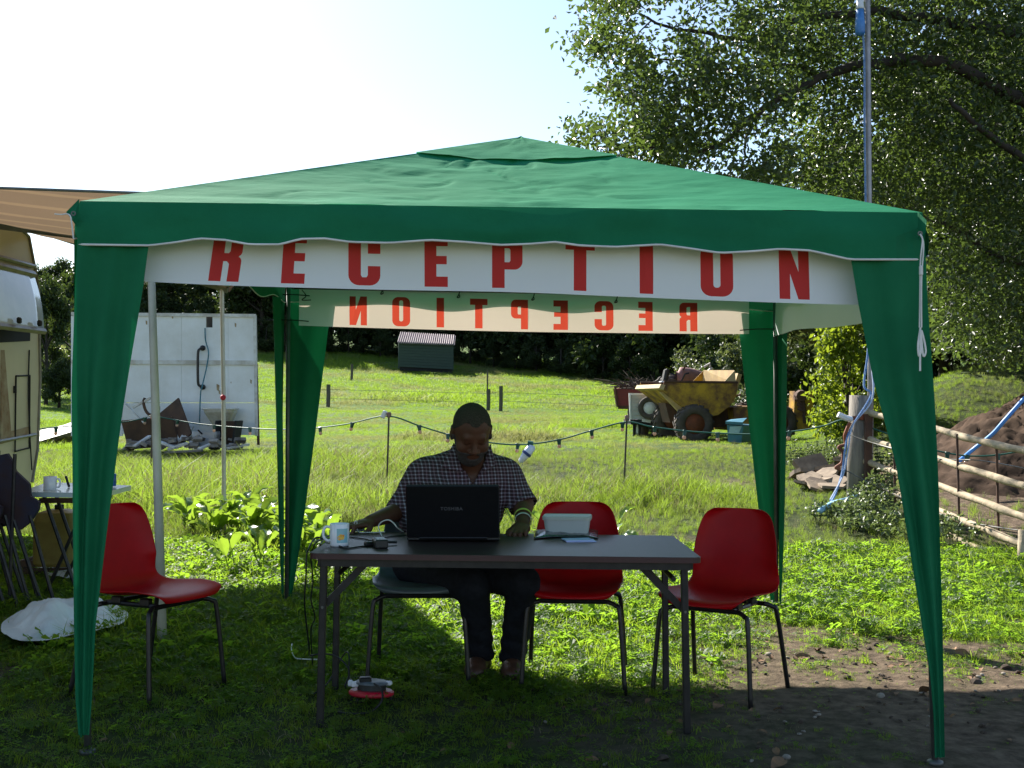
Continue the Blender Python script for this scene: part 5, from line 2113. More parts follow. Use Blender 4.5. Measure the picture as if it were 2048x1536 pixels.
part("steering_column", MB().tube([D(1488, 812, .5), D(1494, 795, .5)], .03, 6).lathe([(.16, -.015), (.19, -.015), (.19, .015), (.16, .015)], D(1494, 794, .5), 16, rot_to((-.3, 0, 1)), closed=True), m_rst, dm)


def tyre(name, c, r, w, axis, parent, rim_m, tread=True):
    rt_ = rot_to(axis)
    t = part(name, MB().lathe([(r * .52, -w * .40), (r * .60, -w * .48), (r * .85, -w * .5), (r * .96, -w * .40), (r * .97, 0), (r * .96, w * .40), (r * .85, w * .5), (r * .60, w * .48), (r * .52, w * .40)], c, 28, rt_, closed=True), m_rub, parent, smooth=True)
    if tread:
        tm = MB()
        for k in range(18):
            for sg in (-1, 1):
                an = 2 * math.pi * (k + (.5 if sg > 0 else 0)) / 18
                m3 = rt_ @ Matrix.Rotation(an, 3, 'Z')
                tm.box(Vector(c) + m3 @ Vector((r * .975, 0, sg * w * .22)), (r * .09, r * .09, w * .46), m3 @ Matrix.Rotation(sg * .65, 3, 'X'))
        o2 = link("tread", mesh_from("tread", tm.v, tm.f, m_rub), t)
    o3 = link("rim", mesh_from("rim", *(lambda m: (m.v, m.f))(MB().lathe([(0, -w * .16), (r * .18, -w * .18), (r * .20, -w * .10), (r * .42, -w * .12), (r * .50, -w * .36), (r * .54, -w * .36), (r * .54, w * .36), (0, w * .3)], c, 24, rt_)), rim_m, True), t)
    return t


m_rimr = M("rusty_orange_rim", (.24, .06, .02), (.12, .035, .015), 6, rough=.7)
axd = wv_.normalized()
tyre("wheel", D(1388, 848, .02), .36, .28, axd * -1, dm, m_rimr)
tyre("wheel", D(1392, 844, .88), .40, .30, axd * -1, dm, m_rimr)
tyre("wheel", D(1555, 846, .02), .36, .26, axd * -1, dm, m_rimr)
tyre("wheel", D(1548, 844, .88), .36, .26, axd * -1, dm, m_rimr)

# small box trailer with the spare wheel
tY = 23.4
tr = thing("box_trailer", "small grey sided trailer with a white spare wheel beside the dumper", "trailer", P(1290, 850, tY))
m_gry = M("silver_grey_panel", (.50, .52, .52), (.40, .41, .40), 3, rough=.5, metal=.2)
back = Vector((.5, 1.6, 0))
for k in range(6):
    v0, v1 = 790 + k * 8.2, 790 + k * 8.2 + 7.4
    part("panel_board", MB().prism([P(1263, v0, tY), P(1332, v0 + 1, tY), P(1332, v1 + 1, tY), P(1263, v1, tY)], (0, .03, 0)), m_gry, tr)
part("top_rail", MB().prism([P(1258, 786, tY), P(1334, 787, tY), P(1334, 790, tY), P(1258, 790, tY)], (0, .06, 0)), m_white, tr)
part("corner_post", MB().prism([P(1258, 790, tY - .02), P(1262, 790, tY - .02), P(1263, 842, tY - .02), P(1260, 842, tY - .02)], (0, .06, 0)), m_white, tr)
part("side_panel", MB().prism([P(1259, 790, tY), P(1259, 838, tY), P(1259, 838, tY) + back, P(1259, 790, tY) + back], (.03, 0, 0)), m_gry, tr)
part("base_frame", MB().prism([P(1260, 839, tY - .02), P(1334, 841, tY - .02), P(1334, 851, tY - .02), P(1262, 849, tY - .02)], (0, 1.4, 0)), m_dark, tr)
part("number_plate", MB().prism([P(1284, 838, tY - .04), P(1303, 840, tY - .04), P(1301, 846, tY - .04), P(1284, 843, tY - .04)], (0, .01, 0)), m_white, tr)
for u in (1268, 1279, 1305):
    part("prop_leg", MB().tube([P(u, 848, tY + .1), P(u, 860, tY + .1) + Vector((0, 0, -.15))], .03, 6), m_dark, tr)
tyre("spare_wheel", P(1300, 816, tY - .20), .24, .20, Vector((-.25, -1, .0)), tr, m_white, tread=False)
tyre("wheel", P(1282, 860, tY + .8), .28, .18, Vector((-1, -.2, .0)), tr, m_gry, tread=False)

# red tipping trailer behind, with a load of sticks
rY2 = 26.5
rt3 = thing("red_trailer", "faded dark red tipping trailer loaded with brushwood behind the grey trailer", "trailer", P(1270, 820, rY2))
m_rdp = M("faded_red_paint", (.20, .020, .018), (.13, .018, .016), 3, rough=.6)
part("side_board", MB().prism([P(1231, 778, rY2), P(1330, 780, rY2), P(1330, 812, rY2), P(1236, 811, rY2)], (0, .05, 0)), m_rdp, rt3)
part("end_board", MB().prism([P(1231, 778, rY2), P(1236, 811, rY2), P(1262, 800, rY2 + 2.5), P(1258, 772, rY2 + 2.5)], (-.05, 0, 0)), m_rdp, rt3)
part("trailer_floor", MB().prism([P(1236, 811, rY2), P(1330, 812, rY2), P(1340, 800, rY2 + 2.5), P(1262, 799, rY2 + 2.5)], (0, 0, -.08)), m_rst, rt3)
part("corner_stanchion", MB().tube([P(1230, 772, rY2 - .03), P(1235, 814, rY2 - .03)], .03, 6), m_rst, rt3)
tyre("wheel", P(1290, 826, rY2 + .6), .42, .25, Vector((0, -1, 0)), rt3, m_rdp, tread=False)
tw = MB()
for k in range(150):
    c = P(RNG.uniform(1246, 1315), RNG.uniform(769, 779), rY2 + RNG.uniform(.3, 2))
    d = Vector((RNG.normal(-.5, .8), RNG.normal(0, .5), RNG.normal(.25, .35))) * RNG.uniform(.2, .5)
    tw.tube([c, c + d * .5 + Vector((0, 0, .04)), c + d], [.014, .010, .005], 4)
prop(part("brushwood", tw, M("grey_brown_twigs", (.11, .08, .055), (.06, .045, .03), 9, rough=.9), rt3), kind="stuff")

# old tractor behind the hopper
oY = 24.6
ot = thing("old_tractor", "old tractor with a faded red bonnet and worn seat half hidden behind the dumper hopper", "tractor", P(1375, 800, oY))


def bon(s, t):
    a_ = math.pi * t
    c = P(1352, 763, oY).lerp(P(1408, 766, oY + .8), s)
    r_ = (.26 + .04 * math.sin(math.pi * s)) * (1 if .08 < s else .7)
    return c + Vector((0, -math.cos(a_) * r_, math.sin(a_) * r_ * (1.15 - .25 * s)))


part("bonnet", MB().grid(bon, 14, 14), M("faded_red_bonnet", (.36, .17, .14), (.24, .12, .10), 5, rough=.6), ot, smooth=True)
part("engine_block", MB().box(P(1385, 778, oY + .4), (.9, .4, .35)), m_rst, ot)
part("seat_back", MB().box(P(1331, 752, oY - .2), (.10, .36, .30), Matrix.Rotation(R(12), 3, 'Y'), bev=.03), m_dark, ot)
part("seat_cushion", MB().box(P(1334, 766, oY - .2), (.34, .36, .08), bev=.03), m_white, ot)
part("lever", MB().tube([P(1352, 760, oY), P(1362, 745, oY), P(1372, 731, oY)], .018, 5), m_rst, ot)
part("guard_rail", MB().tube([P(1340, 748, oY), P(1352, 750, oY), P(1356, 763, oY)], .018, 5).tube([P(1340, 756, oY), P(1352, 757, oY)], .015, 5).tube([P(1362, 764, oY - .3), P(1370, 748, oY - .3), P(1378, 746, oY - .3)], .018, 5), m_steel, ot)
part("exhaust_pipe", MB().tube([P(1422, 740, oY + .6), P(1419, 727, oY + .6), P(1408, 734, oY + .6)], .03, 7).tube([P(1415, 745, oY + .6), P(1425, 736, oY + .6)], .04, 7), M("pale_pipe", (.5, .45, .42), rough=.5), ot)
tyre("wheel", P(1345, 800, oY + .3), .55, .28, Vector((.1, -1, 0)), ot, m_rdp)
tyre("wheel", P(1412, 808, oY + .3), .40, .22, Vector((.1, -1, 0)), ot, m_rdp)

# blue grit box
bY = 19.6
bb = thing("blue_bin", "blue plastic bin with a sloping lid standing in the grass before the dumper", "bin", P(1472, 885, bY))
m_blu = M("faded_blue_plastic", (.06, .22, .30), (.05, .18, .26), 5, rough=.5)
fa, fb = [P(1456, 884, bY), P(1482, 886, bY), P(1487, 852, bY), P(1454, 850, bY)], Vector((.28, .45, .02))
part("bin_body", MB().prism(fa, fb), m_blu, bb)
part("bin_lid", MB().add([P(1451, 848, bY - .04), P(1485, 850, bY - .04), P(1489, 840, bY + .30), P(1458, 843, bY + .30), P(1451, 846, bY - .04) + Vector((0, 0, .03)), P(1485, 848, bY - .04) + Vector((0, 0, .03)), P(1494, 838, bY + .45) + Vector((0, 0, .02)), P(1462, 841, bY + .45) + Vector((0, 0, .02))],
     [(0, 1, 2, 3), (4, 7, 6, 5), (0, 4, 5, 1), (1, 5, 6, 2), (2, 6, 7, 3), (3, 7, 4, 0)]), m_blu, bb)
part("front_label", MB().prism([P(1457, 866, bY - .012), P(1478, 866, bY - .012), P(1484, 852, bY - .012), P(1460, 853, bY - .012)], (0, .006, 0)), M("pale_blue_label", (.40, .62, .72), rough=.25), bb)

# ------------------------------------------------------------------ post, metal pole, ropes, gate at the right
m_wood = M("weathered_post_wood", (.26, .23, .19), (.15, .13, .11), 5, rough=.9, bump=.5, bscale=20, stretch=(6, 6, .7))
gpY = 11.6
gp = thing("gate_post", "thick round grey wooden gate post at the far end of the gate", "gate post", P(1720, 1000, gpY))
b_ = P(1716, 1010, gpY)
b_.z = hz(b_.x, b_.y) - .1
part("post", MB().tube([b_, P(1718, 900, gpY), P(1721, 791, gpY)], [.115, .113, .108], 16), m_wood, gp, smooth=True)
part("iron_strap", MB().lathe([(.112, -.02), (.118, -.02), (.118, .02), (.112, .02)], P(1719, 836, gpY), 16, closed=True).box(P(1733, 834, gpY - .12), (.12, .03, .06)), m_rimr, gp)
part("insulator", MB().tube([P(1702, 838, gpY - .1), P(1692, 836, gpY - .13), P(1676, 829, gpY - .13)], .03, 8), m_white, gp)
mp_ = thing("metal_pole", "tall thin galvanised pole rising past the gazebo roof beside the gate post", "pole", P(1742, 950, gpY + .1))
b_ = P(1740, 985, gpY + .12)
b_.z = hz(b_.x, b_.y) - .1
part("tube", MB().tube([b_, P(1741, 700, gpY + .12), P(1738, 400, gpY + .12), P(1735, 0, gpY + .12), P(1734, -420, gpY + .12)], .029, 10), M("galvanised_tube", (.38, .36, .38), (.26, .25, .27), 8, rough=.5, metal=.5), mp_, smooth=True)
part("halyard", MB().tube(spline([P(1720, 30, gpY), P(1728, 100, gpY + .05), P(1729, 250, gpY + .05), P(1731, 400, gpY + .05), P(1733, 640, gpY + .05), P(1736, 700, gpY), P(1728, 770, gpY - .08), P(1741, 792, gpY - .16), P(1700, 860, gpY - .2), P(1690, 900, gpY - .25), P(1683, 950, gpY - .3), P(1665, 1000, gpY - .5), P(1640, 1024, gpY - .7)], 8), .011, 6), M("blue_rope", (.05, .16, .42), (.25, .36, .55), 60, rough=.8), mp_)
part("halyard", MB().tube(spline([P(1745, 440, gpY), P(1743, 700, gpY), P(1745, 795, gpY - .14), P(1706, 850, gpY - .2), P(1696, 900, gpY - .25), P(1686, 950, gpY - .3), P(1660, 1000, gpY - .6)], 8), .009, 6), M("pale_blue_rope", (.30, .42, .62), (.5, .55, .7), 60, rough=.8), mp_)
p = P(1720, 50, gpY + .02)
part("pole_lamp", MB().lathe([(0, .17), (.04, .16), (.045, .05), (.05, .04), (.05, -.08), (.04, -.10), (0, -.11)], p, 14), M("blue_lamp_housing", (.03, .16, .45), (.10, .28, .6), 10, rough=.4), mp_, smooth=True)
part("pole_lamp", MB().lathe([(0, .19), (.030, .18), (.040, .08), (.046, .06), (0, .055)], p + Vector((0, -.005, .10)), 12), m_white, mp_, smooth=True, label="white top of the lamp")
part("lamp_arm", MB().tube(spline([P(1722, 20, gpY), P(1726, 0, gpY), P(1732, -12, gpY + .08)]), .012, 6), m_white, mp_)
cable("light blue plastic pipe lying in the grass at the foot of the gate post", [P(1640, 1022, 10.7), P(1665, 1008, 10.9), P(1695, 1000, 11.1), P(1712, 994, 11.3)], .028, M("sky_blue_pipe", (.25, .50, .72), (.35, .58, .75), 8, rough=.4), cat="pipe")
cable("pink hose curling down beside the gate post", [P(1700, 845, gpY - .2), P(1690, 870, gpY - .2), P(1691, 888, gpY - .2), P(1678, 894, gpY - .2), P(1686, 905, gpY - .2), P(1684, 925, gpY - .2), P(1672, 935, gpY - .2), P(1680, 938, gpY - .2)], .018, m_rimr, cat="hose")

gt = thing("field_gate", "rustic field gate of round barked poles running towards the camera", "gate", (3.45, 9.8, 0))
m_rail2 = M("peeling_bark_rail", (.50, .40, .26), (.32, .25, .16), 7, rough=.8, bump=.6, bscale=25)
rails = [[(1730, 824, 11.5), (1790, 838, 11.1), (1868, 857, 10.4), (1960, 882, 9.7), (2052, 902, 9.1), (2150, 925, 8.5)],
         [(1730, 876, 11.5), (1785, 893, 11.1), (1868, 916, 10.4), (1960, 945, 9.7), (2052, 973, 9.1), (2150, 1003, 8.5)],
         [(1730, 922, 11.5), (1790, 944, 11.1), (1868, 968, 10.4), (1960, 1002, 9.7), (2052, 1036, 9.1), (2150, 1070, 8.5)],
         [(1730, 962, 11.5), (1790, 988, 11.1), (1868, 1018, 10.4), (1960, 1055, 9.7), (2052, 1092, 9.1), (2150, 1130, 8.5)],
         [(1900, 1072, 10.1), (1960, 1100, 9.6), (2044, 1136, 9.0), (2100, 1160, 8.7)]]
for r_ in rails:
    pts = [P(u, v, Y) for u, v, Y in r_]
    part("rail", MB().tube([q_ + Vector((0, 0, .003 * math.sin(i * 1.1))) for i, q_ in enumerate(spline(pts, 6))], [.032 + .003 * math.sin(i * 1.3) for i in range(len(spline(pts, 6)))], 9), m_rail2, gt, smooth=True)
for (u, v0, v1, Y) in ((1788, 832, 1040, 11.1), (1915, 868, 1030, 10.0), (1994, 886, 1062, 9.5)):
    part("upright", MB().tube([P(u - 1, v0, Y - .02), P(u + 3, v1, Y - .02)], .011, 6), m_rst, gt)
a_, b_ = P(1737, 800, 11.45), P(1737, 985, 11.45)
part("end_board", MB().prism([P(1731, 828, 11.42), P(1746, 828, 11.42), P(1742, 990, 11.42), P(1731, 980, 11.42)], (0, .05, 0)), m_rst, gt)
b_ = P(2041, 1182, 8.95)
part("end_post", MB().tube([b_, P(2046, 1060, 8.95)], .035, 9), m_rail2, gt, smooth=True)
mb = MB()
mb.tube(spline([P(1700, 870, 11.3), P(1760, 890, 11), P(1870, 916, 10.3), P(1960, 921, 9.9), (P(2052, 937, 9.2))]), .005, 4)
mb.tube(spline([P(1690, 940, 11.3), P(1760, 975, 11), P(1900, 1035, 10.1), (P(2052, 1063, 9.0))]), .005, 4)
part("gate_wire", mb, m_steelgrey, gt)

# earth heap with hose
m_soil = M("dark_dug_soil", (.035, .022, .015), (.085, .055, .038), 3, rough=.95, bump=1, bscale=9, spec=.1)
hx, hy = 7.35, 13.7


def heap(s, t):
    a_ = s * 2 * math.pi
    r_ = t * (2.6 + .5 * math.sin(a_ * 2 + 1))
    x, y = hx + r_ * math.cos(a_) * 1.0, hy + r_ * math.sin(a_) * .8
    hh = 1.55 * max(0, 1 - t ** 1.15) * (1 + .10 * math.cos(a_))
    nn = float(vnoise(x, y, 2.2, 91, 5)) * .22 + float(vnoise(x, y, 12, 95, 4)) * .09
    return Vector((x, y, hz(x, y) - .10 + hh + nn * (1 - t * .5)))


ho = link("earth_heap", mesh_from("earth_heap", *(lambda m: (m.v, m.f))(MB().grid(heap, 220, 110)), m_soil, True))
prop(ho, "heap of dark dug earth behind the gate at the right edge", "earth heap")
cable("blue water pipe running up over the earth heap", [P(1915, 925, 12.4), P(1945, 900, 12.6), P(1985, 868, 12.4), P(2010, 840, 12.3), P(2050, 795, 12.3)], .022, M("blue_hose", (.06, .22, .60), (.08, .28, .65), 5, rough=.5), cat="hose")

# broken flagstones by the post
m_stone = M("pale_broken_stone", (.30, .23, .16), (.15, .11, .08), 5, rough=.85, bump=.5, bscale=20)
labs = ["large upright slab of grey stone at the top of the broken stone pile"] + [f"flat broken stone in the pile left of the gate post" for _ in range(30)]
sj = [(1625, 893, .24, .10), (1600, 905, .15, .05), (1618, 913, .2, .04), (1640, 918, .2, .04), (1660, 915, .18, .05), (1648, 908, .22, .04), (1672, 922, .16, .04), (1690, 905, .2, .05), (1682, 893, .18, .06), (1700, 888, .15, .05), (1612, 922, .2, .03), (1636, 926, .22, .03), (1664, 930, .2, .03), (1690, 916, .18, .04), (1605, 890, .14, .08), (1650, 898, .12, .06)]
for k, (u, v, s_, th) in enumerate(sj):
    Y = 14.0 - (v - 890) * .03
    c = P(u, v, Y)
    c.z = hz(c.x, c.y) + .05 + max(0, (918 - v)) * .004
    n = RNG.integers(5, 8)
    rm = Matrix.Rotation(RNG.uniform(0, 6), 3, 'Z') @ Matrix.Rotation(RNG.uniform(-.25, .25) + (1.0 if k == 0 else 0), 3, 'X') @ Matrix.Rotation(RNG.uniform(-.4, .4), 3, 'Y')
    poly = [c + rm @ Vector((math.cos(2 * math.pi * i / n) * s_ * RNG.uniform(.7, 1.1), math.sin(2 * math.pi * i / n) * s_ * RNG.uniform(.5, .9), 0)) for i in range(n)]
    o = link("broken_stone", mesh_from("broken_stone", *(lambda m: (m.v, m.f))(MB().prism(poly, rm @ Vector((0, 0, th)))), m_stone))
    prop(o, labs[k], "stone", "broken stones piled by the gate post")

rub = MB()
for k in range(160):
    u = RNG.normal(1645, 28)
    v = RNG.uniform(888, 928)
    p = P(u, v, 14.0 + RNG.uniform(-.4, .4))
    p.z = hz(p.x, p.y) + max(0, RNG.normal(.05, .06)) * math.exp(-((u - 1645) / 40) ** 2)
    s_ = RNG.uniform(.02, .09)
    rub.box(p, (s_ * 1.6, s_, s_ * .6), Matrix.Rotation(RNG.uniform(0, 3), 3, 'Z') @ Matrix.Rotation(RNG.uniform(-.8, .8), 3, 'X'))
prop(link("earth_clods", mesh_from("earth_clods", rub.v, rub.f, m_soil)), kind="stuff")
for k, (a_, b_, w) in enumerate([((268, 893, rY - .5), (300, 872, rY - .2), .06), ((310, 880, rY - .5), (352, 896, rY - .6), .09), ((398, 898, rY - .6), (432, 884, rY - .3), .07), ((372, 872, rY), (392, 897, rY - .3), .05), ((455, 897, rY - .5), (498, 889, rY - .3), .08)]):
    plank(["short white batten low at the left end of the rubble", "pale batten in the middle of the rubble in front of the boards", "white batten right of the broken cistern", "thin white batten leaning beside the cistern", "pale batten lying under the right end of the wall"][k], P(*a_), P(*b_), w, .03, m_trim)

# ------------------------------------------------------------------ vegetation
m_leaf = leafmat("oak_leaf", (.020, .040, .012), (.060, .085, .026), (.17, .26, .035), trans=.42, rough=.36, spec=.55)
m_leaf2 = leafmat("wood_edge_leaf", (.015, .032, .012), (.050, .072, .020), (.10, .15, .02), trans=.30, rough=.5, spec=.3)
m_leaf3 = leafmat("bright_sapling_leaf", (.08, .14, .015), (.14, .20, .02), (.42, .52, .03), trans=.5, rough=.45)
m_leafg = leafmat("grey_green_hedge_leaf", (.035, .055, .022), (.09, .11, .05), (.18, .22, .05), trans=.35, rough=.45)
m_bark = M("dark_oak_bark", (.05, .038, .028), (.025, .020, .016), 6, rough=.9, bump=.8, bscale=12)


def leaf_mesh(name, centers, size, mat_, seed=0, up=.6, fold=.25, aspect=.55, jitter=.35):
    """Many small folded leaves (two triangles each side of the midrib)."""
    r = np.random.default_rng(seed)
    n = len(centers)
    nrm = r.normal(size=(n, 3))
    nrm[:, 2] += up
    nrm /= np.linalg.norm(nrm, axis=1)[:, None]
    a = r.normal(size=(n, 3))
    a -= (a * nrm).sum(1)[:, None] * nrm
    a /= np.linalg.norm(a, axis=1)[:, None]
    b = np.cross(nrm, a)
    L_ = size * (1 + jitter * r.uniform(-1, 1, n))[:, None]
    W = L_ * aspect
    v = np.empty((n, 4, 3))
    v[:, 0] = centers - a * L_ * .5
    v[:, 2] = centers + a * L_ * .5 - nrm * L_ * .12
    v[:, 1] = centers + b * W * .5 + nrm * L_ * fold * .5
    v[:, 3] = centers - b * W * .5 + nrm * L_ * fold * .5
    i = np.arange(n)[:, None] * 4
    tri = np.concatenate([i + np.array([0, 1, 2]), i + np.array([0, 2, 3])], 1).reshape(-1, 3)
    me = bpy.data.meshes.new(name)
    me.vertices.add(n * 4)
    me.vertices.foreach_set("co", v.astype(np.float32).ravel())
    me.loops.add(n * 6)
    me.loops.foreach_set("vertex_index", tri.astype(np.int32).ravel())
    me.polygons.add(n * 2)
    me.polygons.foreach_set("loop_start", np.arange(0, n * 6, 3, dtype=np.int32))
    me.polygons.foreach_set("loop_total", np.full(n * 2, 3, np.int32))
    me.materials.append(mat_)
    me.update(calc_edges=True)
    return me


# --- the big tree at the right
def in_poly(x, y, poly):
    return inside([poly], x, y)


CROWN = [(1222, -500), (1205, -60), (1180, 60), (1168, 105), (1212, 150), (1238, 200), (1228, 232), (1150, 248), (1140, 265), (1165, 300), (1225, 330), (1330, 350), (1480, 372), (1560, 395), (1700, 420), (1840, 440),
         (1850, 560), (1865, 690), (1980, 720), (2500, 720), (2900, 300), (2900, -500)]
HOLES = [(1478, 305, 34), (1445, 335, 26), (1520, 290, 22), (1895, 478, 26), (1955, 492, 18), (1560, 120, 16), (1650, 40, 14), (1920, 352, 12), (1445, 110, 16), (1590, 250, 14), (1440, 170, 12), (1840, 395, 14), (1640, 400, 16), (1300, 330, 12), (1255, 250, 16), (1395, 215, 13),
         (1700, 350, 13), (1500, 60, 11), (1350, 60, 12), (1320, 170, 11), (1985, 120, 13), (1860, 215, 10)]
limbs = [
    ([(2330, 790, 15.0), (2320, 600, 14.8), (2290, 400, 14.5), (2240, 180, 14.2), (2200, -60, 14), (2170, -400, 13.6)], .36, .16),
    ([(2240, 180, 14.2), (2120, 90, 13.6), (1990, 60, 13.2), (1860, 40, 12.8), (1740, 20, 12.6), (1620, 40, 12.4), (1500, 75, 12.2), (1390, 62, 12.1), (1290, 40, 12)], .15, .018),
    ([(2270, 300, 14.4), (2120, 240, 13.4), (1980, 170, 12.6), (1850, 120, 12.3), (1745, 130, 12.2), (1650, 155, 12.2), (1570, 190, 12.1), (1505, 235, 12.0), (1440, 290, 11.9), (1340, 300, 11.8), (1220, 290, 11.8)], .16, .012),
    ([(1650, 155, 12.2), (1560, 130, 12.6), (1450, 140, 12.8), (1330, 120, 12.8), (1220, 100, 12.8)], .05, .010),
    ([(1505, 235, 12.0), (1490, 300, 11.7), (1480, 345, 11.6)], .035, .010),
    ([(2280, 420, 14.5), (2150, 380, 13.4), (2040, 310, 12.6), (1960, 255, 12.0), (1900, 200, 11.8)], .13, .03),
    ([(2300, 520, 14.7), (2150, 540, 13.8), (2010, 520, 13.2), (1930, 470, 12.8), (1870, 440, 12.5)], .12, .02),
    ([(2240, 180, 14.2), (2330, 60, 13.4), (2480, -60, 12.8), (2700, -120, 12.4)], .14, .03),
    ([(2290, 400, 14.5), (2450, 330, 15.5), (2620, 300, 16.5)], .14, .03),
    ([(2200, -60, 14), (2050, -200, 13.6), (1850, -300, 13.2), (1600, -330, 12.9), (1380, -260, 12.6)], .13, .02),
]
tree = thing("oak_tree", "large spreading oak overhanging the right side of the gazebo", "tree", (float(P(2330, 790, 15).x), 15.0, 0))
tk = MB()
nodes, nrad = [], []
for k, (pl, r0, r1) in enumerate(limbs):
    pts = spline([P(q[0], q[1], q[2] + (.25 if k else 0)) for q in pl], 8)
    pts = [p + Vector((float(vnoise(i * .3, k, 1, 7, 2)), float(vnoise(i * .3, k, 1, 9, 2)), float(vnoise(i * .3, k, 1, 8, 2)))) * .05 for i, p in enumerate(pts)]
    if k == 0:
        pts[0].z = hz(pts[0].x, pts[0].y) - .3
    if k:
        r0, r1 = r0 * .62, r1 * .7
    rr = [r0 + (r1 - r0) * (i / (len(pts) - 1)) ** .8 for i in range(len(pts))]
    part("trunk" if k == 0 else "limb", MB().tube(pts, rr, 10), m_bark, tree, smooth=True)
    nodes += [tuple(p) for p in pts]
    nrad += rr
r = np.random.default_rng(5)
cl = []
hx_ = [h for h in HOLES]
while len(cl) < 3700:
    u, v = r.uniform(1130, 2050) if r.random() < .74 else r.uniform(2050, 2880), r.uniform(-480, 720)
    if v < -60 and r.random() < .55:
        continue
    if not in_poly(u, v, CROWN):
        continue
    dpt = r.uniform(0, 1)
    Y = 10.6 + 4.6 * dpt + (1.5 if u > 2100 else 0)
    if u < 1560:
        Y = 11.0 + 2.4 * dpt
    elif u < 2100:
        Y = 12.15 + 3.4 * dpt
    if any((u - a) ** 2 + (v - b) ** 2 < (c * 1.15) ** 2 for a, b, c in hx_):
        continue
    if u < 1600 and float(vnoise(u, v, .022, 3, 2)) < -.14:
        continue
    cl.append(tuple(P(u, v, Y)))
for _ in range(650):
    u, v = r.uniform(1840, 2500), r.uniform(330, 730)
    if in_poly(u, v, CROWN) and not any((u - a) ** 2 + (v - b) ** 2 < c * c for a, b, c in hx_):
        cl.append(tuple(P(u, v, r.uniform(14.5, 17.5))))
cl = np.array(cl)
# grow twigs: connect each cluster, nearest first, to the closest node so far
NN = np.array(nodes)
NR_ = np.array(nrad)
d0 = np.min(np.linalg.norm(cl[:, None, :] - NN[None, ::3, :], axis=2), axis=1)
order = np.argsort(d0)
tw = MB()
NA = np.empty((len(NN) + len(cl) * 4, 3))
NA[:len(NN)] = NN
RA = np.empty(len(NA))
RA[:len(NN)] = NR_
cnt = len(NN)
for i in order:
    c = cl[i]
    dd_ = np.linalg.norm(NA[:cnt] - c, axis=1)
    j = int(np.argmin(dd_))
    a_ = NA[j].copy()
    ln = dd_[j]
    if ln < .02:
        continue
    mid = (a_ + c) / 2 + r.normal(size=3) * .10 * ln
    r0 = min(RA[j] * .7, .006 + .012 * ln)
    rr = [r0, r0 * .75, r0 * .45]
    tw.tube([a_, mid, c], rr, 4, cap=False)
    for q, rq in ((mid, rr[1]), ((mid + c) / 2, rr[1] * .8), (c, rr[2])):
        NA[cnt] = q
        RA[cnt] = max(rq, .004)
        cnt += 1
prop(part("twigs", tw, m_bark, tree), kind="stuff")
lc = []
for c in cl:
    k = r.integers(24, 44)
    s_ = r.uniform(.09, .19)
    lc.append(c + r.normal(size=(k, 3)) * s_ * np.array([1, 1, .75]))
lc = np.concatenate(lc)
lm_ = link("crown", leaf_mesh("crown", lc, .070, m_leaf, 3, up=.5), tree)
prop(lm_, kind="stuff")


# --- generic shrubs and far trees
def crown_points(n, blobs, seed, shell=.55):
    r = np.random.default_rng(seed)
    w = np.array([b[3] ** 2 for b in blobs], float)
    w /= w.sum()
    pick = r.choice(len(blobs), n, p=w)
    B = np.array([[b[0], b[1], b[2]] for b in blobs])[pick]
    Rr = np.array([b[3] for b in blobs])[pick]
    d = r.normal(size=(n, 3))
    d /= np.linalg.norm(d, axis=1)[:, None]
    rad = Rr * (shell + (1 - shell) * r.random(n)) * (1 + .12 * r.normal(size=n))
    return B + d * rad[:, None]


def make_tree_mesh(seed, h, n, leaf, mat_, spread=.42):
    r = np.random.default_rng(seed)
    blobs = []
    for k in range(26):
        a_, z = r.uniform(0, 6.28), r.uniform(.12, .92)
        rr = spread * h * math.sin(math.pi * min(.95, z * .9 + .12)) * r.uniform(.3, 1)
        blobs.append((rr * math.cos(a_), rr * math.sin(a_), z * h, h * r.uniform(.07, .15)))
    pts = crown_points(n, blobs, seed + 1, .3)
    tw_ = MB().tube([(0, 0, -.3), (.05, 0, h * .3), (0, .1, h * .75)], [h * .025, h * .02, h * .008], 7)
    for b in blobs[::2]:
        tw_.tube([(0, .03, b[2] * .6), (b[0] * .5, b[1] * .5, b[2] * .8), (b[0], b[1], b[2])], [h * .009, h * .006, h * .003], 5, cap=False)
    return leaf_mesh("crown", pts, leaf, mat_, seed + 2, up=.4), mesh_from("trunk", tw_.v, tw_.f, m_bark, True)


variants = [make_tree_mesh(100 + k, 8.0, 9000, .30, m_leaf2, .40 + .04 * k) for k in range(4)]
protos = []


def place_tree(name, variant, x, y, s, rz, label, group, sz=1.0, cat="tree"):
    t = thing(name, label, cat, (x, y, hz(x, y)), rz, group)
    t.scale = (s, s, s * sz)
    link("crown", variants[variant][0], t, world=False)
    link("trunk", variants[variant][1], t, world=False)
    return t


r = np.random.default_rng(21)
lab_far = "dark leafy tree in the wood along the top of the meadow"
k = 0
for row, (Y0, u0, u1, st, s0) in enumerate(((73, -520, 1560, 66, .95), (79, -520, 1500, 72, 1.1))):
    u = u0
    while u < u1:
        Y = Y0 - max(0, (u - 900)) * .026 + r.uniform(-1.2, 1.2)
        uu = u + r.uniform(-18, 18)
        x = (uu - 1024) * Y / F
        s = s0 * r.uniform(.85, 1.15)
        if uu < 190:
            s *= .48 + .1 * row
        elif uu < 520:
            s *= .68
        elif row:
            s *= 1.1
        place_tree("woodland_tree", k % 4, x, Y, s, r.uniform(0, 6.28), lab_far, "woodland trees along the top of the meadow")
        k += 1
        u += st
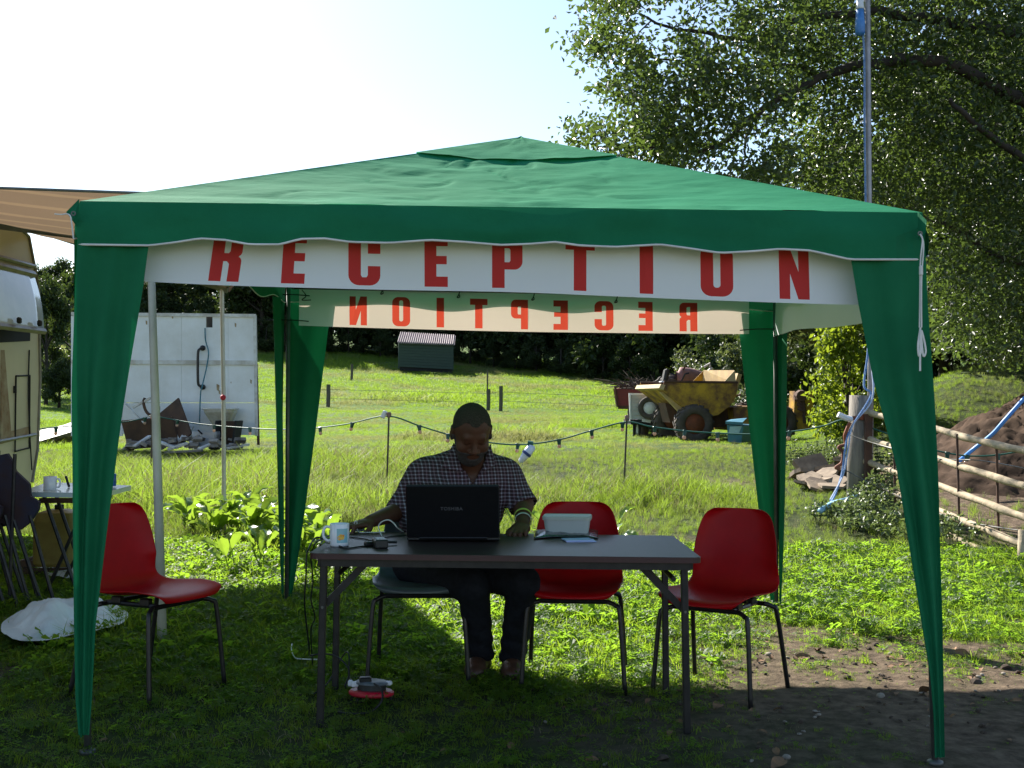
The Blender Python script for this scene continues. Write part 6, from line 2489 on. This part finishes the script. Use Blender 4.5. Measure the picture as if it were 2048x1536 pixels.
# low bushes closing the wood edge
for i in range(34):
    u = 60 + i * 46 + r.uniform(-12, 12)
    Y = 70.5 - max(0, (u - 900)) * .026 + r.uniform(-.6, .6)
    x = (u - 1024) * Y / F
    place_tree("woodland_bush", int(r.integers(0, 4)), x, Y, r.uniform(.26, .36), r.uniform(0, 6.28), "low dark bush at the shaded foot of the far wood", "bushes at the foot of the far wood", .8, "bush")
place_tree("woodland_tree", 1, (92 - 1024) * 40 / F, 40, .36, 1.0, "dark upright tree in the gap between the caravan and the gazebo", None, 1.5)
place_tree("woodland_tree", 2, (150 - 1024) * 44 / F, 44, .50, 2.0, "pale ragged tree beside the gazebo drape in the left gap", None, 1.25)
place_tree("woodland_bush", 0, (118 - 1024) * 38 / F, 38, .26, .4, "round dark bush in the meadow gap beside the caravan", None, .8, "bush")
# hedge and bushes on the right bank
hv = [make_tree_mesh(200 + k, 3.2, 9000, .11, m_leafg if k % 2 == 0 else m_leaf2, .5) for k in range(3)]


def place_bush(v, u, Y, s, rz, label, group=None, name="hedge_bush", mats=None, sz=1.0):
    x = (u - 1024) * Y / F
    t = thing(name, label, "bush", (x, Y, hz(x, Y) - .1), rz, group)
    t.scale = (s, s, s * sz)
    link("crown", (mats or hv[v])[0], t, world=False)
    link("trunk", (mats or hv[v])[1], t, world=False)
    return t


hl_b = "dark hedge bush along the bank under the oak"
for i, (u, Y, s) in enumerate([(1480, 44, 1.5), (1530, 40, 1.5), (1575, 36, 1.35), (1610, 31, 1.25), (1650, 28, 1.25), (1700, 27, 1.3), (1560, 46, 2.0), (1640, 38, 1.7), (1760, 24, 1.5), (1830, 22.5, 1.6), (1890, 21.5, 1.7), (1960, 21, 1.8), (2040, 20.5, 1.8), (2130, 20, 1.8), (2240, 19.5, 1.8), (2360, 19, 1.8),
                               (1860, 25, 2.3), (1980, 25, 2.4), (2110, 24, 2.4), (2260, 24, 2.4), (1740, 30, 2.0)]):
    place_bush(i % 3 if i < 7 else (1 if i % 3 else 0), u, Y, s, i * 1.3, hl_b, "hedge bushes on the right bank")
bsap = make_tree_mesh(300, 2.2, 5000, .085, m_leaf3, .30)
place_bush(0, 1692, 16.5, 1.02, .5, "bright yellow-green sapling standing behind the gate post", None, "sapling", bsap, 1.1)
place_bush(0, 1712, 17.5, .8, 2.5, "lower bright green sapling just right of the taller one", None, "sapling", bsap, .9)


# --- big-leaved dock plants left of the table
m_dock = leafmat("dock_leaf", (.10, .19, .03), (.15, .25, .04), (.42, .62, .04), trans=.45, rough=.27, spec=1.0)


def dock_leaf_mesh(seed):
    r = random.Random(seed)
    L_, W = 1.0, .42

    def fn(s, t):
        w = math.sin(math.pi * min(1, t * .94 + .03)) ** .75 * (1 - .25 * t) * W
        x = (s - .5) * w
        y = t * L_
        z = .35 * math.sin(t * 2.2) - .25 * t * t + abs(s - .5) * .18 + .03 * math.sin(t * 19 + s * 4 + seed)
        return (x, y, z)
    mb = MB().grid(fn, 6, 10)
    mb.tube([(0, -.45, -.25), (0, -.1, -.03), (0, .05, .02)], .022, 5)
    return mesh_from("leaf", mb.v, mb.f, m_dock, True)


dl = [dock_leaf_mesh(k) for k in range(4)]
dk = [(380, 1052, 10.0, 9), (430, 1075, 9.7, 10), (470, 1060, 9.9, 11), (505, 1085, 9.4, 10), (540, 1068, 9.6, 11), (600, 1045, 9.4, 9), (635, 1060, 9.1, 12), (655, 1095, 8.6, 10), (610, 1110, 8.5, 9), (520, 1130, 8.4, 5), (455, 1140, 8.2, 4), (640, 1160, 7.7, 6), (700, 1150, 7.7, 5), (490, 1020, 10.6, 7), (1100, 1022, 9.3, 5), (575, 1078, 9.2, 9), (1225, 1050, 9.6, 4)]
nm = ["beside the second pale pole", "right under the second pale pole", "just right of the second pale pole", "between the pale pole and the back left drape", "close left of the back left drape", "tallest, just right of the back left drape",
      "behind the left table end", "directly behind the mug", "low beside the foot of the back left drape", "single big leaf cluster low before the drape", "with one broad leaf lying low in the grass", "under the left table end", "between the table legs at left", "up against the long grass behind",
      "behind the back of the middle red chair", "hugging the back left drape", "small one between the two red chairs"]
for i, (u, v, Y, n) in enumerate(dk):
    p = P(u, v, Y)
    p.z = hz(p.x, p.y)
    t = thing("dock_plant", "broad leaved green dock plant " + nm[i], "plant", p, 0, "dock plants in the grass")
    n = int(n * 1.5)
    for k in range(n):
        me = dl[k % 4]
        a_ = 2 * math.pi * k / n + RNG.uniform(-.4, .4)
        s = RNG.uniform(.17, .29) * (1 if v < 1120 else .85)
        o = link("leaf", me, t, world=False)
        o.scale = (s * RNG.uniform(.9, 1.3), s, s)
        o.rotation_euler = (RNG.uniform(.0, .9), RNG.uniform(-.5, .5), a_)
        o.location = (math.sin(-a_) * .06, math.cos(a_) * .06, RNG.uniform(.06, .20))

# --- nettles and weeds at the gate post, grey-green
ntp = []
for i, (u, v, Y, h) in enumerate([(1690, 1035, 10.7, .32), (1735, 1020, 10.8, .40), (1770, 1050, 10.4, .28), (1810, 1080, 9.9, .25), (1720, 1060, 10.3, .26), (1660, 1040, 10.8, .3), (1770, 930, 11.5, .8), (1750, 985, 11.2, .6), (1640, 880, 14.5, .5), (1680, 865, 14.0, .6), (1600, 870, 15, .5), (1870, 1080, 9.8, .35)]):
    p = P(u, v, Y)
    p.z = hz(p.x, p.y)
    pts = []
    st = MB()
    for k in range(16):
        x, y = RNG.normal(0, .12), RNG.normal(0, .12)
        hh = h * RNG.uniform(.45, .85)
        tx, ty = x + RNG.normal(0, .05), y + RNG.normal(0, .05)
        st.tube([(x, y, 0), ((x + tx) / 2, (y + ty) / 2, hh / 2), (tx, ty, hh)], .003, 3, cap=False)
        for z in np.arange(.08, hh, .035):
            f = z / hh
            pts += [(x + (tx - x) * f + RNG.normal(0, .035), y + (ty - y) * f + RNG.normal(0, .035), z) for _ in range(4)]
    t = thing("nettle_clump", "clump of grey-green nettles " + ["at the foot of the gate post", "right against the gate post", "between the gate rails and the post", "under the lowest gate rail", "low in front of the gate post", "low beside the blue pipe",
              "tallest, growing up through the gate beside the post", "behind the lower gate rails", "behind the stone pile", "right of the stone pile", "left of the stone pile", "in front of the gate beside the front right drape"][i], "plant", p, 0, "nettle clumps by the gate")
    link("foliage", leaf_mesh("foliage", np.array(pts), .05, leafmat("nettle_leaf", (.08, .12, .05), (.17, .21, .10), (.2, .28, .05), trans=.35) if "nettle_leaf" not in MATS else MATS["nettle_leaf"], i, up=1.2), t, world=False)
    link("stems", mesh_from("stems", st.v, st.f, m_leafg), t, world=False)

# ------------------------------------------------------------------ grass: real tufts set out by geometry nodes
m_g1 = leafmat("lawn_grass", (.035, .070, .010), (.080, .125, .018), (.50, .72, .04), trans=.62, rough=.6, spec=.25)
m_g2 = leafmat("long_grass", (.035, .070, .012), (.10, .135, .024), (.40, .58, .05), trans=.58, rough=.5, spec=.35, patch=((.15, .19, .045), .8))
m_clover = leafmat("clover", (.032, .075, .012), (.065, .12, .02), (.42, .72, .04), trans=.60, rough=.5, spec=.3)
m_straw = leafmat("dry_straw", (.22, .17, .09), (.34, .28, .16), (.35, .28, .14), trans=.3, rough=.7)
m_mead = leafmat("meadow_grass", (.055, .115, .014), (.12, .18, .024), (.42, .62, .04), trans=.58, rough=.55, patch=((.21, .22, .07), .30))


def tuft(name, n, h, w, spread, mat_, seed, lean=.5, segs=2):
    r = np.random.default_rng(seed)
    vs, fs = [], []
    for _ in range(n):
        a = r.uniform(0, 6.283)
        x, y = r.normal(0, spread, 2)
        hh = h * r.uniform(.55, 1.15)
        ld = r.uniform(0, 6.283)
        ln = lean * r.uniform(.2, 1.3) * hh
        wx_, wy_ = math.cos(a) * w / 2, math.sin(a) * w / 2
        b0 = len(vs)
        for k in range(segs + 1):
            t = k / segs
            ox, oy = math.cos(ld) * ln * t * t, math.sin(ld) * ln * t * t
            z = hh * t * (1 - .25 * t * lean)
            if k < segs:
                f = 1 - .55 * t
                vs.append((x + ox - wx_ * f, y + oy - wy_ * f, z - .005))
                vs.append((x + ox + wx_ * f, y + oy + wy_ * f, z - .005))
            else:
                vs.append((x + ox, y + oy, z))
        for k in range(segs - 1):
            q = b0 + 2 * k
            fs.append((q, q + 1, q + 3, q + 2))
        q = b0 + 2 * (segs - 1)
        fs.append((q, q + 1, q + 2))
    me = mesh_from(name, vs, fs, mat_)
    return bpy.data.objects.new(name, me)


def clover_tuft(name, n, h, s, spread, mat_, seed):
    r = np.random.default_rng(seed)
    vs, fs = [], []
    for _ in range(n):
        x, y = r.normal(0, spread, 2)
        z = h * r.uniform(.4, 1.1)
        ph = r.uniform(0, 6.28)
        tilt = r.normal(0, .35, 2)
        for k in range(3):
            a = ph + k * 2.094
            b0 = len(vs)
            for (rr, da) in ((0, 0), (s * .8, -.5), (s * 1.05, 0), (s * .8, .5)):
                px, py = rr * math.cos(a + da), rr * math.sin(a + da)
                vs.append((x + px, y + py, z + px * tilt[0] + py * tilt[1] + (.15 * rr if da else 0)))
            fs.append((b0, b0 + 1, b0 + 2))
            fs.append((b0, b0 + 2, b0 + 3))
    return bpy.data.objects.new(name, mesh_from(name, vs, fs, mat_))


def scatter(name, pts, scl, idx, objs, tilt=.12, seed=0):
    coll = bpy.data.collections.new(name + "_source")
    for i, o in enumerate(objs):
        coll.objects.link(o)
    # geometry nodes sort the children by name
    n = len(pts)
    r = np.random.default_rng(seed + 900)
    me = bpy.data.meshes.new(name)
    me.vertices.add(n)
    me.vertices.foreach_set("co", np.asarray(pts, np.float32).ravel())
    rot = np.stack([r.normal(0, tilt, n), r.normal(0, tilt, n), r.uniform(0, 6.283, n)], 1)
    a = me.attributes.new("rot", 'FLOAT_VECTOR', 'POINT')
    a.data.foreach_set("vector", rot.astype(np.float32).ravel())
    a = me.attributes.new("scl", 'FLOAT', 'POINT')
    a.data.foreach_set("value", np.asarray(scl, np.float32))
    a = me.attributes.new("idx", 'INT', 'POINT')
    a.data.foreach_set("value", np.asarray(idx, np.int32))
    me.update()
    o = link(name, me)
    prop(o, kind="stuff")
    ng = bpy.data.node_groups.new(name + "_nodes", 'GeometryNodeTree')
    ng.interface.new_socket("Geometry", in_out='INPUT', socket_type='NodeSocketGeometry')
    ng.interface.new_socket("Geometry", in_out='OUTPUT', socket_type='NodeSocketGeometry')
    N, L = ng.nodes, ng.links
    gi = N.new("NodeGroupInput")
    go = N.new("NodeGroupOutput")
    ip = N.new("GeometryNodeInstanceOnPoints")
    ci = N.new("GeometryNodeCollectionInfo")
    ci.inputs["Collection"].default_value = coll
    ci.inputs["Separate Children"].default_value = True
    ci.inputs["Reset Children"].default_value = True
    ip.inputs["Pick Instance"].default_value = True

    def attr(nm, ty):
        q = N.new("GeometryNodeInputNamedAttribute")
        q.data_type = ty
        q.inputs["Name"].default_value = nm
        return q.outputs["Attribute"]
    L.new(gi.outputs[0], ip.inputs["Points"])
    L.new(ci.outputs[0], ip.inputs["Instance"])
    L.new(attr("idx", 'INT'), ip.inputs["Instance Index"])
    e2r = N.new("FunctionNodeEulerToRotation")
    L.new(attr("rot", 'FLOAT_VECTOR'), e2r.inputs[0])
    L.new(e2r.outputs[0], ip.inputs["Rotation"])
    L.new(attr("scl", 'FLOAT'), ip.inputs["Scale"])
    L.new(ip.outputs[0], go.inputs[0])
    md = o.modifiers.new("scatter", 'NODES')
    md.node_group = ng
    return o


def field(n, y0, y1, seed, margin=1.3, power=1.0):
    """Random ground points inside the view wedge, evenly per square metre when power = 1."""
    r = np.random.default_rng(seed)
    t = r.random(n)
    y = np.sqrt(y0 ** 2 + t * (y1 ** 2 - y0 ** 2)) if power == 1 else y0 + (y1 - y0) * t
    k = 1024 / F * margin
    x = r.uniform(-1, 1, n) * (y * k + .8)
    return x, y


# near lawn
x, y = field(88000, 2.3, 9.5, 1)
k_ = np.random.default_rng(4).random(len(x)) < .35 + .65 * sm(4.4, 5.8, y + .4 * vnoise(x, y, 1.5, 14, 3))
x, y = x[k_], y[k_]
keep = (np.random.default_rng(2).random(len(x)) > soil_at(x, y) * .90) & (vnoise(x, y, 6, 66, 3) + .9 * np.random.default_rng(8).random(len(x)) > -.12)
x, y = x[keep], y[keep]
r = np.random.default_rng(3)
n1 = vnoise(x, y, 1.1, 71, 3)
typ = r.random(len(x)) + .25 * n1
idx = np.where(typ < .50, r.integers(0, 3, len(x)), np.where(typ < .93, 3 + r.integers(0, 2, len(x)), 5))
q = r.random(len(x))
idx = np.where((q < .018) & (y > 5.2), 6, np.where((q > .965) & (y > 5.2), 7, idx))
objs = [tuft("a_blades", 22, .050, .0036, .030, m_g1, 1), tuft("b_blades", 18, .070, .0038, .030, m_g1, 2, .8), tuft("c_blades", 24, .040, .0034, .035, m_g1, 3, .9),
        clover_tuft("d_clover", 16, .038, .011, .032, m_clover, 4), clover_tuft("e_clover", 9, .055, .021, .04, m_clover, 5), tuft("f_straw", 5, .06, .003, .03, m_straw, 6, 1.5), clover_tuft("g_broad", 5, .05, .042, .03, m_clover, 9), tuft("h_tall", 14, .13, .005, .03, m_g1, 10, .7, 3)]
scatter("lawn_grass", np.stack([x, y, H(x, y)], 1), (.75 + .5 * r.random(len(x))) * (1 + .35 * n1) * sm(.0, 1, 1.2 - soil_at(x, y)) * (.62 + .38 * sm(4.6, 6.2, y)), idx, objs, seed=1)

# long rough grass between the lawn and the string lights
x, y = field(29000, 8.2, 17.5, 11)
keep = np.random.default_rng(12).random(len(x)) > soil_at(x, y) * .9
x, y = x[keep], y[keep]
r = np.random.default_rng(13)
n2 = vnoise(x, y, .55, 81, 3)
tall = np.where(x < -.2, sm(9.8, 11.5, y) * (1 - sm(15.5, 17, y)) * .9, sm(10.8, 11.7, y) * (1 - sm(12.7, 13.2, y)) * .65 * sm(3.2, 2, x))
sc = .25 + .62 * tall * (.7 + .9 * n2) + .22 * sm(.1, .5, n2)
sc = np.clip(sc, .22, 1.3) * (.75 + .5 * r.random(len(x)))
q = r.random(len(x))
idx = np.where(q < .84, r.integers(0, 3, len(x)), 3)
objs = [tuft("a_long", 22, .27, .0065, .05, m_g2, 21, .55, 3), tuft("b_long", 18, .33, .0065, .05, m_g2, 22, .8, 3), tuft("c_long", 24, .22, .006, .06, m_g2, 23, 1.0, 3), tuft("d_straw", 9, .34, .006, .05, m_straw, 24, .9, 3)]
scatter("rough_grass", np.stack([x, y, H(x, y)], 1), sc, idx, objs, seed=2)

# pasture out to the fence and the meadow beyond
x, y = field(50000, 17, 44, 31)
keep = np.random.default_rng(32).random(len(x)) > soil_at(x, y) * .8
x, y = x[keep], y[keep]
r = np.random.default_rng(33)
n3 = vnoise(x, y, .30, 91, 4)
rough = sm(.15, .5, n3) * sm(34, 28, y) + .5 * np.exp(-((y - 36) / 2.5) ** 2) * sm(0, .4, n3)
sc = (.25 + .85 * rough) * (.7 + .6 * r.random(len(x)))
idx = np.where(r.random(len(x)) < .93, r.integers(0, 2, len(x)), 2)
objs = [tuft("a_pasture", 26, .20, .012, .12, m_mead, 41, .7), tuft("b_pasture", 20, .26, .012, .11, m_mead, 42, .9), tuft("c_straw", 9, .30, .008, .08, m_straw, 43, .6)]
scatter("pasture_grass", np.stack([x, y, H(x, y)], 1), sc, idx, objs, seed=3)
x, y = field(42000, 43, 76, 51)
r = np.random.default_rng(53)
n4 = vnoise(x, y, .16, 95, 4)
sc = (.45 + .55 * sm(.1, .5, n4)) * (.7 + .6 * r.random(len(x)))
scatter("meadow_grass", np.stack([x, y, H(x, y)], 1), sc, r.integers(0, 2, len(x)), [tuft("a_meadow", 16, .26, .03, .25, m_mead, 61, .8), tuft("b_meadow", 14, .34, .03, .25, m_mead, 62, .9)], seed=4)

# bits on the bare earth: small stones and fallen leaves
r = np.random.default_rng(71)
x, y = field(9000, 3.2, 8.5, 72)
k_ = r.random(len(x)) < (.06 + .75 * soil_at(x, y)) * sm(-.4, .4, vnoise(x, y, 2.2, 55, 3))
x, y = x[k_], y[k_]
st = bpy.data.objects.new("a_pebble", mesh_from("pebble", *(lambda m: (m.v, m.f))(MB().lathe([(0, -.3), (.8, -.2), (1, .1), (.7, .45), (0, .6)], (0, 0, 0), 7)), M("pebble_grey", (.28, .24, .20), (.16, .13, .10), .5, rough=.8), True))
lf = bpy.data.objects.new("b_dead_leaf", mesh_from("dead_leaf", *(lambda m: (m.v, m.f))(MB().grid(lambda s, t: ((s - .5) * 2.2 * math.sin(math.pi * (.1 + .85 * t)), (t - .5) * 4, .5 * math.sin(t * 3) + .8 * abs(s - .5)), 3, 5)), M("dead_leaf_brown", (.26, .13, .06), (.14, .08, .04), .8, rough=.8), True))
cl_ = bpy.data.objects.new("c_clod", mesh_from("clod", *(lambda m: (m.v, m.f))(MB().lathe([(0, -.3), (1.3, -.2), (1.1, .4), (.4, .8), (0, .85)], (0, 0, 0), 6)), M("earth_clod", (.075, .05, .035), (.045, .03, .02), .8, rough=.95), False))
scatter("earth_litter", np.stack([x, y, H(x, y) + .004], 1), r.uniform(.004, .012, len(x)) * (1 + 1.0 * (r.random(len(x)) < .12)), r.choice([0, 1, 2], len(x), p=[.12, .40, .48]), [st, lf, cl_], tilt=.3, seed=5)
